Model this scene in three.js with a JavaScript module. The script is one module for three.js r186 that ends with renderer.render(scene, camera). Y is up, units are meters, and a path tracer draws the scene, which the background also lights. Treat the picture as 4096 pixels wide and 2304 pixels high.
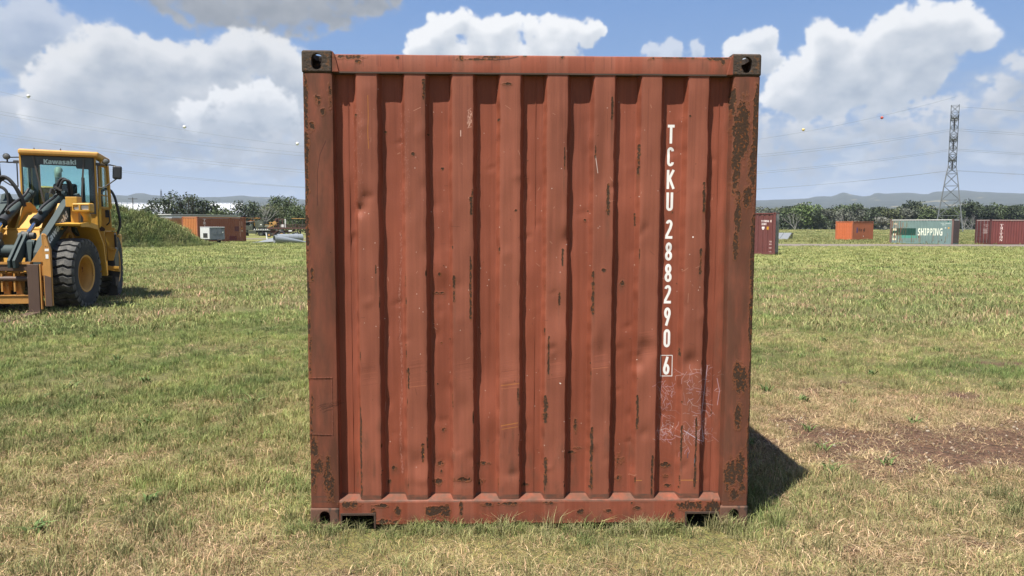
import * as THREE from 'three';
import { mergeGeometries, mergeVertices, toCreasedNormals } from 'three/addons/utils/BufferGeometryUtils.js';
import { RoundedBoxGeometry } from 'three/addons/geometries/RoundedBoxGeometry.js';
import { Brush, Evaluator, SUBTRACTION } from 'three-bvh-csg';

// ---------------------------------------------------------------- camera, sun, exposure
const scene = new THREE.Scene();
const camera = new THREE.PerspectiveCamera(42.557, 1024 / 576, 0.05, 30000);
camera.position.set(-0.1998, 1.6756, 3.9899);
camera.rotation.set(-0.0827, -0.0231, 0.0034, 'YXZ');
const renderer = new THREE.WebGLRenderer({ antialias: true });
renderer.setSize(1024, 576);
renderer.toneMapping = THREE.LinearToneMapping;
const EXPOSURE = 2.15;
renderer.toneMappingExposure = EXPOSURE;
renderer.shadowMap.enabled = true;
const SUN_DIR = new THREE.Vector3(-0.2644, 0.9121, 0.3133).normalize();
const sun = new THREE.DirectionalLight(new THREE.Color(1.0, 0.955, 0.87), 4.6);
sun.name = 'sun';
sun.position.copy(SUN_DIR).multiplyScalar(120);
sun.castShadow = true;
sun.shadow.mapSize.set(4096, 4096);
sun.shadow.radius = 1;
Object.assign(sun.shadow.camera, { left: -60, right: 60, top: 60, bottom: -60, near: 1, far: 320 });
scene.add(sun, sun.target);
scene.fog = new THREE.FogExp2(new THREE.Color(0.63, 0.73, 0.90), 0.00013);

// ---------------------------------------------------------------- noise
function rng(seed) {
  let s = seed | 0;
  return () => { s = (s + 0x6d2b79f5) | 0; let t = Math.imul(s ^ (s >>> 15), 1 | s); t = (t + Math.imul(t ^ (t >>> 7), 61 | t)) ^ t; return ((t ^ (t >>> 14)) >>> 0) / 4294967296; };
}
const PERM = new Uint8Array(1024), GX = new Float32Array(256), GY = new Float32Array(256);
{
  const r = rng(77), p = [...Array(256).keys()];
  for (let i = 255; i > 0; i--) { const j = Math.floor(r() * (i + 1)); [p[i], p[j]] = [p[j], p[i]]; }
  for (let i = 0; i < 1024; i++) PERM[i] = p[i & 255];
  for (let i = 0; i < 256; i++) { const a = r() * Math.PI * 2; GX[i] = Math.cos(a); GY[i] = Math.sin(a); }
}
function pn(x, y) {                                   // gradient noise, about -1..1
  const ix = Math.floor(x), iy = Math.floor(y), fx = x - ix, fy = y - iy, X = ix & 255, Y = iy & 255;
  const a = PERM[PERM[X] + Y], b = PERM[PERM[X + 1] + Y], c = PERM[PERM[X] + Y + 1], d = PERM[PERM[X + 1] + Y + 1];
  const u = fx * fx * fx * (fx * (fx * 6 - 15) + 10), v = fy * fy * fy * (fy * (fy * 6 - 15) + 10);
  const n0 = GX[a] * fx + GY[a] * fy, n1 = GX[b] * (fx - 1) + GY[b] * fy, n2 = GX[c] * fx + GY[c] * (fy - 1), n3 = GX[d] * (fx - 1) + GY[d] * (fy - 1);
  return ((n0 + (n1 - n0) * u) * (1 - v) + (n2 + (n3 - n2) * u) * v) * 1.5;
}
function fbm(x, y, o = 4, g = 0.5) { let s = 0, a = 1, t = 0; for (let i = 0; i < o; i++) { s += a * pn(x, y); t += a; a *= g; x = x * 2.03 + 17.1; y = y * 2.01 + 9.7; } return s / t; }
function billow(x, y, o = 4) { let s = 0, a = 1, t = 0; for (let i = 0; i < o; i++) { s += a * Math.abs(pn(x, y)); t += a; a *= 0.55; x = x * 2.1 + 31.3; y = y * 2.07 + 5.9; } return s / t; }
const sm = (x, a, b) => { const t = Math.min(1, Math.max(0, (x - a) / (b - a))); return t * t * (3 - 2 * t); };
const lerp = (a, b, t) => a + (b - a) * t, mix3 = (a, b, t) => [lerp(a[0], b[0], t), lerp(a[1], b[1], t), lerp(a[2], b[2], t)];
const clamp = (x, a, b) => Math.min(b, Math.max(a, x));

// ---------------------------------------------------------------- sky: air and clouds, computed for every direction
const CLOUDS = {
  left: [[-26.72, 12.29, 1.09], [-27.57, 11.32, 1.43], [-25.93, 11.5, 1.29], [-29.2, 10.16, 1.43], [-30.36, 8.81, 1.29], [-24.75, 10.86, 1.58], [-28.58, 8.73, 2.29], [-26.26, 8.93, 2.58], [-22.77, 11.04, 1.29], [-22.12, 11.87, 0.72], [-20.47, 11.23, 1.29], [-18.87, 12.15, 1.38], [-17.79, 12.76, 1.09], [-16.46, 12.06, 1.38], [-14.82, 11.49, 1.29], [-13.72, 10.59, 1.43], [-23.34, 8.9, 2.58], [-20.27, 9.11, 2.58], [-17.07, 9.31, 2.58], [-14.32, 8.61, 2.01], [-18.72, 7.84, 2.01], [-21.87, 7.66, 1.72], [-30.42, 7.32, 1.43], [-12.6, 9.81, 1.72]],
  mid: [[-5.86, 13.28, 1.0], [-4.37, 14.28, 1.09], [-3.48, 14.85, 0.86], [-2.58, 15.01, 0.8], [-1.38, 14.35, 1.15], [0.42, 14.64, 1.0], [1.32, 14.92, 0.63], [2.82, 14.23, 1.15], [4.32, 14.77, 0.8], [5.52, 14.35, 1.0], [7.01, 14.18, 1.0], [7.9, 14.44, 0.57], [0.12, 12.98, 1.72], [4.63, 12.97, 1.72], [-4.38, 12.9, 1.72], [-1.99, 11.83, 1.72], [2.53, 11.86, 1.72]],
  small: [[11.74, 12.81, 0.72], [13.47, 13.29, 0.52], [14.91, 12.81, 0.72], [13.2, 12.48, 1.0]],
  post: [[18.8, 13.26, 0.8], [19.62, 12.94, 1.0], [17.72, 12.52, 1.0], [20.2, 11.83, 0.86], [18.84, 11.65, 1.15]],
  right: [[23.18, 13.31, 0.92], [23.6, 12.37, 1.29], [24.61, 12.67, 0.92], [22.61, 11.14, 1.43], [21.6, 9.87, 1.58], [20.54, 9.38, 1.0], [23.95, 9.72, 2.01], [25.68, 10.91, 1.72], [26.85, 12.34, 1.43], [27.55, 13.02, 1.15], [28.96, 13.36, 1.29], [30.11, 13.59, 1.09], [31.26, 13.33, 1.2], [32.4, 12.59, 1.2], [33.29, 12.0, 0.86], [30.2, 11.75, 2.01], [28.61, 10.66, 2.15], [26.5, 9.02, 1.72], [28.44, 9.14, 1.43], [29.81, 10.04, 1.29], [24.51, 8.56, 1.15], [21.9, 8.63, 1.15]],
  front: [[-19.79, 8.1, 1.6], [-17.65, 8.3, 1.72], [-15.45, 8.2, 1.43], [-21.88, 7.6, 1.15], [-16.6, 9.2, 1.2], [-18.6, 8.9, 1.1]],
  wisp: [[-32.32, 12.4, 2.01], [-30.83, 12.85, 1.72], [-29.55, 12.31, 1.72], [-32.19, 10.78, 1.43], [-31.58, 10.38, 1.43], [-28.91, 11.66, 1.15]],
  dark: [[-25.8, 16.4, 1.5], [-23.6, 15.8, 1.9], [-21.2, 15.3, 2.2], [-18.6, 15.0, 2.4], [-16.0, 15.1, 2.4], [-13.4, 15.6, 2.1], [-11, 16.0, 1.8], [-8.6, 16.5, 1.6], [-22, 18.4, 2.6], [-17, 18.6, 2.8], [-12, 18.6, 2.6]],
  deckL: [[-33, 6.4, 1.6], [-31, 6.2, 1.8], [-28.6, 6.3, 2.0], [-26, 6.2, 2.0], [-23.4, 6.0, 1.9], [-20.8, 6.2, 2.0], [-18, 6.1, 2.0], [-15.4, 6.2, 2.0], [-12.8, 6.6, 1.9], [-10, 7.0, 1.6], [-25, 7.6, 1.8], [-34, 8.0, 1.3], [-16, 4.4, 1.2], [-12.6, 4.8, 1.3], [-30, 4.6, 1.2]],
  deckR: [[19.6, 6.6, 1.5], [21.8, 6.2, 1.7], [24.2, 6.6, 1.6], [26.8, 7.2, 1.6], [29.4, 6.4, 1.7], [32, 7.0, 1.6], [34.6, 7.6, 1.9], [36.6, 6.2, 1.8], [22.6, 4.2, 1.1], [27.6, 4.6, 1.2], [31.6, 4.4, 1.2], [35.4, 4.6, 1.3], [35.6, 9.8, 1.2], [19, 4.6, 1.2]],
};
function makeSky() {
  const W = 4096, H = 2048, data = new Float32Array(W * H * 4), DEG = 360 / W;
  const stops = [[0, [0.44, 0.535, 0.655]], [3, [0.385, 0.495, 0.65]], [7, [0.305, 0.435, 0.66]], [11, [0.225, 0.39, 0.69]], [16, [0.175, 0.335, 0.66]], [30, [0.12, 0.26, 0.58]], [90, [0.07, 0.17, 0.45]]];
  const air = (el) => { let i = 0; while (i < stops.length - 2 && el > stops[i + 1][0]) i++; const [a, A] = stops[i], [b, B] = stops[i + 1]; return mix3(A, B, clamp((el - a) / (b - a), 0, 1)); };
  const put = (x, y, c, a) => { const o = (y * W + ((x % W) + W) % W) * 4; for (let k = 0; k < 3; k++) data[o + k] = lerp(data[o + k], c[k], a); };
  for (let y = 0; y < H; y++) {
    const el = ((y + 0.5) / H - 0.5) * 180, base = air(Math.max(el, 0));
    for (let x = 0; x < W; x++) { const o = (y * W + x) * 4; data[o] = base[0]; data[o + 1] = base[1]; data[o + 2] = base[2]; data[o + 3] = 1; }
    if (el <= 0) continue;
    // thin layered cloud low down, scattered cloud high up; both go all the way round
    for (let x = 0; x < W; x++) {
      const az = (x + 0.5) * DEG, ax = az > 180 ? 360 - az : az, side = az > 180 ? 400 : 0;
      if (el < 12) {
        const u = ax * 0.16 + side, v = el * 0.55, n = fbm(u + 0.5 * fbm(u * 2, v * 2 + 50, 2), v, 5) + 0.25 * fbm(u * 5, v * 4 + 90, 3);
        const a = sm(n, -0.22, 0.36) * sm(el, 0.4, 2.2) * (1 - sm(el, 8, 12)) * 0.72;
        if (a > 0.003) put(x, y, mix3([0.40, 0.485, 0.60], [0.68, 0.725, 0.77], sm(n, 0.05, 0.5)), a);
      } else if (el > 18) {
        const k = 1 / Math.tan((el * Math.PI) / 180), px = Math.cos((az * Math.PI) / 180) * k, py = Math.sin((az * Math.PI) / 180) * k;
        const n = fbm(px * 1.1 + 3, py * 1.1 + 8, 5, 0.55), a = sm(n, 0.02, 0.3) * sm(el, 18, 25);
        if (a > 0.003) put(x, y, mix3([0.9, 0.92, 0.95], [0.5, 0.54, 0.58], sm(n, 0.15, 0.6)), a);
      }
    }
  }
  const opts = {
    left: { grow: 2.3, wisp: 0.6, soft: 0.42, freq: 0.55, opac: 0.94, dim: 0.87 }, mid: { grow: 1.8, wisp: 0.5, soft: 0.24, freq: 0.7, opac: 0.99, dim: 1 }, small: { soft: 0.34, freq: 0.9, opac: 0.62, dim: 0.92 },
    post: { soft: 0.18, freq: 0.85, opac: 0.93, dim: 0.97 }, right: { grow: 1.9, wisp: 0.5, soft: 0.3, freq: 0.6, opac: 0.97, dim: 0.97 }, front: { grow: 2, wisp: 0.7, soft: 0.7, freq: 0.7, opac: 0.85, dim: 1.0 },
    deckL: { grow: 3.4, wisp: 0.8, soft: 1.3, freq: 0.42, opac: 0.85, dim: 0.77 }, deckR: { grow: 3.2, wisp: 0.9, soft: 1.3, freq: 0.5, opac: 0.8, dim: 0.78 },
    wisp: { soft: 0.5, freq: 0.55, opac: 0.62, dim: 0.8 }, dark: { grow: 1.8, soft: 0.7, freq: 0.4, opac: 0.96, dim: 0.5, flat: true },
  };
  function cluster(list, o, dAz, flip, scale, seed) {
    const P = list.map(([a, e, r]) => [(flip ? -a : a) * scale + dAz, (e - 8) * scale + 8, r * scale]);
    let x0 = 1e9, x1 = -1e9, y0 = 1e9, y1 = -1e9;
    for (const [a, e, r] of P) { x0 = Math.min(x0, a - r * 1.5); x1 = Math.max(x1, a + r * 1.5); y0 = Math.min(y0, e - r * 1.5); y1 = Math.max(y1, e + r * 1.5); }
    const ix0 = Math.floor(x0 / DEG), nx = Math.ceil((x1 - x0) / DEG), iy0 = Math.max(Math.floor((y0 + 90) / DEG), H / 2 + 4), ny = Math.ceil((y1 + 90) / DEG) - iy0;
    const F = new Float32Array(nx * ny), S = new Float32Array(nx * ny), f = o.freq / Math.sqrt(scale);
    for (let j = 0; j < ny; j++) for (let i = 0; i < nx; i++) {
      const a0 = (ix0 + i + 0.5) * DEG, e0 = (iy0 + j + 0.5) * DEG - 90;
      const a = a0 + 0.6 * fbm(a0 * f + seed, e0 * f, 4), e = e0 + 0.5 * fbm(a0 * f + seed + 40, e0 * f + 7, 4);
      let s = 0;
      for (const [pa, pe, pr] of P) { const d = ((a - pa) ** 2 + ((e - pe) * (e < pe ? 1.1 : 1)) ** 2) / (pr * pr * (o.grow ?? 1.6)); if (d < 1) s += (1 - d) * (1 - d); }
      S[j * nx + i] = s;
      if (s > 0) {
        const b = billow(a * f * 2.0 + seed, e * f * 2.0, 5), w = fbm(a0 * 1.7 + seed, e0 * 2.1 + 60, 6, 0.62), soft = Math.min(1, s * 3);
        s = s * (1.25 - 1.2 * b) + (o.wisp ?? 0.42) * w * soft;
      }
      F[j * nx + i] = s;
    }
    const at = (A, i, j) => A[clamp(j, 0, ny - 1) * nx + clamp(i, 0, nx - 1)];
    for (let j = 0; j < ny; j++) for (let i = 0; i < nx; i++) {
      const s = at(F, i, j); if (s <= 0.02) continue;
      const edgy = 0.45 + 1.5 * sm(fbm((ix0 + i) * DEG * 0.6 + seed + 9, (iy0 + j) * DEG * 0.8, 3), -0.25, 0.35), alpha = sm(s, 0.03, 0.05 + o.soft * edgy) * o.opac; if (alpha < 0.004) continue;
      // how much cloud lies above towards the sun, softly gathered; plus the rounded shoulders of the heaps
      let above = 0, near = 0; for (let k = 1; k <= 9; k++) { const v = Math.max(0, Math.min(1.1, 0.6 * at(S, i - k, j + Math.round(k * 4 * scale)) + 0.4 * at(F, i - k, j + Math.round(k * 4 * scale)))); above += v; if (k <= 2) near += v; }
      const occ = Math.exp(-above * 0.17), gy = 0.45 * (at(F, i, j + 7) - at(F, i, j - 7)) + 0.9 * (at(S, i, j + 6) - at(S, i, j - 6)), gx = 0.45 * (at(F, i + 7, j) - at(F, i - 7, j)) + 0.9 * (at(S, i + 6, j) - at(S, i - 6, j)), relief = clamp((-0.8 * gy + 0.35 * gx) * 0.42, -0.2, 0.26);
      const patch = fbm((ix0 + i) * DEG * 0.45 + seed, (iy0 + j) * DEG * 0.7 + 30, 4), rim = (1 - sm(s, 0.1, 0.55)) * (1 - sm(above, 0.4, 2.5)) * 0.25;
      const t = clamp(0.13 + 0.98 * occ + relief * (0.35 + 0.65 * occ) + 0.46 * patch - 0.03 + rim, 0, 1.08);
      const c = o.flat ? mix3([0.30, 0.325, 0.355], [0.46, 0.48, 0.50], clamp(0.35 + 0.8 * patch + 0.6 * relief + 0.5 * (1 - sm(s, 0.1, 0.7)), 0, 1)) : mix3([0.44, 0.505, 0.59], [0.94, 0.95, 0.96], t).map((q) => q * o.dim);
      put(ix0 + i, iy0 + j, c, alpha);
    }
  }
  // the field of view lies at azimuth -33..36 degrees, measured here from -z to +x and shifted into the map's columns
  const OFF = 90;
  const order = ['dark', 'wisp', 'deckL', 'deckR', 'left', 'front', 'mid', 'small', 'post', 'right'];
  for (const [d, fl, sc, sd] of [[72, false, 1.0, 21], [146, true, 1.2, 37], [-82, true, 1.05, 55], [-152, false, 1.1, 71]])
    for (const k of order) cluster(CLOUDS[k], opts[k], OFF + d, fl, sc, sd + k.length);
  for (const k of order) cluster(CLOUDS[k], opts[k], OFF, false, 1, 3 + k.length);
  for (let i = 0; i < data.length; i += 4) for (let k = 0; k < 3; k++) data[i + k] /= EXPOSURE;
  const t = new THREE.DataTexture(data, W, H, THREE.RGBAFormat, THREE.FloatType);
  t.mapping = THREE.EquirectangularReflectionMapping; t.magFilter = t.minFilter = THREE.LinearFilter; t.wrapS = THREE.RepeatWrapping; t.needsUpdate = true;
  return t;
}
const sky = makeSky();
scene.background = sky;
scene.environment = sky;
// ---------------------------------------------------------------- helpers
const names = {};
function numbered(n) { names[n] = (names[n] ?? -1) + 1; return names[n] ? n + '_' + String(names[n]).padStart(3, '0') : n; }
function tag(o, label, category, group, kind) { if (label) o.userData.label = label; if (category) o.userData.category = category; if (group) o.userData.group = group; if (kind) o.userData.kind = kind; return o; }
function thing(name, label, category, pos = [0, 0, 0], turn = 0, group) {
  const o = new THREE.Group(); o.name = numbered(name); o.position.set(...pos); o.rotation.y = turn; scene.add(o);
  return tag(o, label, category, group);
}
function mesh(name, geo, mat, parent) {
  const m = new THREE.Mesh(Array.isArray(geo) ? join(geo) : geo, mat);
  m.name = parent ? name : numbered(name); m.castShadow = m.receiveShadow = true; (parent ?? scene).add(m); return m;
}
function each(name, list, mat, parent) { return list.map((g) => mesh(name, g, mat, parent)); }
function copyOf(o, label, pos, turn) {
  const c = o.clone(); c.name = numbered(o.name.replace(/_\d\d\d$/, '')); c.userData = { ...o.userData, label }; if (pos) c.position.set(...pos); if (turn !== undefined) c.rotation.y = turn; scene.add(c); return c;
}
function clean(g) {
  g = g.index ? g.toNonIndexed() : g;
  for (const k of Object.keys(g.attributes)) if (!['position', 'normal', 'uv', 'color'].includes(k)) g.deleteAttribute(k);
  if (!g.attributes.normal) g.computeVertexNormals();
  if (!g.attributes.uv) g.setAttribute('uv', new THREE.BufferAttribute(new Float32Array(g.attributes.position.count * 2), 2));
  g.clearGroups?.(); return g;
}
function join(list) { return list.length === 1 ? list[0] : mergeGeometries(list.map(clean), false); }
function metric(g, s = 1) {                            // uv in metres, by the way each face points
  g = clean(g); const p = g.attributes.position, uv = g.attributes.uv, a = new THREE.Vector3(), b = new THREE.Vector3(), c = new THREE.Vector3();
  for (let i = 0; i < p.count; i += 3) {
    a.fromBufferAttribute(p, i); b.fromBufferAttribute(p, i + 1).sub(a); c.fromBufferAttribute(p, i + 2).sub(a); b.cross(c);
    const x = Math.abs(b.x), y = Math.abs(b.y), z = Math.abs(b.z);
    for (let k = i; k < i + 3; k++) { const X = p.getX(k), Y = p.getY(k), Z = p.getZ(k); if (x >= y && x >= z) uv.setXY(k, Z * s, Y * s); else if (y >= z) uv.setXY(k, X * s, Z * s); else uv.setXY(k, X * s, Y * s); }
  }
  return g;
}
const mat4 = (p = [0, 0, 0], r = [0, 0, 0]) => new THREE.Matrix4().compose(new THREE.Vector3(...p), new THREE.Quaternion().setFromEuler(new THREE.Euler(...r)), new THREE.Vector3(1, 1, 1));
function box(w, h, d, p = [0, 0, 0], r, bevel = 0) {
  const g = bevel ? new RoundedBoxGeometry(w, h, d, 2, bevel) : new THREE.BoxGeometry(w, h, d);
  return metric(g.applyMatrix4(mat4(p, r)));
}
const span = (x0, x1, y0, y1, z0, z1, bevel = 0) => box(x1 - x0, y1 - y0, z1 - z0, [(x0 + x1) / 2, (y0 + y1) / 2, (z0 + z1) / 2], undefined, bevel);
const V = (a) => new THREE.Vector3(...a);
function rod(a, b, r, n = 8, r2 = r) {                 // round bar from a to b
  const A = V(a), B = V(b), d = B.clone().sub(A), L = d.length(), g = new THREE.CylinderGeometry(r2, r, L, n, 1);
  g.applyQuaternion(new THREE.Quaternion().setFromUnitVectors(new THREE.Vector3(0, 1, 0), d.normalize())); g.translate((A.x + B.x) / 2, (A.y + B.y) / 2, (A.z + B.z) / 2); return clean(g);
}
function bar(a, b, w, h = w) {                         // square bar from a to b
  const A = V(a), B = V(b), d = B.clone().sub(A), L = d.length(), g = new THREE.BoxGeometry(w, L, h);
  g.applyQuaternion(new THREE.Quaternion().setFromUnitVectors(new THREE.Vector3(0, 1, 0), d.normalize())); g.translate((A.x + B.x) / 2, (A.y + B.y) / 2, (A.z + B.z) / 2); return metric(g);
}
function tube(pts, r, n = 24, k = 8) { return clean(new THREE.TubeGeometry(new THREE.CatmullRomCurve3(pts.map(V), false, 'centripetal'), n, r, k)); }
function plate(pts, depth, holes = [], bevel = 0) {    // outline in x, y pushed out along z (0..depth)
  const s = new THREE.Shape(pts.map(([x, y]) => new THREE.Vector2(x, y)));
  for (const h of holes) s.holes.push(new THREE.Path(h.map(([x, y]) => new THREE.Vector2(x, y))));
  return new THREE.ExtrudeGeometry(s, { depth, bevelEnabled: bevel > 0, bevelThickness: bevel, bevelSize: bevel, bevelOffset: -bevel, bevelSegments: 2, curveSegments: 10 });
}
function plateX(pts, x0, depth, bevel = 0) {           // outline in z, y pushed out along x from x0
  const g = plate(pts.map(([z, y]) => [-z, y]), depth, [], bevel); g.rotateY(Math.PI / 2); g.translate(x0, 0, 0); return metric(g);
}
const disc = (cx, cy, r, n = 20, a0 = 0, a1 = Math.PI * 2) => Array.from({ length: n }, (_, i) => [cx + r * Math.cos(a0 + ((a1 - a0) * i) / n), cy + r * Math.sin(a0 + ((a1 - a0) * i) / n)]);
const ev = new Evaluator(); ev.attributes = ['position', 'normal', 'uv']; ev.useGroups = false;
function cut(g, ...tools) { let a = new Brush(clean(g)); a.updateMatrixWorld(); for (const t of tools) { const b = new Brush(clean(t)); b.updateMatrixWorld(); a = ev.evaluate(a, b, SUBTRACTION); } return clean(a.geometry); }

// ---------------------------------------------------------------- materials
const lin = (r, g, b) => new THREE.Color().setRGB(r, g, b);
function std(c, rough = 0.7, metal = 0, extra = {}) { return new THREE.MeshStandardMaterial({ color: lin(...c), roughness: rough, metalness: metal, ...extra }); }
function canvasOf(w, h) { const c = document.createElement('canvas'); c.width = w; c.height = h; return c; }
function texOf(c, srgb = true, repeat = true) { const t = new THREE.CanvasTexture(c); if (srgb) t.colorSpace = THREE.SRGBColorSpace; if (repeat) t.wrapS = t.wrapT = THREE.RepeatWrapping; t.magFilter = THREE.LinearFilter; return t; }
const toS = (v) => { v = clamp(v, 0, 1); return (v <= 0.0031308 ? v * 12.92 : 1.055 * Math.pow(v, 1 / 2.4) - 0.055) * 255; };
function pixelTex(n, f, srgb = true, repeat = true) {  // f(u, v, out) gives linear colour for each texel
  const c = canvasOf(n, n), x = c.getContext('2d'), im = x.createImageData(n, n), o = [0, 0, 0];
  for (let j = 0; j < n; j++) for (let i = 0; i < n; i++) { f((i + 0.5) / n, 1 - (j + 0.5) / n, o); const k = (j * n + i) * 4; for (let q = 0; q < 3; q++) im.data[k + q] = srgb ? toS(o[q]) : clamp(o[q], 0, 1) * 255; im.data[k + 3] = 255; }
  x.putImageData(im, 0, 0); return texOf(c, srgb, repeat);
}
// noise that repeats at the texture's edge
const wrapN = (u, v, f, o, s) => { const a = fbm(u * f + s, v * f, o), b = fbm((u - 1) * f + s, v * f, o), c = fbm(u * f + s, (v - 1) * f, o), d = fbm((u - 1) * f + s, (v - 1) * f, o); return (a * (1 - u) + b * u) * (1 - v) + (c * (1 - u) + d * u) * v; };
let paintBump;
function weathered(c, rust, amount, seed, rough = 0.55, n = 512, metal = 0) {   // paint with blotches, runs and rust spots; 1 m per repeat of uv
  const map = pixelTex(n, (u, v, o) => {
    const m = wrapN(u, v, 4, 4, seed), st = wrapN(u, v * 0.12, 26, 2, seed + 9), fine = wrapN(u, v, 60, 2, seed + 5), k = 1 + 0.22 * m + 0.10 * st + 0.10 * fine;
    const r = sm(wrapN(u, v, 7, 5, seed + 20) + 0.35 * st, 0.62 - amount, 0.70 - amount);
    for (let q = 0; q < 3; q++) o[q] = lerp(c[q] * k, rust[q] * (1 + 0.6 * fine), r);
  });
  const bump = (paintBump ??= pixelTex(256, (u, v, o) => { o[0] = o[1] = o[2] = 0.5 + 0.3 * wrapN(u, v, 30, 3, 14) + 0.2 * wrapN(u, v, 5, 3, 41); }, false));
  return new THREE.MeshStandardMaterial({ map, bumpMap: bump, bumpScale: 0.002, roughness: rough, metalness: metal });
}
const RUST = [0.085, 0.042, 0.022];
const M = {
  steel: std([0.35, 0.35, 0.36], 0.45, 0.8), chrome: std([0.75, 0.75, 0.76], 0.15, 1), black: std([0.018, 0.018, 0.019], 0.55), rubber: std([0.02, 0.02, 0.021], 0.75), white: std([0.78, 0.78, 0.76], 0.6),
  darkSteel: weathered([0.06, 0.055, 0.05], RUST, 0.12, 11, 0.6), lens: std([0.62, 0.62, 0.6], 0.12), rustDark: weathered([0.06, 0.036, 0.024], [0.13, 0.06, 0.028], 0.25, 19, 0.85),
};
// ---------------------------------------------------------------- ground: one sheet out past the hills, real rises far away
const HILL = [[-40, 1.9], [-33, 1.95], [-30, 2.0], [-27.03, 2.01], [-26.44, 2.02], [-26.05, 2.0], [-25.49, 2.18], [-25.1, 2.21], [-24.49, 2.09], [-23.41, 2.06], [-21.86, 2.01], [-21.05, 2.02], [-19.97, 2.03], [-18.87, 2.14], [-18.52, 2.16], [-18.03, 2.1], [-16.63, 2.09], [-15.77, 2.08], [-14.9, 2.0], [-14.19, 1.95], [-8, 1.9], [0, 2.05], [8, 1.9], [15, 1.95], [19.6, 1.98], [21.5, 2.02], [22.81, 2.08], [23.67, 2.22], [24.46, 2.21], [25.29, 2.45], [25.99, 2.28], [26.62, 2.17], [26.94, 2.22], [27.38, 2.42], [27.94, 2.35], [29.27, 2.39], [30.43, 2.27], [30.91, 2.43], [32.34, 2.48], [33.61, 2.35], [34.8, 2.27], [35.79, 2.2], [42, 2.0]];
const hillTop = (az) => { if (az < -40 || az > 42) return 1.9 + 0.2 * Math.sin(az * 0.11); let i = 0; while (HILL[i + 1][0] < az) i++; const [a, A] = HILL[i], [b, B] = HILL[i + 1]; return lerp(A, B, sm(az, a, b)); };
const EYE = [-0.2, 1.676, 3.99];
function groundHeight(x, z) {
  const dx = x - EYE[0], dz = z - EYE[2], r = Math.hypot(dx, dz);
  if (r < 26) return (0.018 * fbm(x * 0.9, z * 0.9, 3) + 0.02 * fbm(x * 0.25 + 4, z * 0.25, 2)) * (1 - sm(r, 14, 26)) - 0.004;
  if (r < 105) return -0.004;
  const az = (Math.atan2(dx, -dz) * 180) / Math.PI, top = hillTop(az);
  // rises slowly behind the fields, then wooded country, then the ridge
  const e = r < 250 ? lerp(-0.91, -0.12, sm(r, 105, 250)) : r < 1400 ? lerp(-0.12, 1.0, Math.pow((r - 250) / 1150, 0.8)) : r < 2600 ? lerp(1.0, 1.45, (r - 1400) / 1200) : r < 4200 ? lerp(1.45, top, sm(r, 2600, 4200)) : top;
  let y = EYE[1] + Math.tan((e * Math.PI) / 180) * r;
  if (r < 250) y = Math.max(-0.004, lerp(-0.004, y, sm(r, 110, 250)));
  const rough = sm(r, 300, 1500) * (r > 4100 ? 0.35 : 1);
  y += rough * (9 * fbm(x * 0.004, z * 0.004, 4) + 3 * fbm(x * 0.02, z * 0.02, 2));
  if (r > 4400) y -= (r - 4400) * 0.03;
  return y;
}
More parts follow.
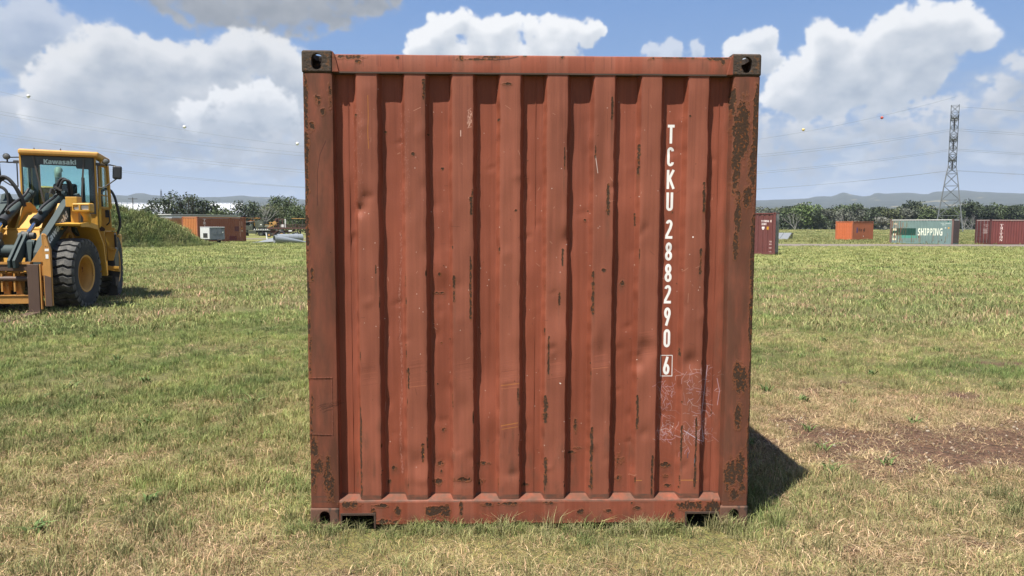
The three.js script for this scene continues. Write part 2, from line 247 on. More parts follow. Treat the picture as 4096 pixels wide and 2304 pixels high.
// where the turf is bare, dry or green
const bump2 = (x, z, cx, cz, rx, rz) => { const d = ((x - cx) / rx) ** 2 + ((z - cz) / rz) ** 2; return d > 9 ? 0 : Math.exp(-d); };
function turf(x, z) {
  const n1 = fbm(x * 0.55 + 3, z * 0.55, 4), n2 = fbm(x * 1.9 + 30, z * 1.9, 3), n3 = fbm(x * 0.13 + 60, z * 0.13, 3);
  let bare = 0.95 * bump2(x, z, 3.45, -1.3, 0.75, 0.34) + 0.95 * bump2(x, z, 2.85, -1.8, 0.85, 0.45) + 0.8 * bump2(x, z, 4.2, -1.8, 0.8, 0.45) + 0.6 * bump2(x, z, 4.4, -3.1, 0.7, 0.4) + 0.55 * bump2(x, z, 2.5, -1.3, 0.9, 0.5) + 0.3 * bump2(x, z, 2.5, -2.9, 0.7, 0.6) + 0.28 * bump2(x, z, 3.2, -0.4, 1.0, 0.5) + 0.2 * bump2(x, z, 2.1, 0.2, 0.8, 0.5) + 0.45 * bump2(x, z, 3.6, -3.6, 0.7, 0.4) + 0.9 * bump2(x, z, 6.3, -4.9, 0.7, 0.25) + 0.5 * bump2(x, z, 1.72, -3.4, 0.6, 0.35)
    + 0.8 * bump2(x, z, 9.6, -15.6, 2.6, 0.5) + 0.7 * bump2(x, z, 13, -14.6, 3, 0.35) + 0.7 * bump2(x, z, 14, -28, 9, 0.7) + 0.55 * bump2(x, z, 40, -50, 22, 1.2) + 0.35 * bump2(x, z, -4.2, -9.9, 1.0, 0.3) + 0.5 * bump2(x, z, -1.0, 0.5, 0.28, 0.12) + 0.35 * bump2(x, z, -2.9, -0.9, 0.5, 0.25) + 0.45 * bump2(x, z, -3.6, 0.1, 0.3, 0.25) + 0.35 * bump2(x, z, -1.9, -1.0, 0.6, 0.25);
  bare = clamp(bare + 0.75 * n2 * (bare > 0.12 ? 1 : 0.5) + 0.25 * n1 + 0.3 * fbm(x * 5, z * 5 + 9, 2) * (bare > 0.12 ? 1 : 0.5) - 0.1, 0, 1);
  let dry = 0.31 + 0.6 * n1 + 0.3 * n2 + 1.05 * bump2(x, z, 2.9, -1.7, 1.6, 1.0) + 0.6 * bump2(x, z, 2.0, 0.3, 1.0, 0.7) + 0.5 * bump2(x, z, 3.6, -3.0, 1.6, 1.0) + 0.4 * bump2(x, z, 2.2, -4.0, 0.8, 0.6) + 0.35 * bump2(x, z, -3, 0.2, 2, 1.0) + 0.5 * bump2(x, z, -0.2, 0.5, 1.6, 0.3) + 0.3 * bump2(x, z, -2.2, -1.2, 1.4, 0.5) - 0.35 * bump2(x, z, -5, -6, 4, 3.4) - 0.35 * bump2(x, z, 1.3, -0.75, 0.35, 0.9);
  dry = clamp(dry, 0, 1);
  const lush = clamp(0.5 + 0.9 * fbm(x * 0.8 + 11, z * 0.8 + 5, 3) + 0.5 * n3, 0, 1);
  return [bare, dry, lush, n3];
}
const SOIL = [0.135, 0.073, 0.046], STRAW = [0.35, 0.275, 0.135], GREEN = [0.108, 0.166, 0.040], LIME = [0.242, 0.284, 0.080];
const roadAt = (x, z) => (x > 14 && z < -58 && z > -76 ? 1 : 0);
{
  // turf detail: straw, stems and crumbs of soil, about mid grey so that the vertex colours set the tone
  const c = canvasOf(2048, 2048), g = c.getContext('2d'), R = rng(14);
  g.fillStyle = 'rgb(150,142,134)'; g.fillRect(0, 0, 2048, 2048);
  const at = (x, y, f) => { for (const ox of [-2048, 0, 2048]) for (const oy of [-2048, 0, 2048]) if (x + ox > -90 && x + ox < 2138 && y + oy > -90 && y + oy < 2138) f(x + ox, y + oy); };
  for (let i = 0; i < 5200; i++) { const x = R() * 2048, y = R() * 2048, r = 3 + 26 * R() ** 3, d = R() < 0.55; g.fillStyle = d ? `rgba(84,74,66,${0.10 + 0.22 * R()})` : `rgba(214,205,190,${0.06 + 0.12 * R()})`; at(x, y, (X, Y) => { g.beginPath(); g.ellipse(X, Y, r, r * (0.4 + 0.6 * R()), R() * 3, 0, 7); g.fill(); }); }
  for (let i = 0; i < 34000; i++) {
    const x = R() * 2048, y = R() * 2048, a = R() * 6.3, l = 12 + 48 * R(), b = a + (R() - 0.5) * 1.2, t = R();
    g.strokeStyle = t < 0.4 ? `rgba(${70 + 30 * R()},${74 + 30 * R()},${60 + 20 * R()},0.7)` : t < 0.75 ? `rgba(${160 + 40 * R()},${162 + 40 * R()},${140 + 30 * R()},0.75)` : `rgba(${220 + 30 * R()},${212 + 30 * R()},${190 + 30 * R()},0.85)`; g.lineWidth = 1.2 + 2.2 * R();
    at(x, y, (X, Y) => { g.beginPath(); g.moveTo(X, Y); g.quadraticCurveTo(X + Math.cos(a) * l * 0.5, Y + Math.sin(a) * l * 0.5, X + Math.cos(a) * l * 0.5 + Math.cos(b) * l * 0.5, Y + Math.sin(a) * l * 0.5 + Math.sin(b) * l * 0.5); g.stroke(); });
  }
  const map = texOf(c); map.repeat.set(1 / 2.2, 1 / 2.2);
  const bump = map.clone(); bump.colorSpace = THREE.NoColorSpace; bump.needsUpdate = true;
  const mat = new THREE.MeshStandardMaterial({ map, bumpMap: bump, bumpScale: 0.025, roughness: 0.95, vertexColors: true });
  // rings widening with distance; fine spokes only where the camera looks
  const az = []; for (let a = -62; a <= 62; a += 0.25) az.push(a); for (let a = 66; a < 298; a += 4) az.push(a);
  const rad = []; for (let r = 0.6; r < 14; r *= 1.022) rad.push(r); for (let r = 14; r < 130; r *= 1.03) rad.push(r); for (let r = 130; r < 6000; r *= 1.022) rad.push(r); rad.push(9000, 16000);
  const pos = [EYE[0], 0, EYE[2]], uv = [EYE[0], EYE[2]], col = [0.3, 0.3, 0.15], idx = [], n = az.length;
  for (const r of rad) for (const a of az) {
    const t = (a * Math.PI) / 180, x = EYE[0] + r * Math.sin(t), z = EYE[2] - r * Math.cos(t), y = groundHeight(x, z); pos.push(x, y, z); uv.push(x, z);
    let cc;
    if (r < 260) {
      const [bare, dry, lush, n3] = turf(x, z), far = sm(r, 12, 40);
      let gcol = mix3(mix3(LIME, GREEN, lush), STRAW, dry * 0.62); gcol = mix3(mix3(gcol, SOIL, 0.35), gcol, far);
      const strip = r > 26 ? fbm(x * 0.05 + 3, z * 0.32, 3) : 0;
      gcol = mix3(gcol, mix3(LIME, STRAW, 0.45), clamp(0.35 + 0.8 * strip, 0, 0.8) * sm(r, 24, 50) * (0.5 + 0.5 * sm(x, -8, 6)));
      cc = mix3(gcol, mix3(SOIL, STRAW, 0.25 * far), sm(bare, 0.32, 0.62)).map((q) => q * (0.8 + 0.2 * far));
      if (r > 75) cc = mix3(cc, mix3([0.10, 0.125, 0.036], [0.215, 0.205, 0.075], clamp(0.45 + 1.1 * fbm(x * 0.03, z * 0.15, 3), 0, 1)), 0.85 * sm(r, 72, 90));
    } else {
      const w = fbm(x * 0.006, z * 0.006, 5), q = fbm(x * 0.03, z * 0.03, 3), clear = sm(w + 0.4 * q + (r > 2400 && r < 3300 ? 0.05 : 0), 0.38, 0.50);
      cc = mix3(mix3([0.014, 0.022, 0.012], [0.030, 0.038, 0.020], clamp(0.5 + q, 0, 1)), [0.24, 0.215, 0.14], clear * 0.9);
    }
    col.push(cc[0] * 3.1, cc[1] * 3.1, cc[2] * 3.1);
  }
  for (let i = 0; i < n; i++) idx.push(0, 1 + i, 1 + ((i + 1) % n));
  for (let j = 0; j < rad.length - 1; j++) for (let i = 0; i < n; i++) { const a = 1 + j * n + i, b = 1 + j * n + ((i + 1) % n), d = a + n, f = b + n; idx.push(a, d, f, a, f, b); }
  const g2 = new THREE.BufferGeometry(); g2.setAttribute('position', new THREE.Float32BufferAttribute(pos, 3)); g2.setAttribute('uv', new THREE.Float32BufferAttribute(uv, 2)); g2.setAttribute('color', new THREE.Float32BufferAttribute(col, 3)); g2.setIndex(idx); g2.computeVertexNormals();
  { const nn = g2.attributes.normal; if (nn.getY(500) < 0) { const ia = g2.index.array; for (let i = 0; i < ia.length; i += 3) { const t = ia[i]; ia[i] = ia[i + 1]; ia[i + 1] = t; } g2.computeVertexNormals(); } }
  tag(mesh('ground', g2, mat), 'grassy field with dry and bare patches reaching back to wooded hills', 'ground', null, 'structure');

  // gravel roads, each a long sheet with ragged edges just above the turf
  const gravel = new THREE.MeshStandardMaterial({ map: pixelTex(512, (u, v, o) => { const a = wrapN(u, v, 60, 2, 4), b = wrapN(u, v, 6, 4, 9), k = 1 + 0.35 * a + 0.25 * b; o[0] = 0.165 * k; o[1] = 0.132 * k; o[2] = 0.112 * k; }), roughness: 0.95 });
  function road(label, pts, half, y) {
    const P = [], U = [], I = [], m = 7; const cv = new THREE.CatmullRomCurve3(pts.map(([x, z]) => new THREE.Vector3(x, 0, z))), N = 160;
    for (let i = 0; i <= N; i++) { const p = cv.getPointAt(i / N), t = cv.getTangentAt(i / N); for (let k = 0; k < m; k++) { const s = (k / (m - 1)) * 2 - 1, w = half * s * (1 + 0.16 * pn(i * 0.7, k + (s > 0 ? 50 : 0))); const x = p.x - t.z * w, z = p.z + t.x * w; P.push(x, y + (Math.abs(s) > 0.99 ? -0.015 : 0.02 * (1 - s * s)), z); U.push(x * 0.4, z * 0.4); } }
    for (let i = 0; i < N; i++) for (let k = 0; k < m - 1; k++) { const a = i * m + k, b = a + m; I.push(a, a + 1, b + 1, a, b + 1, b); }
    const g = new THREE.BufferGeometry(); g.setAttribute('position', new THREE.Float32BufferAttribute(P, 3)); g.setAttribute('uv', new THREE.Float32BufferAttribute(U, 2)); g.setIndex(I); g.computeVertexNormals();
    tag(mesh('gravel_road', g, gravel), label, 'road', null, 'structure');
  }
  road('brown gravel road crossing the field in front of the teal and orange containers', [[2, -67.5], [20, -67], [40, -66.5], [70, -67.5], [130, -70]], 4.6, 0.03);
  road('pale gravel road behind the metal pipes on the left', [[-80, -88], [-50, -90], [-30, -92], [-10, -93], [2, -93]], 3.2, 0.03);
}
// ---------------------------------------------------------------- grass: tufts of blades, far too many to count
{
  const R = rng(99);
  function tuft(n, rad, h0, h1, w, lean, tones, flat = 0) {
    const P = [], C = [], I = [];
    for (let i = 0; i < n; i++) {
      const a = R() * 6.283, d = rad * Math.sqrt(R()), bx = Math.cos(a) * d, bz = Math.sin(a) * d, h = lerp(h0, h1, R()), f = R() * 6.283, L = lean * (0.25 + R()) * h, dir = R() * 6.283, ww = w * (0.6 + 0.7 * R());
      const lx = Math.cos(dir) * L, lz = Math.sin(dir) * L, sx = Math.cos(f) * ww, sz = Math.sin(f) * ww, b = P.length / 3, up = flat ? h * (0.12 + 0.25 * R()) : h;
      P.push(bx - sx, -0.01, bz - sz, bx + sx, -0.01, bz + sz, bx + lx * 0.3 - sx * 0.8, up * 0.55, bz + lz * 0.3 - sz * 0.8, bx + lx * 0.3 + sx * 0.8, up * 0.55, bz + lz * 0.3 + sz * 0.8, bx + lx, up * (flat ? 0.7 : 1 - 0.25 * Math.min(1, L / h)), bz + lz);
      const t = tones[Math.floor(R() * tones.length)], k = 0.78 + 0.44 * R();
      for (let q = 0; q < 5; q++) C.push(t[0] * k, t[1] * k, t[2] * k);
      I.push(b, b + 1, b + 3, b, b + 3, b + 2, b + 2, b + 3, b + 4);
    }
    const g = new THREE.BufferGeometry(); g.setAttribute('position', new THREE.Float32BufferAttribute(P, 3)); g.setAttribute('color', new THREE.Float32BufferAttribute(C, 3)); g.setIndex(I); g.computeVertexNormals(); return g;
  }
  const one = [1, 1, 1], pale = [1.35, 1.25, 1.5], deep = [0.72, 0.82, 0.75], straw = [1.9, 1.35, 1.9];
  const KINDS = {
    green: [tuft(46, 0.085, 0.03, 0.085, 0.0018, 0.8, [one, one, pale, deep, straw]), tuft(42, 0.09, 0.025, 0.07, 0.0018, 1.1, [one, pale, deep, one, straw]), tuft(50, 0.08, 0.04, 0.105, 0.0018, 0.7, [one, deep, one, pale])],
    tall: [tuft(44, 0.05, 0.07, 0.17, 0.0017, 0.75, [one, one, deep, pale]), tuft(40, 0.055, 0.06, 0.15, 0.0016, 0.95, [one, deep, pale])],
    straw: [tuft(40, 0.10, 0.06, 0.13, 0.0015, 1.0, [one, pale, deep, one], 1), tuft(40, 0.10, 0.05, 0.12, 0.0016, 1.2, [one, pale, one, [0.6, 0.5, 0.5]], 1)],
    rosette: [tuft(18, 0.035, 0.035, 0.075, 0.0055, 1.7, [one, deep, pale]), tuft(15, 0.03, 0.03, 0.06, 0.007, 1.9, [one, deep])],
    wide: [tuft(34, 0.26, 0.05, 0.13, 0.0048, 0.9, [one, pale, deep, one, straw]), tuft(34, 0.28, 0.05, 0.12, 0.0048, 1.1, [one, pale, deep])],
    far: [tuft(34, 0.6, 0.06, 0.16, 0.013, 0.9, [one, pale, deep, one]), tuft(34, 0.6, 0.05, 0.14, 0.013, 1.1, [one, pale, deep])],
  };
  const put = Object.fromEntries(Object.entries(KINDS).map(([k, v]) => [k, v.map(() => [])]));
  const blocked = (x, z) => (Math.abs(x) < 1.215 && z < -0.03 && z > -6.03) || (x > -35 && x < 2 && z < -89 && z > -97) || (x > 8 && z < -63 && z > -71);
  const place = (kind, x, z, sc, col) => { const l = put[kind]; l[Math.floor(R() * l.length)].push([x, groundHeight(x, z), z, sc, R() * 6.283, col]); };
  const wedge = (r0, r1, per, f) => { const A = 1.74, N = Math.round((A / 2) * (r1 * r1 - r0 * r0) * per); for (let i = 0; i < N; i++) { const r = Math.sqrt(r0 * r0 + R() * (r1 * r1 - r0 * r0)), a = -0.86 + R() * A, x = EYE[0] + r * Math.sin(a), z = EYE[2] - r * Math.cos(a); if (!blocked(x, z)) f(x, z, r); } };
  const tone = (bare, dry, lush) => { const t = R(); let c = mix3(LIME, GREEN, clamp(lush + 0.6 * (R() - 0.5), 0, 1)); c = mix3(c, STRAW, clamp(dry * 0.75 + 0.35 * (t - 0.5), 0, 0.85)); const k = 0.66 + 0.62 * R(); return [c[0] * k, c[1] * k, c[2] * k]; };
  const dead = () => { const k = 0.7 + 0.65 * R(), c = mix3([0.40, 0.315, 0.165], [0.25, 0.16, 0.08], R()); return [c[0] * k, c[1] * k, c[2] * k]; };
  const patchy = (x, z) => clamp(1.05 + 0.42 * fbm(x * 1.6 + 12, z * 1.6, 3) + 0.3 * fbm(x * 5 + 2, z * 5 + 71, 2), 0.55, 1.5);
  const near = (x, z, r, dens) => {
    const [bare, dry, lush] = turf(x, z); if (R() < sm(bare, 0.35, 0.7) * 0.93) { if (R() < 0.18) place('straw', x, z, 0.7 + 0.7 * R(), dead()); return; } const pk = patchy(x, z), slot = z > -0.05 && z < 0.55 && ((x > -1.08 && x < -0.82) || (x > 0.83 && x < 1.1)); if (slot && R() < 0.35) return; const trim = slot ? 0.42 : z > -0.02 && z < 0.55 && Math.abs(x) < 1.3 ? 0.62 : 1;
    if (R() < dry * 0.95) place('straw', x, z, (0.75 + 0.6 * R()) * trim, dead().map((q) => q * (0.5 + 0.5 * pk)));
    if (R() > dry * 0.72 + 0.25 * sm(bare, 0.2, 0.5)) { const tall = R() < 0.03 + 0.28 * sm(fbm(x * 1.3 + 80, z * 1.3, 2), 0.18, 0.5); place(tall ? 'tall' : 'green', x, z, trim * (tall ? 0.52 : 0.6) + 0.45 * R(), tone(bare, dry, lush).map((q) => q * pk)); }
  };
  wedge(3.2, 13, 0.8, (x, z) => { const [bare, , lush] = turf(x, z); if (R() < 0.35 + 0.6 * lush) place('rosette', x, z, 0.8 + 0.9 * R(), mix3([0.10, 0.155, 0.042], [0.16, 0.205, 0.065], R())); });
  wedge(2.7, 8.5, 250, near); wedge(8.5, 15, 95, (x, z, r) => near(x, z, r));
  wedge(13, 32, 13, (x, z) => { const [bare, dry, lush] = turf(x, z); if (R() < sm(bare, 0.35, 0.7) * 0.9) return; place('wide', x, z, 0.7 + 0.5 * R(), R() < dry * 0.4 ? dead() : tone(bare, dry, lush)); });
  wedge(30, 84, 2.6, (x, z) => { const [bare, dry, lush] = turf(x, z); if (R() < sm(bare, 0.35, 0.7) * 0.9) return; const s = fbm(x * 0.05 + 3, z * 0.32, 3); place('far', x, z, 0.6 + 0.5 * R(), mix3(tone(bare, dry, lush), mix3(LIME, STRAW, 0.4), clamp(0.3 + 0.8 * s, 0, 0.75) * (0.4 + 0.6 * sm(x, -8, 6)))); });
  wedge(84, 235, 0.35, (x, z, r) => { if (x < -8) return; const s = fbm(x * 0.03, z * 0.15, 3); place('far', x, z, 1.2 + 0.9 * R(), mix3([0.105, 0.135, 0.036], [0.24, 0.22, 0.085], clamp(0.45 + 1.1 * s + 0.4 * (R() - 0.5), 0, 1))); });
  // longer blades left standing against the steel, where no mower reaches
  for (let i = 0; i < 190; i++) { const x = -1.25 + 2.5 * R(), z = 0.015 + 0.07 * R(); if ((x > -1.07 && x < -0.84) || (x > 0.85 && x < 1.07)) if (R() < 0.85) continue; place(R() < 0.55 ? 'tall' : R() < 0.6 ? 'green' : 'straw', x, z, 0.45 + 0.55 * R() * R() + 0.25 * sm(x, -0.2, 0.9) * R(), R() < 0.4 ? [0.27, 0.25, 0.11] : tone(0, 0.25, 0.5)); }
  for (let i = 0; i < 90; i++) place(R() < 0.7 ? 'tall' : 'green', 1.27 + 0.16 * R(), 0.05 - 2.5 * R(), 0.6 + 0.5 * R(), tone(0, 0.2, 0.7));
  for (let i = 0; i < 60; i++) place(R() < 0.7 ? 'tall' : 'green', -1.27 - 0.12 * R(), 0.05 - 2.5 * R(), 0.5 + 0.5 * R(), tone(0, 0.3, 0.6));
  {
    // small stones and clods lying where the turf has worn away
    const list = []; wedge(3.2, 9, 420, (x, z) => { const b = turf(x, z)[0]; if (R() < sm(b, 0.3, 0.6) * 0.55) list.push([x, z]); });
    const geo = new THREE.IcosahedronGeometry(1, 1), p = geo.attributes.position; for (let i = 0; i < p.count; i++) { const k = 1 + 0.35 * pn(p.getX(i) * 1.7 + 5, p.getY(i) * 1.7 + p.getZ(i)); p.setXYZ(i, p.getX(i) * k, p.getY(i) * k * 0.7, p.getZ(i) * k); } geo.computeVertexNormals();
    const st = new THREE.InstancedMesh(geo, new THREE.MeshStandardMaterial({ roughness: 0.95 }), list.length), m = new THREE.Matrix4(), q = new THREE.Quaternion(), e = new THREE.Euler(), c = new THREE.Color();
    list.forEach(([x, z], i) => { const s = 0.003 + 0.013 * R() ** 4; q.setFromEuler(e.set(R() * 3, R() * 3, R() * 3)); st.setMatrixAt(i, m.compose(new THREE.Vector3(x, groundHeight(x, z) + s * 0.3, z), q, new THREE.Vector3(s, s, s))); const t = R(), k = 0.7 + 0.5 * R(); st.setColorAt(i, c.setRGB(...mix3(SOIL, [0.34, 0.29, 0.22], t * t).map((v) => v * k))); });
    st.name = 'stones'; st.castShadow = st.receiveShadow = true; scene.add(st); tag(st, 'small stones and clods of soil on the worn bare patches', 'stones', null, 'stuff');
  }
  const grassMat = new THREE.MeshStandardMaterial({ vertexColors: true, roughness: 0.85, side: THREE.DoubleSide });
  const grass = new THREE.Group(); grass.name = 'grass'; scene.add(grass); tag(grass, 'short mixed green and straw coloured grass over the whole field', 'grass', null, 'stuff');
  const q = new THREE.Quaternion(), e = new THREE.Euler(), m = new THREE.Matrix4(), cc = new THREE.Color();
  for (const k of Object.keys(KINDS)) KINDS[k].forEach((g, v) => {
    const l = put[k][v]; if (!l.length) return; const im = new THREE.InstancedMesh(g, grassMat, l.length); im.name = 'tuft'; im.userData.kind = 'stuff'; im.castShadow = im.receiveShadow = true;
    l.forEach(([x, y, z, s, a, c], i) => { q.setFromEuler(e.set(0.12 * (R() - 0.5), a, 0.12 * (R() - 0.5))); im.setMatrixAt(i, m.compose(new THREE.Vector3(x, y, z), q, new THREE.Vector3(s, s * (0.8 + 0.4 * R()), s))); im.setColorAt(i, cc.setRGB(...c)); });
    grass.add(im);
  });
}
// ---------------------------------------------------------------- the red-brown container in the middle: its face lies in z = 0
const FW = 2.438, FH = 2.591;
function makeFacePaint() {
  const N = 2048, pot = new Float32Array(N * N), grime = new Float32Array(N * N), R = rng(5);
  const X = (m) => ((m + FW / 2) / FW) * N, Y = (m) => (1 - m / FH) * N;
  function blob(arr, mx, my, rx, ry, s) {
    const cx = X(mx), cy = Y(my), a = (rx / FW) * N, b = (ry / FH) * N;
    for (let j = Math.max(0, Math.floor(cy - b * 1.6)); j < Math.min(N, cy + b * 1.6); j++) for (let i = Math.max(0, Math.floor(cx - a * 1.6)); i < Math.min(N, cx + a * 1.6); i++) {
      const d = Math.hypot((i - cx) / a, (j - cy) / b); if (d < 1.6) arr[j * N + i] = Math.max(arr[j * N + i], s * (1 - sm(d, 0.25, 1.6)));
    }
  }
  // bare and rusted places, in metres on the face: x, y, half width, half height
  const strips = [[-0.329, 1.782, 0.0065, 0.043], [-0.937, 0.419, 0.0054, 0.226], [-0.579, 2.394, 0.0065, 0.048], [-0.598, 0.423, 0.0065, 0.048], [-0.422, 1.331, 0.0065, 0.065], [-0.332, 1.337, 0.0054, 0.156], [0.172, 2.038, 0.0032, 0.054], [0.094, 0.971, 0.0043, 0.097], [0.151, 1.278, 0.0043, 0.032], [0.079, 0.667, 0.0086, 0.07], [0.082, 0.316, 0.0075, 0.072], [0.166, 1.505, 0.0043, 0.043], [0.41, 1.819, 0.0075, 0.077], [0.335, 1.311, 0.0065, 0.108], [0.337, 0.391, 0.0065, 0.161], [0.338, 2.071, 0.0032, 0.032], [0.574, 2.03, 0.0043, 0.075], [0.588, 0.649, 0.0054, 0.086], [0.676, 0.293, 0.0054, 0.102], [0.93, 1.83, 0.0065, 0.075], [0.919, 1.485, 0.0065, 0.065], [0.918, 0.417, 0.0054, 0.177], [0.837, 0.474, 0.0043, 0.091], [-0.323, 1.846, 0.0032, 0.022], [-0.073, 0.751, 0.0043, 0.032], [-0.844, 1.439, 0.0043, 0.022], [0.425, 2.302, 0.0043, 0.054], [-0.671, 0.84, 0.0032, 0.054], [0.563, 1.711, 0.0043, 0.032], [0.821, 0.982, 0.0043, 0.022]];
  for (const [x, y, a, b] of strips) for (let t = -1; t <= 1; t += 0.1) blob(pot, x + (R() - 0.5) * 0.004, y + t * b, a * (0.75 + 0.7 * R()), b * 0.14, 0.95);
  const spots = [[-0.505, 1.306, 0.0301, 0.009], [-0.265, 0.352, 0.043, 0.011], [-0.376, 0.273, 0.0538, 0.015], [0.764, 0.336, 0.0473, 0.015], [0.504, 0.355, 0.028, 0.043], [0.249, 0.561, 0.0129, 0.054], [0.499, 1.362, 0.0172, 0.015], [-0.509, 0.348, 0.0237, 0.019], [-0.288, 0.245, 0.028, 0.017], [-0.521, 0.246, 0.0301, 0.022], [-0.134, 2.426, 0.028, 0.008], [-0.498, 0.303, 0.0108, 0.011], [0.763, 0.274, 0.0194, 0.013], [0.494, 0.264, 0.0258, 0.019], [-0.031, 0.228, 0.0194, 0.011], [0.776, 0.217, 0.0215, 0.009], [-0.963, 0.293, 0.0108, 0.022], [1.013, 0.638, 0.0065, 0.011], [-0.486, 0.54, 0.0129, 0.019], [0.268, 0.436, 0.0258, 0.009], [-0.764, 0.327, 0.0151, 0.017], [0.228, 0.413, 0.0323, 0.009], [-0.787, 0.247, 0.0129, 0.013]];
  for (const [x, y, a, b] of spots) { blob(pot, x, y, a, b, 0.66); blob(grime, x, y - b, a * 1.2, b * 2.5, 0.55); }
  const post = [[1.123, 2.191, 0.0473, 0.172], [1.097, 2.043, 0.0258, 0.194], [1.185, 2.001, 0.0258, 0.129], [1.12, 2.296, 0.0301, 0.065], [1.114, 1.745, 0.0194, 0.129], [1.164, 1.831, 0.0301, 0.065], [1.106, 1.573, 0.0172, 0.086], [1.201, 1.53, 0.0151, 0.258], [1.205, 1.181, 0.0172, 0.194], [1.154, 0.839, 0.043, 0.075], [1.13, 0.883, 0.0215, 0.056], [1.116, 0.288, 0.0387, 0.097], [1.168, 0.333, 0.0301, 0.086], [1.135, 0.186, 0.0344, 0.039], [1.216, 0.469, 0.0172, 0.258], [1.211, 0.85, 0.0129, 0.129], [1.144, 0.627, 0.0258, 0.065], [1.181, 0.22, 0.0215, 0.043], [1.201, 2.359, 0.0129, 0.086], [1.196, 2.191, 0.0172, 0.258], [1.076, 2.337, 0.0172, 0.086],
    [-1.202, 2.321, 0.0151, 0.194], [-1.204, 2.03, 0.0172, 0.237], [-1.206, 1.694, 0.0151, 0.258], [-1.208, 1.266, 0.0129, 0.258], [-1.203, 0.963, 0.0108, 0.108], [-1.184, 1.417, 0.0129, 0.043], [-1.195, 0.699, 0.0129, 0.065], [-1.191, 0.444, 0.0258, 0.086], [-1.171, 0.355, 0.0301, 0.065], [-1.12, 0.298, 0.0215, 0.129], [-1.194, 0.276, 0.0172, 0.086], [-1.097, 0.231, 0.0172, 0.086], [-1.169, 2.197, 0.0172, 0.03], [-1.135, 2.332, 0.0215, 0.03], [-1.072, 2.363, 0.0129, 0.065], [-1.111, 2.27, 0.0129, 0.022], [-1.204, 0.566, 0.0086, 0.129]];
  for (const [x, y, a, b] of post) { blob(pot, x, y, a, b, x > 0 ? 0.92 : 0.74); blob(grime, x, y, a * 1.7, b * 1.3, 0.4); }
  const rails = [[-0.966, 2.558, 0.086, 0.013], [-0.925, 2.536, 0.0215, 0.011], [-0.381, 2.559, 0.0172, 0.026], [-0.297, 2.552, 0.1075, 0.006], [-0.212, 2.565, 0.086, 0.009], [-0.044, 2.572, 0.0129, 0.006], [0.633, 2.564, 0.0215, 0.011], [0.76, 2.569, 0.129, 0.006], [0.973, 2.567, 0.086, 0.011], [1.016, 2.55, 0.0129, 0.017], [-0.716, 2.558, 0.0108, 0.009], [0.156, 2.568, 0.0108, 0.011],
    [-0.529, 0.097, 0.0645, 0.03], [-0.474, 0.092, 0.0301, 0.043], [-0.551, 0.104, 0.0215, 0.017], [-0.386, 0.103, 0.0108, 0.065], [-0.738, 0.094, 0.0172, 0.03], [-0.825, 0.128, 0.043, 0.013], [-1.0, 0.136, 0.0645, 0.022], [-0.87, 0.072, 0.0172, 0.043], [-0.242, 0.132, 0.043, 0.013], [-0.121, 0.136, 0.0645, 0.011], [0.1, 0.139, 0.0344, 0.011], [-0.54, 0.029, 0.129, 0.017], [-0.076, 0.022, 0.2581, 0.011], [0.368, 0.019, 0.2151, 0.011], [0.589, 0.109, 0.0258, 0.013], [0.791, 0.062, 0.0172, 0.03], [0.901, 0.119, 0.086, 0.03], [1.013, 0.107, 0.0645, 0.043], [0.278, 0.088, 0.0172, 0.017], [0.433, 0.092, 0.0215, 0.013], [-0.804, 0.035, 0.086, 0.017]];
  for (const [x, y, a, b] of rails) { blob(pot, x, y, a, b, 0.8); blob(grime, x, y - b, a * 1.1, b * 3, 0.6); }
  // brown staining of posts, casting surrounds, sill and header
  for (let i = 0; i < 110; i++) { const y = 0.12 + 2.36 * R(); blob(grime, 1.07 + 0.15 * R(), y, 0.02 + 0.05 * R(), 0.06 + 0.2 * R(), 0.5 + 0.4 * R()); }
  for (let i = 0; i < 90; i++) { const y = 0.12 + 2.36 * R(); blob(grime, -1.215 + 0.06 * R() * R() + 0.12 * R() * (y < 0.6 || y > 1.9 ? 1 : 0.6), y, 0.015 + 0.04 * R(), 0.06 + 0.2 * R(), 0.45 + 0.4 * R()); }
  for (let i = 0; i < 70; i++) { const x = -1.05 + 2.1 * R(); blob(grime, x, 0.02 + 0.03 * R(), 0.03 + 0.08 * R(), 0.015 + 0.035 * R(), 0.75); blob(grime, x, 0.145 + 0.035 * R(), 0.02 + 0.06 * R(), 0.006 + 0.012 * R(), 0.7); }
  for (const s of [-1, 1]) for (let i = 0; i < 14; i++) blob(grime, s * (0.93 + 0.12 * R()), 2.50 + 0.07 * R(), 0.03 + 0.05 * R(), 0.02 + 0.03 * R(), 0.8);
  for (let i = 0; i < 80; i++) { const x = -1.0 + 2.0 * R(); blob(grime, x, 0.2 + 0.5 * R() * R(), 0.008 + 0.025 * R(), 0.02 + 0.08 * R(), 0.3 + 0.4 * R()); }
  for (let i = 0; i < 40; i++) { const [x, y, a, b] = strips[Math.floor(R() * strips.length)]; blob(grime, x + 0.006 * (R() - 0.5), y - b - 0.06 * R(), a * 1.6, 0.05 + 0.12 * R(), 0.55); }
  // small chips along the ridge corners and all over
  const edges = [-0.936, -0.823, -0.683, -0.57, -0.43, -0.318, -0.176, -0.066, 0.075, 0.187, 0.328, 0.437, 0.582, 0.691, 0.833, 0.942];
  for (let i = 0; i < 90; i++) blob(pot, edges[Math.floor(R() * 16)] + (R() - 0.5) * 0.008, 0.2 + R() * R() * 2.2, 0.002 + 0.003 * R(), 0.004 + 0.05 * R() ** 3, 0.5 + 0.4 * R());
  for (let i = 0; i < 110; i++) { const s = 0.001 + 0.007 * R() ** 4; blob(pot, (R() - 0.5) * 2.3, 0.03 + 2.5 * R() ** 1.5, s * (1 + R()), s * (1 + R()), 0.55 + 0.35 * R()); }
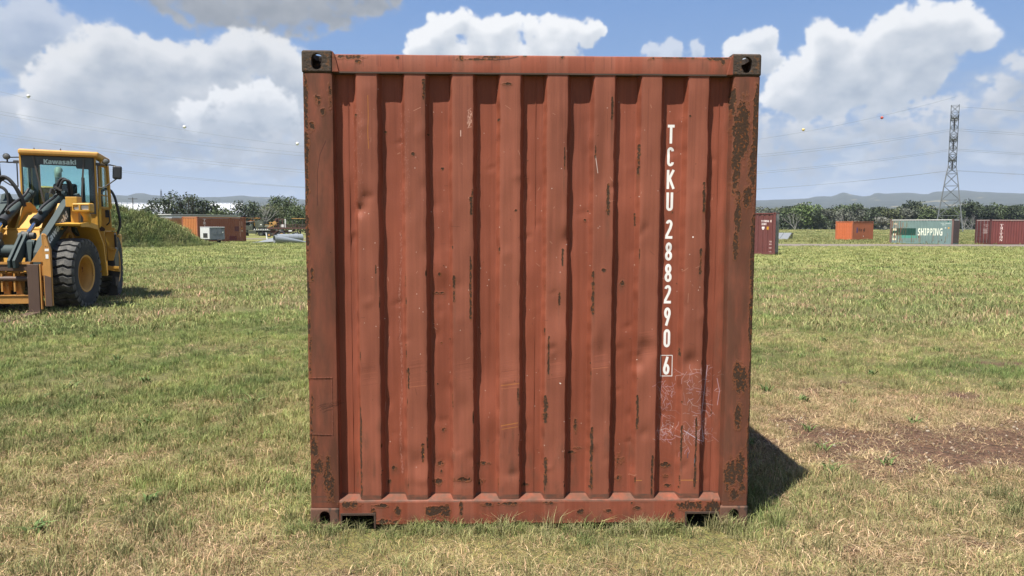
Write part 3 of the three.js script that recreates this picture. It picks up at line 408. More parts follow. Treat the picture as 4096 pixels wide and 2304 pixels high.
  // strokes: scratches, weld spatter, runs, chalk; drawn on their own layer
  const layer = canvasOf(N, N), g = layer.getContext('2d');
  g.lineCap = 'round'; g.lineJoin = 'round';
  const px = N / FW;
  const stroke = (pts, w, col) => { g.strokeStyle = col; g.lineWidth = w * px; g.beginPath(); pts.forEach(([x, y], i) => (i ? g.lineTo(X(x), Y(y)) : g.moveTo(X(x), Y(y)))); g.stroke(); };
  // bands of scraped paint at forklift height, ridge by ridge, rising to the right
  [[-0.885, 0.86], [-0.625, 0.87], [-0.37, 0.875], [-0.115, 0.86], [0.135, 0.90], [0.385, 0.97], [0.64, 1.03]].forEach(([x, y], k) => {
    for (let i = 0; i < 16; i++) { const yy = y + (R() - 0.5) * 0.14, a = x - 0.052 + 0.02 * R(), b = x + 0.05 - 0.03 * R(); stroke([[a, yy], [b, yy + 0.012]], 0.0016 + 0.0015 * R(), R() < 0.5 ? 'rgba(96,50,38,0.22)' : 'rgba(186,110,84,0.18)'); }
    if (k % 2) stroke([[x - 0.05, y - 0.078], [x + 0.02 + 0.03 * R(), y - 0.068]], 0.0025, 'rgba(196,124,88,0.5)');
  });
  stroke([[-0.165, 0.80], [-0.066, 0.812]], 0.004, 'rgba(200,132,62,0.55)'); stroke([[-0.165, 0.575], [-0.072, 0.592]], 0.004, 'rgba(200,132,62,0.6)'); stroke([[-0.16, 0.556], [-0.072, 0.571]], 0.003, 'rgba(200,132,62,0.5)');
  stroke([[-0.601, 0.455], [-0.590, 0.40]], 0.006, 'rgba(205,130,50,0.9)'); stroke([[-0.874, 2.36], [-0.873, 2.25], [-0.877, 2.17], [-0.873, 2.08]], 0.0022, 'rgba(190,125,40,0.85)');
  stroke([[0.339, 2.05], [0.353, 1.96]], 0.0035, 'rgba(225,205,196,0.9)'); stroke([[-0.384, 2.18], [-0.384, 2.15]], 0.004, 'rgba(235,205,190,0.9)');
  for (let i = 0; i < 26; i++) stroke([[-0.335 + 0.03 * R() - 0.015, 2.30 - 0.1 * R()], [-0.335 + 0.03 * R() - 0.015, 2.29 - 0.1 * R()]], 0.0015, 'rgba(225,180,160,0.7)');
  stroke([[-1.098, 2.12], [-1.13, 2.05], [-1.146, 1.95], [-1.148, 1.78]], 0.004, 'rgba(62,34,30,0.6)');
  stroke([[-0.297, 2.552], [-0.2, 2.551], [-0.13, 2.555], [-0.08, 2.567]], 0.007, 'rgba(58,40,40,0.8)');
  for (let i = 0; i < 16; i++) { const x = -1.17 + 0.09 * R(), y = 0.665 + 0.05 * R(); stroke([[x, y - 0.012], [x + 0.02, y], [x + 0.045, y + 0.003]], 0.004, 'rgba(66,40,30,0.45)'); }
  for (let i = 0; i < 90; i++) { const x = -0.96 + 1.95 * R(), y = 0.25 + 2.1 * R(), l = 0.01 + 0.05 * R() * R(), a = R() * 6.3; stroke([[x, y], [x + Math.cos(a) * l, y + Math.sin(a) * l]], 0.0012 + 0.001 * R(), R() < 0.6 ? 'rgba(60,34,28,0.55)' : 'rgba(226,176,150,0.45)'); }
  for (let i = 0; i < 130; i++) { const x = -0.95 + 1.95 * R(), y = 0.3 + 2.1 * R(); g.fillStyle = 'rgba(245,225,212,0.9)'; g.beginPath(); g.arc(X(x), Y(y), 0.9 + R() * 0.9, 0, 7); g.fill(); }
  for (let i = 0; i < 26; i++) { const x = (R() - 0.5) * 1.9, l = 0.02 + 0.06 * R(); stroke([[x, 2.572], [x + 0.002 * R(), 2.572 - l]], 0.003 + 0.004 * R(), 'rgba(70,42,40,0.28)'); }
  for (let i = 0; i < 70; i++) { const x = -0.945 + 1.9 * R(), y = 2.46 - 0.1 * R(), l = 0.1 + 0.5 * R(); stroke([[x, y], [x + 0.004 * (R() - 0.5), y - l * 0.5], [x + 0.004 * (R() - 0.5), y - l]], 0.003 + 0.005 * R(), 'rgba(84,46,36,0.13)'); }
  // pale dusty band down the third recess and on the second
  for (let i = 0; i < 420; i++) { const y = 0.3 + 1.35 * R(), x = -0.718 + 0.012 * (R() - 0.5) + 0.006 * Math.sin(y * 9); stroke([[x, y], [x + 0.002 * (R() - 0.5), y - 0.012 * R()]], 0.001, 'rgba(206,160,146,0.5)'); }
  for (let i = 0; i < 260; i++) { const y = 1.7 + 0.6 * R(), x = -0.965 + 0.06 * R() + (R() < 0.5 ? 0.25 : 0); stroke([[x, y], [x + 0.006 * (R() - 0.5), y - 0.004]], 0.0012, 'rgba(200,150,138,0.5)'); }
  // old tape or chalk scuffs low on the right
  for (let i = 0; i < 300; i++) {
    const t = R(); let x, y;
    if (t < 0.3) { x = 0.93 + 0.05 * (R() - 0.5) + 0.07 * R(); y = 0.47 + 0.44 * R(); x += (y - 0.6) * 0.12; } else if (t < 0.55) { x = 0.72 + 0.07 * R(); y = 0.46 + 0.38 * R(); } else if (t < 0.8) { x = 0.66 + 0.38 * R(); y = 0.52 + 0.05 * (R() - 0.5) - 0.1 * (x - 0.85) * (x > 0.85 ? 1 : 0); } else { x = 0.84 + 0.1 * R(); y = 0.44 + 0.46 * R(); }
    const a = R() * 6.3, l = 0.01 + 0.05 * R() * R(), b = a + (R() - 0.5) * 2;
    stroke([[x, y], [x + Math.cos(a) * l, y + Math.sin(a) * l], [x + Math.cos(a) * l + Math.cos(b) * l * 0.6, y + Math.sin(a) * l + Math.sin(b) * l * 0.6]], 0.0009 + 0.0012 * R(), `rgba(${205 + 30 * R()},${188 + 25 * R()},${198 + 20 * R()},${0.18 + 0.34 * R()})`);
  }
  stroke([[0.985, 0.9], [0.97, 0.74], [0.955, 0.6], [0.975, 0.47]], 0.004, 'rgba(208,190,205,0.6)'); stroke([[1.04, 0.83], [1.055, 0.76], [1.045, 0.68]], 0.003, 'rgba(208,185,200,0.5)'); stroke([[0.85, 0.545], [0.97, 0.47]], 0.004, 'rgba(214,196,212,0.65)');
  stroke([[0.915, 0.39], [0.913, 0.34]], 0.006, 'rgba(52,92,104,0.8)'); stroke([[0.876, 0.42], [0.874, 0.39]], 0.004, 'rgba(60,74,96,0.8)'); stroke([[0.918, 0.30], [0.917, 0.287]], 0.005, 'rgba(190,180,50,0.8)'); stroke([[0.84, 0.263], [0.93, 0.262]], 0.003, 'rgba(200,140,70,0.8)'); stroke([[0.585, 0.262], [0.62, 0.263]], 0.003, 'rgba(200,140,70,0.8)');
  g.fillStyle = 'rgba(245,238,232,1)'; g.beginPath(); g.arc(X(0.875), Y(1.617), 3.2, 0, 7); g.fill();
  g.fillStyle = 'rgba(240,226,214,1)'; g.beginPath(); g.ellipse(X(0.16), Y(0.812), 4.5, 2.2, 0.5, 0, 7); g.fill();
  // container number, painted down the eighth recess
  const T = (pts, w = 0.0138) => stroke(pts, w, 'rgb(244,243,238)');
  g.lineCap = 'butt'; g.lineJoin = 'miter';
  const cx0 = 0.7545, w2 = 0.0185;
  const arc = (cx, cy, rx, ry, a0, a1, n = 18) => Array.from({ length: n + 1 }, (_, i) => { const a = ((a0 + ((a1 - a0) * i) / n) * Math.PI) / 180; return [cx + rx * Math.cos(a), cy + ry * Math.sin(a)]; });
  const GLY = {
    T: (x, b, h) => { T([[x - w2, b + h - 0.007], [x + w2, b + h - 0.007]]); T([[x, b + h], [x, b]]); },
    C: (x, b, h) => T([...arc(x, b + h - 0.021, w2 - 0.007, 0.014, 0, 180), ...arc(x, b + 0.021, w2 - 0.007, 0.014, 180, 360)].map((p) => p)),
    K: (x, b, h) => { T([[x - w2 + 0.007, b], [x - w2 + 0.007, b + h]]); T([[x + w2, b + h], [x - w2 + 0.008, b + h * 0.42]]); T([[x - 0.003, b + h * 0.56], [x + w2 + 0.001, b]]); },
    U: (x, b, h) => T([[x - w2 + 0.007, b + h], ...arc(x, b + 0.02, w2 - 0.007, 0.013, 180, 360), [x + w2 - 0.007, b + h]]),
    2: (x, b, h) => T([...arc(x, b + h - 0.023, w2 - 0.007, 0.016, 170, -15), [x + w2 - 0.012, b + h * 0.56], [x - w2 + 0.006, b + 0.018], [x - w2 + 0.005, b + 0.007], [x + w2, b + 0.007]]),
    8: (x, b, h) => { T(arc(x, b + h * 0.75 - 0.003, w2 - 0.008, h * 0.25 - 0.006, 0, 360, 28)); T(arc(x, b + h * 0.27 - 0.001, w2 - 0.006, h * 0.27 - 0.008, 0, 360, 28)); },
    9: (x, b, h) => { T(arc(x, b + h * 0.7, w2 - 0.007, h * 0.3 - 0.007, 0, 360, 28)); T([[x + w2 - 0.0075, b + h * 0.68], [x + w2 - 0.011, b + h * 0.48], [x - 0.006, b]]); },
    0: (x, b, h) => T([...arc(x, b + h - 0.025, w2 - 0.007, 0.018, 0, 180), ...arc(x, b + 0.025, w2 - 0.007, 0.018, 180, 360), [x + w2 - 0.007, b + h - 0.025]]),
    6: (x, b, h) => { T(arc(x, b + h * 0.3, w2 - 0.007, h * 0.3 - 0.007, 0, 360, 28)); T([[x - w2 + 0.0075, b + h * 0.32], [x - w2 + 0.011, b + h * 0.52], [x + 0.006, b + h]]); },
  };
  for (const [c, top, bot] of [['T', 2.223, 2.123], ['C', 2.103, 2.001], ['K', 1.981, 1.878], ['U', 1.859, 1.759], [2, 1.71, 1.607], [8, 1.588, 1.487], [8, 1.47, 1.369], [2, 1.351, 1.25], [9, 1.227, 1.126], [0, 1.106, 1.005], [6, 0.952, 0.851]]) GLY[c](cx0, bot, top - bot);
  T([[0.7225, 0.9595], [0.787, 0.9595], [0.787, 0.8435], [0.7225, 0.8435], [0.7225, 0.9620]], 0.0035);
  const L = g.getImageData(0, 0, N, N).data;
  const out = canvasOf(N, N), oc = out.getContext('2d'), im = oc.createImageData(N, N), D = im.data;
  const bc = canvasOf(N, N), bx = bc.getContext('2d'), bi = bx.createImageData(N, N), B = bi.data;
  const rc = canvasOf(N, N), rx = rc.getContext('2d'), ri = rx.createImageData(N, N), RR = ri.data;
  const SL = new Float32Array(1024); for (let i = 0; i < 1024; i++) SL[i] = toS(i / 1023);
  const fromS = new Float32Array(256); for (let i = 0; i < 256; i++) fromS[i] = i <= 10 ? i / 255 / 12.92 : Math.pow((i / 255 + 0.055) / 1.055, 2.4);
  const yy = (j) => (1 - j / N) * FH;                   // height of a texel row; dust and grit lie on the sill's ledge
  // the outward ribs and the frame are chalked and rubbed, the recesses keep more of their colour
  const RIDGE = new Float32Array(N); for (let i = 0; i < N; i++) { const x = (i / N - 0.5) * FW; let q = Math.abs(x) > 1.06 ? 0.5 : 0; for (let e = 0; e < 16; e += 2) q = Math.max(q, sm(x, edges[e] - 0.004, edges[e] + 0.004) * (1 - sm(x, edges[e + 1] - 0.004, edges[e + 1] + 0.004))); RIDGE[i] = q; }
  for (let j = 0; j < N; j++) for (let i = 0; i < N; i++) {
    const k = j * N + i, o = k * 4, u = (i / N) * FW, v = (j / N) * FH;
    const big = fbm(u * 2.2, v * 1.1 + 3, 3), streak = fbm(u * 45, v * 1.5, 3), fine = pn(u * 190, v * 190);
    let p = pot[k], rust = 0, rim = 0;
    if (p > 0.02) { const n = 0.62 * fbm(u * 17, v * 9 + 11, 4, 0.6) + 0.62 * fbm(u * 62, v * 40 + 5, 4, 0.62); const q = p * 0.9 + n * 0.9; rust = sm(q, 0.44, 0.60); rim = sm(q, 0.16, 0.46) * (1 - rust); }
    const gr = grime[k] > 0.01 ? grime[k] * clamp(0.55 + 1.5 * fbm(u * 22, v * 6 + 40, 5, 0.6), 0, 1) : 0;
    const m = 1 + 0.26 * big + 0.17 * streak + 0.06 * fine + 0.12 * fbm(u * 7 + 30, v * 5, 4), pink = clamp(0.5 + 0.9 * fbm(u * 1.3 + 9, v * 0.9, 3) + 0.3 * streak, 0, 1);
    const outer = RIDGE[i]; let r = lerp(lerp(0.212, 0.228, pink), 0.230, outer) * m, gg = lerp(lerp(0.057, 0.066, pink), 0.073, outer) * m, b = lerp(lerp(0.030, 0.038, pink), 0.043, outer) * m;
    if (yy(j) > 0.147 && yy(j) < 0.186) { const d = clamp(0.62 + 1.1 * fbm(u * 20, v * 60, 4), 0.15, 0.95); r = lerp(r, 0.115, d); gg = lerp(gg, 0.062, d); b = lerp(b, 0.044, d); }
    r = lerp(r, 0.095, gr * 0.8); gg = lerp(gg, 0.046, gr * 0.8); b = lerp(b, 0.028, gr * 0.8);
    const px0 = (i / N - 0.5) * FW, onPost = px0 > 1.063 ? 0.62 : px0 < -1.056 ? 0.5 : 0; if (onPost) { const d = clamp(onPost + 1.0 * fbm(u * 11 + 3, v * 2.6 + 17, 5, 0.6), 0, 0.92); r = lerp(r, 0.098, d); gg = lerp(gg, 0.040, d); b = lerp(b, 0.024, d); }
    const la = L[o + 3] / 255; if (la > 0) { r = lerp(r, fromS[L[o]] * 0.86, la); gg = lerp(gg, fromS[L[o + 1]] * 0.86, la); b = lerp(b, fromS[L[o + 2]] * 0.86, la); }
    r = lerp(r, 0.17, rim * 0.62); gg = lerp(gg, 0.060, rim * 0.62); b = lerp(b, 0.024, rim * 0.62);
    const rn = rust > 0 ? 0.5 + 0.5 * pn(u * 120, v * 120) : 0, or = rust > 0 ? sm(fbm(u * 60, v * 60 + 5, 3), 0.12, 0.4) : 0;
    r = lerp(r, lerp(0.036, 0.062, rn) + 0.11 * or, rust); gg = lerp(gg, lerp(0.022, 0.034, rn) + 0.026 * or, rust); b = lerp(b, lerp(0.014, 0.021, rn), rust);
    D[o] = SL[clamp(Math.round(r * 1023), 0, 1023)]; D[o + 1] = SL[clamp(Math.round(gg * 1023), 0, 1023)]; D[o + 2] = SL[clamp(Math.round(b * 1023), 0, 1023)]; D[o + 3] = 255;
    const h = 0.62 + 0.05 * big + 0.02 * fine + rim * 0.3 - rust * (0.32 - 0.25 * rn); B[o] = B[o + 1] = B[o + 2] = clamp(h, 0, 1) * 255; B[o + 3] = 255;
    const rg = clamp(0.62 + 0.08 * streak + rust * 0.4 + gr * 0.2, 0, 1); RR[o] = RR[o + 1] = RR[o + 2] = rg * 255; RR[o + 3] = 255;
  }
  oc.putImageData(im, 0, 0); bx.putImageData(bi, 0, 0); rx.putImageData(ri, 0, 0);
  return new THREE.MeshPhysicalMaterial({ specularIntensity: 0.45, map: texOf(out, true, false), bumpMap: texOf(bc, false, false), bumpScale: 0.0035, roughnessMap: texOf(rc, false, false), roughness: 1 });
}
const facePaint = makeFacePaint();
const sidePaint = weathered([0.25, 0.062, 0.035], [0.07, 0.042, 0.028], 0.1, 31, 0.55);
const castIron = (() => {
  const map = pixelTex(512, (u, v, o) => { const a = wrapN(u, v, 9, 5, 3), f = wrapN(u, v, 50, 3, 8), r = sm(wrapN(u, v, 14, 4, 60), 0.1, 0.35); const k = 1 + 0.5 * a + 0.35 * f; o[0] = lerp(0.046, 0.115, r) * k; o[1] = lerp(0.031, 0.052, r) * k; o[2] = lerp(0.021, 0.020, r) * k; });
  const b = pixelTex(512, (u, v, o) => { o[0] = o[1] = o[2] = 0.5 + 0.35 * wrapN(u, v, 26, 4, 5) + 0.25 * wrapN(u, v, 8, 3, 15); }, false);
  map.repeat.set(3, 3); b.repeat.set(3, 3);
  return new THREE.MeshStandardMaterial({ map, bumpMap: b, bumpScale: 0.006, roughness: 0.9 });
})();
const castWorn = weathered([0.125, 0.060, 0.038], [0.055, 0.034, 0.024], 0.42, 77, 0.9);
const faceUV = (g) => { g = clean(g); const p = g.attributes.position, uv = g.attributes.uv; for (let i = 0; i < p.count; i++) uv.setXY(i, (p.getX(i) + FW / 2) / FW, p.getY(i) / FH); return g; };

// corner casting about its own centre: hollow block with holes in three faces
function castingGeo(sx, sy, sz) {                      // the sides that carry holes: sx, sy, sz = +-1
  const w = 0.162, h = 0.118, d = 0.178;
  const oval = (a, b) => { const n = []; for (let i = 0; i <= 10; i++) { const t = (Math.PI * i) / 10; n.push([a * Math.cos(t), b - a + a * Math.sin(t)]); } for (let i = 0; i <= 10; i++) { const t = Math.PI + (Math.PI * i) / 10; n.push([a * Math.cos(t), -(b - a) + a * Math.sin(t)]); } return n; };
  const body = new RoundedBoxGeometry(w, h, d, 3, 0.013);
  const inner = new THREE.BoxGeometry(w - 0.056, h - 0.056, d - 0.056);
  const front = plate(oval(0.029, 0.042), 0.12); front.translate(0, 0, sz > 0 ? 0.02 : -0.14);
  const side = plate(oval(0.022, 0.032).map(([a, b]) => [b, a]), 0.12); side.rotateY(Math.PI / 2); side.translate(sx > 0 ? 0.02 : -0.14, -0.008, 0.022 * sz);
  const top = plate(oval(0.031, 0.062), 0.1); top.rotateX(-Math.PI / 2); top.translate(0, sy > 0 ? 0.01 : -0.11, 0);
  return metric(cut(body, inner, front, side, top));
}
function corrugated(len, h, pitch, flat, depth, rows = 2, wob) {   // sheet in x (0..len), y (0..h); ridges towards +z
  const xs = [], slope = (pitch - 2 * flat) / 2, n = Math.round(len / pitch), off = (len - n * pitch) / 2;
  xs.push([0, 0]);
  for (let i = 0; i < n; i++) { const a = off + i * pitch + flat / 2; xs.push([a, 0], [a + slope, depth], [a + slope + flat, depth], [a + 2 * slope + flat, 0]); }
  xs.push([len, 0]);
  const pos = [], uv = [], idx = [];
  for (let j = 0; j <= rows; j++) for (const [x, z] of xs) { const y = (j / rows) * h; pos.push(x, y, z + (wob ? wob(x, y) : 0)); uv.push(x, y); }
  for (let j = 0; j < rows; j++) for (let i = 0; i < xs.length - 1; i++) { const a = j * xs.length + i, b = a + xs.length; idx.push(a, a + 1, b + 1, a, b + 1, b); }
  const g = new THREE.BufferGeometry(); g.setAttribute('position', new THREE.Float32BufferAttribute(pos, 3)); g.setAttribute('uv', new THREE.Float32BufferAttribute(uv, 2)); g.setIndex(idx);
  const f = g.toNonIndexed(); f.computeVertexNormals(); return f;
}
{
  const c = thing('shipping_container', 'large red brown container seen end on, white TCKU 288290 6 down its ribbed wall', 'shipping container', [0, 0.006, 0]);
  const RID = [[-0.937, -0.826], [-0.683, -0.570], [-0.429, -0.317], [-0.174, -0.064], [0.077, 0.188], [0.329, 0.438], [0.582, 0.691], [0.833, 0.943]];
  // ---- ribbed end wall with the knocks it has taken
  const prof = [];
  const zr = -0.058, zt = -0.012, s = 0.0185, e = 0.004;
  const add = (x, z) => prof.push([x, z]);
  add(-1.075, zr); add(-1.02, zr);
  for (const [a, b] of RID) {
    const L = [[a - s - e, zr], [a - s + e * 0.6, zr + 0.004], [a - e * 0.6, zt - 0.005], [a + e, zt]], Rr = [[b - e, zt], [b + e * 0.6, zt - 0.005], [b + s - e * 0.6, zr + 0.004], [b + s + e, zr]];
    const last = prof[prof.length - 1][0]; for (let q = 1; q <= 3; q++) add(lerp(last, L[0][0], q / 4), zr);
    L.forEach((p) => add(...p)); for (let q = 1; q <= 5; q++) add(lerp(L[3][0], Rr[0][0], q / 6), zt); Rr.forEach((p) => add(...p));
  }
  for (const x of [1.0, 1.02, 1.034]) add(x, zr); add(1.038, zr + 0.006); add(1.06, zr + 0.006); add(1.09, zr + 0.006);
  const dents = [[-0.90, 1.80, 0.035, 0.07, -0.013], [-0.93, 1.755, 0.02, 0.03, -0.02], [0.145, 1.55, 0.06, 0.12, -0.012], [0.185, 1.60, 0.02, 0.05, -0.012], [0.135, 1.22, 0.06, 0.10, -0.010], [0.385, 1.95, 0.05, 0.12, -0.012], [0.40, 2.15, 0.05, 0.1, -0.006], [0.62, 1.0, 0.05, 0.06, -0.016], [0.59, 0.92, 0.03, 0.04, -0.018], [0.64, 1.06, 0.05, 0.06, 0.004], [0.88, 0.93, 0.035, 0.05, -0.016], [-0.25, 0.6, 0.06, 0.10, 0.010], [-0.25, 0.86, 0.06, 0.1, -0.008], [-0.63, 0.36, 0.05, 0.06, -0.010], [-0.37, 0.68, 0.05, 0.08, -0.006], [-0.5, 1.3, 0.05, 0.08, -0.007], [-0.48, 1.44, 0.05, 0.08, 0.006], [0.0, 1.4, 0.07, 0.2, 0.006], [0.25, 1.55, 0.06, 0.12, 0.006], [0.5, 1.75, 0.06, 0.15, 0.005], [0.5, 1.05, 0.06, 0.1, 0.008], [-0.885, 0.86, 0.05, 0.06, -0.003], [-0.37, 0.9, 0.05, 0.06, -0.003], [-0.12, 0.98, 0.05, 0.07, -0.004], [0.135, 0.93, 0.05, 0.07, -0.010], [0.385, 0.98, 0.05, 0.07, -0.008], [-0.37, 0.25, 0.05, 0.03, -0.008], [-0.62, 0.23, 0.06, 0.03, -0.005], [0.13, 1.9, 0.05, 0.1, 0.003], [0.64, 1.5, 0.05, 0.2, -0.004], [-0.12, 1.2, 0.05, 0.2, -0.004], [0.13, 0.45, 0.05, 0.1, -0.005], [0.40, 0.62, 0.05, 0.1, -0.005]];
  { const r = rng(61); for (let i = 0; i < 90; i++) { const s = 0.012 + 0.03 * r() * r(); dents.push([-1.0 + 2.0 * r(), 0.25 + 2.0 * r() ** 1.4, s, s * (0.7 + 1.2 * r()), (r() < 0.75 ? -1 : 0.7) * (0.002 + 0.005 * r())]); } }
  const rows = 170, y0 = 0.145, y1 = 2.482, pos = [], idx = [], nx = prof.length;
  for (let j = 0; j <= rows; j++) for (const [x, z] of prof) {
    const y = lerp(y0, y1, j / rows), ends = sm(y, 0.18, 0.3) * (1 - sm(y, 2.38, 2.47)); let d = 0.0026 * pn(x * 5, y * 3.2) + 0.0022 * pn(x * 14, y * 6);
    for (const [dx, dy, rx, ry, q] of dents) { const t = ((x - dx) / rx) ** 2 + ((y - dy) / ry) ** 2; if (t < 6) d += q * Math.exp(-t); }
    const edge = z > zr + 0.001 && z < zt - 0.001 ? 1 : 0.4;
    pos.push(x + edge * ends * 0.005 * pn(x * 3, y * 5.5 + 7) + edge * ends * 0.003 * pn(x * 3 + 20, y * 17), y, z + d * ends);
  }
  for (let j = 0; j < rows; j++) for (let i = 0; i < nx - 1; i++) { const a = j * nx + i, b = a + nx; idx.push(a, a + 1, b + 1, a, b + 1, b); }
  let wall = new THREE.BufferGeometry(); wall.setAttribute('position', new THREE.Float32BufferAttribute(pos, 3)); wall.setIndex(idx); wall.computeVertexNormals();
  mesh('end_wall', faceUV(wall), facePaint, c);
  // upright weld seams where wall sheets meet
  for (const [x, z] of [[0.017, zr], [1.012, zr], [-0.987, zr]]) mesh('weld_seam', faceUV(span(x - 0.0018, x + 0.0018, 0.19, 2.47, z - 0.002, z + 0.0025)), facePaint, c);
  // ---- rails
  const railGeo = (pts, x0, x1) => { const n = 60, P = [], I = []; for (let i = 0; i <= n; i++) { const x = lerp(x0, x1, i / n); for (const [z, y] of pts) P.push(x, y + 0.0016 * pn(x * 4, y * 9 + z * 30), z + 0.0018 * pn(x * 3.3 + 9, y * 14)); } const m = pts.length; for (let i = 0; i < n; i++) for (let k = 0; k < m; k++) { const a = i * m + k, b = i * m + ((k + 1) % m), d = a + m, f = b + m; I.push(a, d, f, a, f, b); } const g = new THREE.BufferGeometry(); g.setAttribute('position', new THREE.Float32BufferAttribute(P, 3)); g.setIndex(I); return faceUV(toCreasedNormals(g, 0.5)); };
  mesh('top_rail', [railGeo([[-0.10, 2.484], [-0.016, 2.484], [-0.014, 2.562], [-0.017, 2.570], [-0.025, 2.575], [-0.10, 2.578]], -1.052, 1.062)], facePaint, c);
  mesh('rail_lip', railGeo([[-0.075, 2.4745], [-0.008, 2.4745], [-0.008, 2.4825], [-0.075, 2.4825]], -1.056, 1.066), M.rustDark, c);
  for (const q of [-1, 1]) { const x = q < 0 ? -1.0575 : 1.0675; const gs = plate([[x, 2.478], [x - q * 0.034, 2.478], [x - q * 0.012, 2.572], [x, 2.588]], 0.012, [], 0.003); gs.translate(0, 0, -0.015); mesh('gusset', faceUV(gs), facePaint, c); }
  let sill = plate([[-0.004, 0.024], [-0.004, 0.146], [-0.0065, 0.153], [-0.0125, 0.1585], [-0.062, 0.178], [-0.12, 0.178], [-0.12, 0.014], [-0.012, 0.016]].map(([z, y]) => [z, y]), 2.119); sill.rotateY(-Math.PI / 2); sill.translate(1.0605, 0, 0);
  sill = cut(sill, span(-1.043, -0.868, -0.1, 0.0745, -0.4, 0.1), span(0.873, 1.047, -0.1, 0.0745, -0.4, 0.1));
  mesh('bottom_rail', faceUV(sill), facePaint, c);
  for (const [a, b] of [[-1.043, -0.868], [0.873, 1.047]]) each('notch_frame', [span(a - 0.009, b + 0.009, 0.0745, 0.0865, -0.1, -0.0005), span(a - 0.0095, a, 0, 0.0755, -0.1, -0.001), span(b, b + 0.0095, 0, 0.0755, -0.1, -0.001)], M.rustDark, c);
  // ---- posts, rounded on the outer edge
  const postGeo = (pts) => { const n = 90, P = [], I = [], m = pts.length; for (let j = 0; j <= n; j++) { const y = lerp(0.1185, 2.4725, j / n); for (const [x, z] of pts) P.push(x + 0.0022 * pn(x * 3, y * 4), y, z + 0.0022 * pn(x * 9, y * 5 + 3)); } for (let j = 0; j < n; j++) for (let k = 0; k < m; k++) { const a = j * m + k, b = j * m + ((k + 1) % m), d = a + m, f = b + m; I.push(a, b, f, a, f, d); } const g = new THREE.BufferGeometry(); g.setAttribute('position', new THREE.Float32BufferAttribute(P, 3)); g.setIndex(I); return toCreasedNormals(g, 0.45); };
  const LP = [[-1.216, -0.02], [-1.2135, -0.0095], [-1.206, -0.005], [-1.14, -0.005], [-1.068, -0.005], [-1.061, -0.008], [-1.058, -0.016], [-1.052, -0.075], [-1.216, -0.16]], RP = LP.map(([x, z]) => [-x, z]).reverse();
  mesh('corner_post', faceUV(postGeo(LP)), facePaint, c); mesh('corner_post', faceUV(postGeo(RP.map(([x, z]) => [x > 1.1 ? x : x + 0.012, z]))), facePaint, c);
  for (const q of [-1, 1]) mesh('corner_post', span(q < 0 ? -1.216 : 1.10, q < 0 ? -1.10 : 1.216, 0.1185, 2.4725, -6.05, -5.95), sidePaint, c);
  for (const sx of [-1, 1]) for (const sy of [-1, 1]) for (const sz of [-1, 1]) { const g = castingGeo(sx, sy, sz); g.translate(sx * (1.219 - 0.081), sy > 0 ? 2.591 - 0.059 : 0.059, sz > 0 ? -0.089 : -6.058 + 0.089); mesh('corner_casting', g, sy > 0 ? castIron : castWorn, c); }
  // ---- patch welded on the left post
  const bead = (pts) => { const out = []; for (let i = 0; i < pts.length - 1; i++) { const [a, b] = [pts[i], pts[i + 1]], n = Math.round(Math.hypot(a[0] - b[0], a[1] - b[1]) / 0.008); for (let k = 0; k <= n; k++) { const g = new THREE.SphereGeometry(0.0032 + 0.001 * pn(i * 5 + k, 3.3), 6, 5); g.translate(lerp(a[0], b[0], k / n) + 0.0012 * pn(k * 1.7, i), lerp(a[1], b[1], k / n), -0.0045); out.push(g); } } return faceUV(join(out)); };
  mesh('weld_bead', bead([[-1.213, 0.844], [-1.087, 0.847], [-1.086, 0.53], [-1.212, 0.532]]), facePaint, c);
  // ---- sides, roof, floor, far end with doors
  for (const q of [-1, 1]) {
    const w = corrugated(5.7, 2.33, 0.278, 0.07, 0.036); w.rotateY((q * Math.PI) / 2); w.translate(q * 1.175, 0.15, q < 0 ? -5.88 : -0.18); mesh('side_wall', w, sidePaint, c);
    each('side_rail', [span(q < 0 ? -1.214 : 1.154, q < 0 ? -1.154 : 1.214, 2.484, 2.56, -5.88, -0.179), span(q < 0 ? -1.214 : 1.154, q < 0 ? -1.154 : 1.214, 0.02, 0.17, -5.88, -0.179)], sidePaint, c);
  }
  const roof = corrugated(5.66, 2.32, 0.21, 0.08, 0.02); roof.rotateX(-Math.PI / 2); roof.rotateY(Math.PI / 2); roof.translate(1.16, 2.535, -0.19); mesh('roof', roof, sidePaint, c);
  mesh('floor', span(-1.15, 1.15, 0.14, 0.17, -5.95, -0.122), std([0.1, 0.07, 0.045], 0.8), c);
  each('cross_member', [-0.5, -1.2, -1.9, -2.6, -3.3, -4, -4.7, -5.4].map((z) => span(-1.15, 1.15, 0.03, 0.139, z - 0.03, z)), M.rustDark, c);
  for (const q of [-1, 1]) { const d = mesh('door', [span(q < 0 ? -1.09 : 0.006, q < 0 ? -0.006 : 1.09, 0.15, 2.47, -6.04, -5.99)], sidePaint, c); for (const x of [0.3, 0.8]) mesh('locking_bar', rod([q * x, 0.12, -6.06], [q * x, 2.5, -6.06], 0.017), M.steel, d); }
}
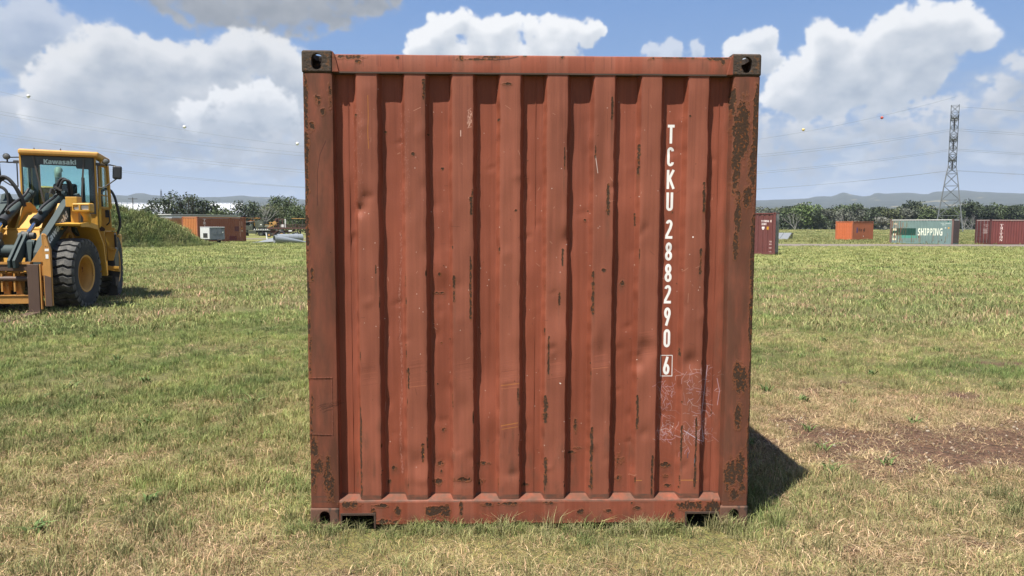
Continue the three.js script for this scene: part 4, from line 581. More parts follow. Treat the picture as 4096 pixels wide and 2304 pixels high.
// ---------------------------------------------------------------- yellow wheel loader with pallet forks, turned in its articulated joint
{
  const LX = -9.5104, LZ = -11.0902;
  const t = thing('wheel_loader', 'yellow wheel loader with dark green arms and pallet forks parked on grass at left', 'wheel loader', [LX, 0, LZ]);
  const YEL = weathered([0.50, 0.262, 0.034], [0.15, 0.07, 0.03], 0.09, 41, 0.55), YOLD = weathered([0.42, 0.20, 0.045], [0.13, 0.062, 0.035], 0.34, 43, 0.7), BROWN = weathered([0.085, 0.05, 0.035], [0.30, 0.17, 0.06], 0.12, 47, 0.6), GRN = weathered([0.028, 0.045, 0.045], [0.10, 0.08, 0.06], 0.0, 49, 0.72);
  const ROOFY = weathered([0.52, 0.27, 0.06], [0.14, 0.045, 0.03], 0.30, 53, 0.65);
  const HUB_SHADE = weathered([0.34, 0.165, 0.026], [0.10, 0.055, 0.03], 0.12, 59, 0.65);  // yellow darkened to paint in the shade inside the wheel dish, plus rust spots
  const F = new THREE.Matrix4().makeRotationY((6 * Math.PI) / 180);
  const RR = new THREE.Matrix4().makeTranslation(-9.6567 - LX, 0, -12.4826 - LZ).multiply(new THREE.Matrix4().makeRotationY((20 * Math.PI) / 180));
  const fm = (name, geo, mat, parent = t) => { const g = Array.isArray(geo) ? join(geo) : clean(geo); return mesh(name, g.applyMatrix4(F), mat, parent); };
  const rm = (name, geo, mat, parent = t) => { const g = Array.isArray(geo) ? join(geo) : clean(geo); return mesh(name, g.applyMatrix4(RR), mat, parent); };
  const fe = (name, list, mat, parent = t) => list.map((g) => fm(name, g, mat, parent)), re = (name, list, mat, parent = t) => list.map((g) => rm(name, g, mat, parent));
  // ---- wheels
  const RAD = 0.715, WID = 0.50;
  function tyreGeo() {
    const pr = [[-0.20, 0.36], [-0.235, 0.40], [-0.25, 0.50], [-0.245, 0.60], [-0.225, 0.655], [-0.17, 0.678], [0, 0.684], [0.17, 0.678], [0.225, 0.655], [0.245, 0.60], [0.25, 0.50], [0.235, 0.40], [0.20, 0.36]].map(([x, y]) => new THREE.Vector2(y, x));
    const g = new THREE.LatheGeometry(pr, 56); g.rotateZ(Math.PI / 2); return clean(g);
  }
  function treadGeo() {
    const n = 26, P = [], I = [], pitch = (Math.PI * 2) / n;
    const zig = (s) => 0.34 * pitch * (Math.abs(((s * 2.0 + 4.5) % 2) - 1) - 0.5) * 2 * 0.55;
    for (let k = 0; k < n; k++) {
      const prof = [[-0.246, 0.60, 0.012], [-0.252, 0.655, 0.035], [-0.235, 0.70, 0.045], [-0.16, 0.713, 0.045], [-0.08, 0.716, 0.045], [0, 0.717, 0.045], [0.08, 0.716, 0.045], [0.16, 0.713, 0.045], [0.235, 0.70, 0.045], [0.252, 0.655, 0.035], [0.246, 0.60, 0.012]];
      const b = P.length / 3, hw = pitch * 0.36;
      for (const [x, r, d] of prof) { const a = k * pitch + zig(x / 0.25); for (const [q, rr] of [[-hw * 1.06, r - d], [-hw, r - 0.006], [-hw * 0.86, r], [hw * 0.86, r], [hw, r - 0.006], [hw * 1.06, r - d]]) P.push(x, rr * Math.cos(a + q), rr * Math.sin(a + q)); }
      for (let j = 0; j < prof.length - 1; j++) for (let q = 0; q < 5; q++) { const a = b + j * 6 + q, c = a + 6; I.push(a, c, c + 1, a, c + 1, a + 1); }
    }
    const g = new THREE.BufferGeometry(); g.setAttribute('position', new THREE.Float32BufferAttribute(P, 3)); g.setIndex(I); return metric(toCreasedNormals(g, 0.5));
  }
  const TYRE = (() => { const map = pixelTex(512, (u, v, o) => { const a = wrapN(u, v, 8, 4, 70), d = sm(a + 0.3 * wrapN(u, v, 40, 2, 5), 0.0, 0.4); const q = mix3([0.030, 0.030, 0.031], [0.085, 0.078, 0.066], d * 0.8); o[0] = q[0]; o[1] = q[1]; o[2] = q[2]; }); return new THREE.MeshStandardMaterial({ map, roughness: 0.85 }); })();
  const TREAD = (() => { const map = pixelTex(512, (u, v, o) => { const a = wrapN(u, v, 8, 4, 90), d = sm(a + 0.3 * wrapN(u, v, 40, 2, 5), -0.2, 0.35); const q = mix3([0.050, 0.049, 0.047], [0.125, 0.118, 0.105], d); o[0] = q[0]; o[1] = q[1]; o[2] = q[2]; }); return new THREE.MeshStandardMaterial({ map, roughness: 0.85 }); })();
  const tg = tyreGeo(), dg = treadGeo();
  function wheel(put, x, z, side) {
    const at = (g) => { g = g.clone(); if (side < 0) g.rotateY(Math.PI); g.translate(x, 0.70, z); return g; };
    const w = put('tyre', at(tg), TYRE); put('tread', at(dg), TREAD, w);
    const rim = new THREE.LatheGeometry([[0.30, -0.1], [0.30, 0.10], [0.335, 0.17], [0.345, 0.195], [0.372, 0.205], [0.38, 0.222], [0.372, 0.232], [0.348, 0.222], [0.335, 0.21]].map(([r, y]) => new THREE.Vector2(r, y)), 44); rim.rotateZ(-Math.PI / 2);
    const dish = new THREE.LatheGeometry([[0.0, 0.0], [0.12, 0.0], [0.13, -0.04], [0.25, -0.055], [0.305, -0.03]].map(([r, y]) => new THREE.Vector2(r, y)), 40); dish.rotateZ(-Math.PI / 2);
    const nuts = []; for (let k = 0; k < 10; k++) { const a = (k * Math.PI) / 5, g = new THREE.CylinderGeometry(0.016, 0.016, 0.03, 6); g.rotateZ(Math.PI / 2); g.translate(-0.035, 0.2 * Math.cos(a), 0.2 * Math.sin(a)); nuts.push(g); }
    put('rim', at(metric(clean(rim))), ROOFY, w); put('hub', at(metric(join([dish, ...nuts]))), HUB_SHADE, w);
  }
  wheel(fm, 0.80, 0, 1); wheel(fm, -0.80, 0, -1); wheel(rm, 0.66, -1.35, 1); wheel(rm, -0.86, -1.35, -1);
  // ---- front frame: four cheek plates, sloping web, pivot bosses, axle
  const cheek = [[-0.95, 0.55], [-0.98, 1.7], [-0.66, 2.06], [-0.48, 2.14], [-0.30, 2.12], [-0.16, 1.98], [0.08, 1.62], [0.30, 1.1], [0.42, 0.6]];
  fm('front_frame', [-0.44, -0.24, 0.20, 0.40].map((x) => plateX(cheek, x, 0.04, 0.004)).concat([
    bar([-0.02, 1.90, -0.30], [-0.02, 1.58, 0.12], 0.44, 0.03), box(0.80, 0.5, 0.03, [0, 1.34, 0.24], [-0.42, 0, 0]), box(0.80, 0.45, 0.03, [0, 0.95, 0.40], [-0.25, 0, 0]), box(1.25, 0.03, 0.02, [0.05, 1.60, 0.14], [-0.3, 0, 0]), box(0.22, 0.16, 0.02, [0.16, 1.30, 0.285], [-0.42, 0, 0]), box(0.5, 0.5, 1.3, [0, 0.75, -0.6]),
    box(0.46, 0.025, 0.7, [0.02, 1.92, -0.68])]), YEL);
  fe('pivot_boss', [-0.50, 0.36].map((x) => rod([x, 2.04, -0.42], [x + 0.12, 2.04, -0.42], 0.075, 18)), YEL);
  fm('axle', [rod([-0.75, 0.7, 0], [0.75, 0.7, 0], 0.17, 18), rod([-0.2, 0.7, 0], [0.2, 0.7, 0], 0.3, 18)], M.darkSteel);
  // ---- lift arms
  const arm = [[-0.62, 2.06], [-0.50, 2.20], [-0.34, 2.21], [-0.16, 2.10], [0.15, 1.86], [0.80, 1.40], [0.96, 1.16], [0.99, 0.86], [0.97, 0.66], [0.90, 0.60], [0.82, 0.66], [0.80, 0.92], [0.68, 1.08], [0.22, 1.38], [-0.14, 1.60], [-0.42, 1.80], [-0.60, 1.92]];
  const armText = (() => {
    const c = canvasOf(1024, 224), g = c.getContext('2d'); g.fillStyle = 'rgb(52,64,64)'; g.fillRect(0, 0, 1024, 224); g.fillStyle = 'rgb(225,230,228)'; g.font = 'bold 200px sans-serif'; g.textBaseline = 'alphabetic'; g.strokeStyle = g.fillStyle; g.lineWidth = 9; g.save(); const w = g.measureText('Kawasaki').width; g.scale(980 / w, 1); g.fillText('Kawasaki', 20 * w / 980, 178); g.strokeText('Kawasaki', 20 * w / 980, 178); g.restore(); return c;
  })();
  const letterMat = (c, rough = 0.5) => new THREE.MeshStandardMaterial({ map: texOf(c, true, false), roughness: rough });
  for (const x of [0.50, -0.62]) {
    const a = fm('lift_arm', plateX(arm, x, 0.12, 0.008), GRN);
    if (x > 0) { const g = new THREE.PlaneGeometry(1.12, 0.205); g.rotateY(Math.PI / 2); g.rotateX(Math.atan2(0.62, 0.94)); g.translate(x + 0.1305, 1.615, 0.26); fm('lettering', g, letterMat(armText), a); }
    fe('arm_pin', [rod([x - 0.03, 2.06, -0.46], [x + 0.16, 2.06, -0.46], 0.07, 16), rod([x - 0.04, 0.72, 0.90], [x + 0.16, 0.72, 0.90], 0.055, 16), rod([x - 0.02, 1.62, -0.02], [x + 0.15, 1.62, -0.02], 0.05, 14)], M.darkSteel, a);
  }
  fm('cross_tube', [rod([-0.52, 1.175, 0.72], [0.52, 1.175, 0.72], 0.125, 26)], GRN);
  fe('arm_bracket', [plateX([[-0.75, 1.62], [-0.74, 2.16], [-0.58, 2.34], [-0.40, 2.30], [-0.28, 2.0], [-0.30, 1.55], [-0.5, 1.45]], 0.645, 0.06, 0.006), plateX([[-0.75, 1.62], [-0.74, 2.16], [-0.58, 2.34], [-0.40, 2.30], [-0.28, 2.0], [-0.30, 1.55], [-0.5, 1.45]], -0.70, 0.06, 0.006)], GRN);
  // ---- tilt cylinders, bellcranks and links, one each side of the middle
  for (const x of [0.27, -0.33]) {
    const a = [x, 2.31, -0.72], b = [x, 1.74, 0.34], c = [x, 1.49, 0.69];
    const cy = fm('tilt_cylinder', [rod(a, b, 0.082, 22), rod([x, 2.335, -0.77], [x, 2.28, -0.66], 0.098, 22), rod([x - 0.09, 2.33, -0.76], [x + 0.09, 2.33, -0.76], 0.06, 16)], GRN);
    fm('gland', [rod([x, 1.80, 0.23], [x, 1.725, 0.37], 0.10, 22)], M.black, cy); fm('piston_rod', rod(b, c, 0.042, 18), M.chrome, cy);
    fm('clevis', [rod([x - 0.13, 1.47, 0.71], [x + 0.15, 1.47, 0.71], 0.066, 18), rod([x - 0.06, 1.47, 0.71], [x + 0.06, 1.47, 0.71], 0.085, 18)], M.darkSteel, cy);
    fm('oil_pipe', [tube([[x + 0.02, 1.86, 0.19], [x + 0.03, 1.96, 0.24], [x + 0.03, 2.02, 0.16], [x + 0.06, 2.12, 0.0], [x + 0.08, 2.28, -0.36], [x + 0.1, 2.42, -0.5]], 0.026, 30, 8), rod([x + 0.03, 1.90, 0.17], [x + 0.03, 1.97, 0.235], 0.035, 10)], M.black, cy);
    fm('bellcrank', [plateX([[0.62, 1.50], [0.70, 1.56], [0.78, 1.52], [1.26, 1.02], [1.24, 0.88], [1.14, 0.88], [0.72, 1.26]], x - 0.09, 0.04, 0.004), plateX([[0.62, 1.50], [0.70, 1.56], [0.78, 1.52], [1.26, 1.02], [1.24, 0.88], [1.14, 0.88], [0.72, 1.26]], x + 0.0, 0.04, 0.004)], GRN);
    fm('tilt_link', [plateX([[0.70, 1.36], [0.78, 1.40], [0.86, 1.36], [0.98, 0.86], [0.90, 0.78], [0.80, 0.84]], x + 0.07, 0.09, 0.008), rod([x - 0.11, 1.32, 0.78], [x + 0.19, 1.32, 0.78], 0.075, 18)], GRN);
  }
  // ---- hoses
  fm('hose', tube([[0.36, 2.30, -0.42], [0.40, 2.46, -0.32], [0.50, 2.62, -0.30], [0.58, 2.60, -0.32], [0.60, 2.44, -0.36], [0.57, 2.24, -0.42]], 0.026, 34, 8), M.rubber); fm('hose', tube([[0.41, 2.28, -0.42], [0.46, 2.42, -0.30], [0.55, 2.59, -0.28], [0.64, 2.57, -0.30], [0.66, 2.42, -0.34], [0.63, 2.22, -0.42]], 0.026, 34, 8), M.rubber);
  fm('hose', tube([[-0.70, 2.38, -0.25], [-0.62, 2.56, -0.2], [-0.50, 2.62, -0.2], [-0.36, 2.48, -0.2], [-0.26, 2.25, -0.22], [-0.22, 2.08, -0.25]], 0.038, 34, 8), M.rubber); fm('hose', tube([[-0.76, 2.40, -0.2], [-0.64, 2.60, -0.15], [-0.50, 2.64, -0.15], [-0.33, 2.48, -0.15], [-0.22, 2.24, -0.18], [-0.18, 2.05, -0.22]], 0.03, 34, 8), M.rubber); fm('hose', tube([[-0.72, 2.38, -0.1], [-0.60, 2.44, -0.1], [-0.48, 2.38, -0.1], [-0.43, 2.22, -0.1], [-0.44, 1.9, -0.1]], 0.03, 30, 8), M.rubber);
  fm('hose_clamp', [box(0.16, 0.04, 0.05, [0.43, 2.42, -0.30], [0, 0, -0.5]), box(0.05, 0.1, 0.05, [0.34, 2.36, -0.28], [0, 0, -0.4]), rod([0.30, 2.32, -0.25], [0.33, 2.42, -0.25], 0.03, 12)], M.darkSteel);
  fe('steering_pipe', [tube([[0.55, 1.4, -0.5], [0.62, 1.5, -0.2], [0.60, 1.2, 0.0], [0.5, 1.0, -0.1]], 0.03, 20, 8), tube([[-0.6, 1.55, 0.2], [-0.45, 1.5, 0.35], [-0.38, 1.62, 0.3]], 0.09, 16, 10)], YEL);
  // ---- fenders over the front wheels
  for (const s of [1, -1]) {
    const X = (a, b) => (s > 0 ? [a, b] : [-b, -a]), pr = [[0.34, 1.66], [0.36, 1.70], [-0.02, 1.735], [-0.42, 1.66], [-0.72, 1.28], [-0.84, 0.60], [-0.80, 0.60], [-0.68, 1.26], [-0.40, 1.62], [-0.02, 1.70]];
    const [a, b] = X(0.58, 1.10);
    fm('fender', [plateX(pr, a, b - a), plateX([[0.34, 1.64], [0.36, 1.71], [-0.03, 1.745], [-0.42, 1.675], [-0.44, 1.58], [-0.02, 1.64]], s > 0 ? 1.085 : -1.11, 0.025), plateX([[0.30, 1.69], [-0.4, 1.66], [-0.72, 1.28], [-0.84, 0.60], [-1.0, 0.6], [-0.95, 1.5], [-0.5, 1.9]], s > 0 ? 0.58 : -0.60, 0.02)], YEL);
    const q = (x) => (s > 0 ? x : -x - 0.0);
    fm('lamp_bracket', [box(0.22, 0.20, 0.22, [s * 0.855, 2.14, 0.04], undefined, 0.01), box(0.14, 0.42, 0.12, [s * 0.86, 1.88, -0.02]), tube([[s * 1.05, 1.72, -0.05], [s * 1.08, 1.84, 0.0], [s * 1.04, 1.96, 0.05]], 0.075, 14, 12)], YEL);
    const lh = fm('lamp_housing', [cut(box(0.35, 0.19, 0.22, [s * 1.035, 2.025, 0.05], undefined, 0.035), box(0.105, 0.10, 0.08, [s * 1.035 - 0.092, 2.03, 0.15], undefined, 0.01), box(0.155, 0.10, 0.08, [s * 1.035 + 0.068, 2.03, 0.15], undefined, 0.01)), box(0.36, 0.03, 0.03, [s * 1.035, 2.025, 0.0])], YEL);
    fm('headlight', box(0.095, 0.09, 0.02, [s * 1.035 - 0.092, 2.03, 0.125], undefined, 0.008), M.lens, lh); fm('headlight', box(0.145, 0.09, 0.02, [s * 1.035 + 0.068, 2.03, 0.125], undefined, 0.008), M.lens, lh);
  }
  // ---- pallet fork carriage
  fm('fork_carriage', [span(-0.95, 0.50, 0.945, 0.985, 1.02, 1.12), span(-0.95, 0.50, 0.35, 0.365, 1.00, 1.11), box(0.03, 0.34, 0.34, [0.20, 0.6, 0.92]), box(0.03, 0.34, 0.34, [-0.02, 0.6, 0.92]), box(0.10, 0.5, 0.05, [0.22, 0.55, 0.98], [0, 0, 0.12]), box(0.10, 0.5, 0.05, [0.0, 0.55, 0.98], [0, 0, 0.12])], YOLD);
  fm('top_bar', span(-0.95, 0.475, 0.82, 0.944, 1.02, 1.105, 0.008), BROWN); fm('fork_bar', rod([-0.95, 0.67, 1.06], [0.70, 0.67, 1.06], 0.05, 18), BROWN); fm('bottom_bar', span(-0.95, 0.47, 0.20, 0.352, 1.0, 1.095, 0.008), YOLD);
  fe('gusset_plate', [plate([[0.50, 0.986], [0.745, 0.986], [0.745, 1.33], [0.72, 1.33]], 0.02).translate(0, 0, 1.05), plate([[0.66, 0.42], [0.745, 0.42], [0.745, 0.984], [0.66, 0.984]], 0.02).translate(0, 0, 1.03)].map((g) => metric(g)), YOLD);
  fm('side_plate', [metric(plate([[0.745, 0.16], [0.865, 0.16], [0.87, 1.22], [0.80, 1.48], [0.765, 1.52], [0.745, 1.50]], 0.06, [], 0.004).translate(0, 0, 1.07)), plateX([[1.0, 0.16], [1.12, 0.16], [1.14, 1.5], [1.10, 1.52]], 0.735, 0.02)], YOLD);
  fm('wear_strip', metric(plate([[0.755, 0.155], [0.868, 0.155], [0.868, 0.70], [0.755, 0.74]], 0.02).translate(0, 0, 1.125)), BROWN);
  fe('sticker', [span(0.79, 0.84, 1.05, 1.13, 1.132, 1.137), span(0.78, 0.85, 1.19, 1.235, 1.132, 1.137)], M.white);
  for (const x of [0.465, -0.70]) fm('fork', [span(x, x + 0.20, 0.03, 0.945, 1.115, 1.165, 0.006), metric(plate([[1.115, 0.0], [1.17, 0.0], [2.35, 0.0], [2.35, 0.012], [1.2, 0.05], [1.115, 0.05]].map(([a, b]) => [-a, b]), 0.2, [], 0.003).rotateY(Math.PI / 2).translate(x, 0.0, 0))], BROWN);
  fm('fork_edge', [span(0.672, 0.695, 0.1, 0.944, 1.09, 1.15)], YOLD);
  // ---- cab
  const zf = 0.30, zb = -1.25;
  const gl = new THREE.MeshPhysicalMaterial({ color: lin(0.80, 0.93, 0.91), roughness: 0.03, transmission: 1, thickness: 0, ior: 1.45 });
  const post = (x0, x1, z0, z1) => span(x0, x1, 1.95, 3.16, z0, z1, 0.012);
  rm('cab_frame', [span(-0.70, -0.655, 1.60, 3.17, zf - 0.10, zf, 0.01), span(0.675, 0.72, 1.60, 3.14, zf - 0.10, zf, 0.01), post(-0.70, -0.62, zb, zb + 0.1), post(0.62, 0.72, zb, zb + 0.14), post(0.66, 0.725, -0.58, -0.46), post(-0.70, -0.64, -0.58, -0.46), span(-0.655, 0.675, 1.62, 1.93, zf - 0.05, zf - 0.01), span(-0.655, 0.675, 3.135, 3.16, zf - 0.06, zf), span(0.69, 0.72, 1.60, 2.02, zb, -0.10), span(-0.72, -0.69, 1.60, 2.02, zb, 0.20), span(-0.62, 0.62, 1.6, 2.2, zb, zb + 0.05), span(-0.7, 0.72, 1.56, 1.60, zb, zf)], YEL);
  const roof = new RoundedBoxGeometry(1.50, 0.12, 1.74, 3, 0.045); roof.translate(0.01, 3.205, (zf + zb) / 2); roof.applyMatrix4(new THREE.Matrix4().makeRotationZ(-0.012));
  const rf = rm('cab_roof', metric(clean(roof)), ROOFY); re('roof_bolt', [-0.44, 0.05].map((x) => { const g = new THREE.ConeGeometry(0.025, 0.07, 8); g.translate(x, 3.295, zf - 0.12); return g; }), M.rustDark, rf);
  rm('headliner', span(-0.64, 0.66, 3.10, 3.13, zb + 0.05, zf - 0.08), std([0.05, 0.05, 0.05], 0.8), rf);
  rm('windshield', metric(plate([[-0.655, 2.02], [-0.40, 1.94], [0.675, 1.94], [0.675, 3.135], [-0.655, 3.135]], 0.006).translate(0, 0, zf + 0.002)), gl);
  re('window_seal', [span(-0.662, -0.635, 1.94, 3.14, zf - 0.003, zf + 0.012), span(0.66, 0.69, 1.92, 3.14, zf - 0.003, zf + 0.012), span(-0.635, 0.66, 3.118, 3.142, zf - 0.003, zf + 0.012), span(-0.45, 0.66, 1.925, 1.95, zf - 0.003, zf + 0.012)], M.black);
  const sunband = (() => { const c = canvasOf(1024, 160), g = c.getContext('2d'); g.fillStyle = 'rgb(52,58,60)'; g.fillRect(0, 0, 1024, 160); g.fillStyle = 'rgb(188,208,203)'; g.strokeStyle = g.fillStyle; g.lineWidth = 5; g.font = 'bold 100px sans-serif'; const w = g.measureText('Kawasaki').width; g.save(); g.translate(296, 110); g.scale(490 / w, 1); g.fillText('Kawasaki', 0, 0); g.strokeText('Kawasaki', 0, 0); g.restore(); return c; })();
  const bandG = plate([[-0.634, 2.90], [-0.55, 2.88], [-0.36, 2.88], [-0.34, 2.955], [0.34, 2.94], [0.36, 2.89], [0.60, 2.88], [0.659, 2.90], [0.659, 3.117], [-0.634, 3.117]], 0.004); bandG.translate(0, 0, zf + 0.0095);
  { const g = clean(bandG), p = g.attributes.position, uv = g.attributes.uv; for (let i = 0; i < p.count; i++) uv.setXY(i, (p.getX(i) + 0.634) / 1.293, 1 - (3.117 - p.getY(i)) / 0.205); rm('sun_band', g, letterMat(sunband, 0.3)); }
  rm('wiper', [bar([-0.44, 3.13, zf + 0.03], [-0.26, 2.05, zf + 0.03], 0.035, 0.012)], std([0.07, 0.062, 0.055], 0.6)); rm('wiper', [bar([0.50, 3.11, zf + 0.03], [0.42, 2.15, zf + 0.03], 0.035, 0.012)], std([0.07, 0.062, 0.055], 0.6));
  re('inner_trim', [span(-0.665, -0.655, 1.62, 3.10, zb + 0.06, -0.28), span(0.36, 0.62, 2.0, 3.10, zb + 0.03, zb + 0.06), span(0.30, 0.36, 2.1, 2.75, -0.62, -0.56)], std([0.035, 0.037, 0.04], 0.8));
  rm('rear_window', span(-0.61, 0.61, 2.22, 3.10, zb + 0.02, zb + 0.026), gl);
  rm('side_window', span(0.70, 0.706, 2.03, 3.10, zb + 0.15, -0.59), gl); rm('side_window', span(0.70, 0.706, 2.03, 3.10, -0.45, zf - 0.11), gl); rm('side_window', span(-0.70, -0.694, 2.03, 3.10, zb + 0.1, zf - 0.11), gl);
  // door swung a little open, its frame standing off the side
  rm('cab_door', [bar([0.745, 3.02, 0.12], [0.745, 1.60, 0.12], 0.05, 0.04), bar([0.745, 3.0, 0.12], [0.90, 2.98, 0.02], 0.06, 0.05), bar([0.90, 2.99, 0.02], [0.93, 2.05, 0.0], 0.055, 0.05), bar([0.745, 2.06, 0.10], [0.93, 2.04, 0.0], 0.05, 0.04), metric(plate([[0.745, 1.60], [0.955, 1.60], [0.935, 2.05], [0.745, 2.05]], 0.04).translate(0, 0, 0.04)), bar([0.77, 2.34, 0.10], [0.92, 2.32, 0.02], 0.02)], YEL);
  rm('door_glass', metric(plate([[0.765, 2.08], [0.895, 2.08], [0.87, 2.93], [0.765, 2.95]], 0.005).translate(0, 0, 0.05)), gl);
  rm('door_handle', [tube([[0.86, 2.0, 0.11], [0.90, 2.0, 0.16], [0.92, 1.92, 0.16], [0.92, 1.75, 0.16], [0.86, 1.68, 0.12]], 0.014, 20, 8), box(0.08, 0.16, 0.03, [0.88, 1.93, 0.1])], M.black);
  // inside
  rm('seat', [box(0.5, 0.12, 0.5, [-0.1, 2.0, -0.75], undefined, 0.04), box(0.48, 0.62, 0.12, [-0.1, 2.32, -1.0], [-0.12, 0, 0], 0.05)], std([0.035, 0.036, 0.04], 0.9));
  rm('dashboard', [box(0.9, 0.28, 0.2, [-0.05, 1.98, 0.08], undefined, 0.03), box(0.07, 0.3, 0.07, [-0.28, 2.22, 0.04], [0.25, 0, -0.15], 0.02)], std([0.06, 0.065, 0.065], 0.7));
  const sw = new THREE.TorusGeometry(0.19, 0.016, 8, 30); sw.rotateX(-0.9); sw.translate(-0.05, 2.2, -0.18); rm('steering_wheel', sw, M.black);
  re('papers', [box(0.12, 0.08, 0.005, [-0.46, 2.06, 0.2], [-0.4, 0, 0]), box(0.5, 0.02, 0.2, [-0.05, 2.05, 0.18], [0.5, 0.2, 0.25])], std([0.42, 0.45, 0.4], 0.8));
  // rear body seen through the glass
  rm('engine_hood', [box(1.2, 0.62, 1.35, [0, 1.75, -2.1], undefined, 0.05)], YEL); rm('counterweight', box(1.6, 0.6, 0.4, [0, 1.15, -2.85], undefined, 0.05), YEL); rm('rear_frame', [box(0.7, 0.4, 2.6, [0, 0.95, -1.3]), rod([-0.7, 0.7, -1.35], [0.6, 0.7, -1.35], 0.16, 16)], M.darkSteel);
  const ex = rm('exhaust_stack', [rod([-0.36, 2.0, -1.75], [-0.36, 2.78, -1.75], 0.07, 20), tube([[-0.36, 2.76, -1.75], [-0.36, 2.90, -1.76], [-0.37, 2.98, -1.84], [-0.37, 2.99, -1.95]], 0.072, 14, 16)], M.darkSteel); ex.userData.label = 'grey exhaust stack with bent top'; rm('stack_top', [tube([[-0.36, 2.80, -1.75], [-0.36, 2.90, -1.755], [-0.37, 2.985, -1.83], [-0.37, 2.995, -1.95]], 0.077, 14, 16)], std([0.26, 0.245, 0.2], 0.6), ex);
  const pc = new THREE.LatheGeometry([[0.0, 0.14], [0.24, 0.12], [0.27, 0.10], [0.27, 0.07], [0.24, 0.06], [0.22, -0.10], [0.10, -0.14], [0.1, -0.4]].map(([r, y]) => new THREE.Vector2(r, y)), 30); pc.translate(-0.66, 2.46, -1.75); rm('air_cleaner', metric(clean(pc)), YEL);
  // ---- mirrors and work lights on their arms
  function mirror(s, x, y) {
    const arm = rm('mirror_arm', [bar([s * 0.75, 3.0, 0.25], [s * 0.75, 2.48, 0.25], 0.02), tube([[s * 0.74, 3.0, 0.27], [s * 0.86, 2.985, 0.29], [s * 1.0, 2.99, 0.3], [s * (x - 0.02), 2.97, 0.3]], 0.014, 20, 8), tube([[s * 0.74, 2.50, 0.27], [s * 0.84, 2.50, 0.29], [s * (x - 0.02), y - 0.14, 0.3]], 0.013, 16, 8), box(0.09, 0.06, 0.06, [s * 0.76, 3.0, 0.27])], M.darkSteel);
    const mg = new RoundedBoxGeometry(0.185, 0.29, 0.09, 3, 0.04); mg.rotateZ(-0.05 * s); mg.translate(s * x, y, 0.29); rm('mirror', metric(clean(mg)), std([0.03, 0.031, 0.034], 0.35), arm);
  }
  mirror(1, 1.13, 2.83); mirror(-1, 1.13, 2.83);
  for (const [x, y] of [[0.93, 3.06], [-0.905, 3.10]]) {
    const L = new THREE.CylinderGeometry(0.066, 0.058, 0.07, 24); L.rotateX(Math.PI / 2); L.translate(x, y, 0.34); const w = rm('work_light', [L, box(0.025, 0.09, 0.025, [x, y - 0.06, 0.31]), ...(x < 0 ? [bar([-0.86, 3.09, 0.29], [-0.70, 3.10, 0.26], 0.02)] : [])], M.black);
    const q = new THREE.SphereGeometry(0.10, 20, 8, 0, Math.PI * 2, 0, 0.58); q.rotateX(Math.PI / 2); q.translate(x, y, 0.295); rm('lens', q, std([0.13, 0.13, 0.125], 0.2), w);
  }
  // ---- handrail, side panels, step
  rm('hand_rail', tube([[0.80, 1.62, 0.0], [0.77, 2.0, -0.04], [0.75, 2.32, -0.08], [0.775, 2.44, -0.1], [0.84, 2.485, -0.1], [0.93, 2.46, -0.1], [1.0, 2.34, -0.1], [1.05, 2.14, -0.1], [1.10, 1.76, -0.1], [1.085, 1.62, -0.1], [1.02, 1.47, -0.1], [0.94, 1.38, -0.1], [0.83, 1.33, -0.1]], 0.028, 60, 10), M.black);
  re('side_panel', [metric(plate([[0.70, 1.58], [0.80, 1.56], [0.84, 1.12], [0.85, 0.57], [0.77, 0.57], [0.77, 0.7], [0.73, 1.2]], 0.05).translate(0, 0, 0.1)), metric(plate([[0.80, 1.54], [1.04, 1.53], [1.035, 1.2], [0.95, 0.89], [0.85, 0.89]], 0.03).translate(0, 0, -0.02)), box(0.24, 0.07, 0.1, [0.89, 1.59, 0.06]), metric(plate([[0.85, 0.68], [1.08, 0.64], [1.06, 0.74], [0.85, 0.78]], 0.06).translate(0, 0, 0.04)), box(0.12, 0.05, 0.08, [0.92, 1.16, 0.04], [0, 0, -0.2]), box(0.1, 0.05, 0.08, [1.02, 0.74, 0.12], [0, 0, -0.1])], YEL);
  rm('rust_patch', metric(plate([[0.715, 1.60], [0.76, 1.655], [0.80, 1.63], [0.83, 1.60], [0.82, 1.55], [0.74, 1.545]], 0.006).translate(0, 0, 0.152)), M.rustDark);
  rm('gas_strut', [rod([1.01, 1.47, 0.03], [1.015, 1.18, 0.03], 0.025, 12)], M.black); re('strut_end', [rod([1.01, 1.49, 0.05], [1.01, 1.49, 0.07], 0.02, 10), rod([1.015, 1.17, 0.05], [1.015, 1.17, 0.07], 0.02, 10)], M.steel);
  rm('fuel_tank', box(0.26, 0.62, 0.7, [0.84, 0.85, -0.42], undefined, 0.03), M.black);
  re('boarding_step', [metric(plate([[0.90, 0.36], [1.02, 0.31], [1.085, 0.64], [0.94, 0.66]], 0.04).translate(0, 0, 0.03)), metric(plate([[0.82, 0.1], [1.0, 0.1], [1.0, 0.34], [0.86, 0.4]], 0.03).translate(0, 0, -0.1))], M.black);
}
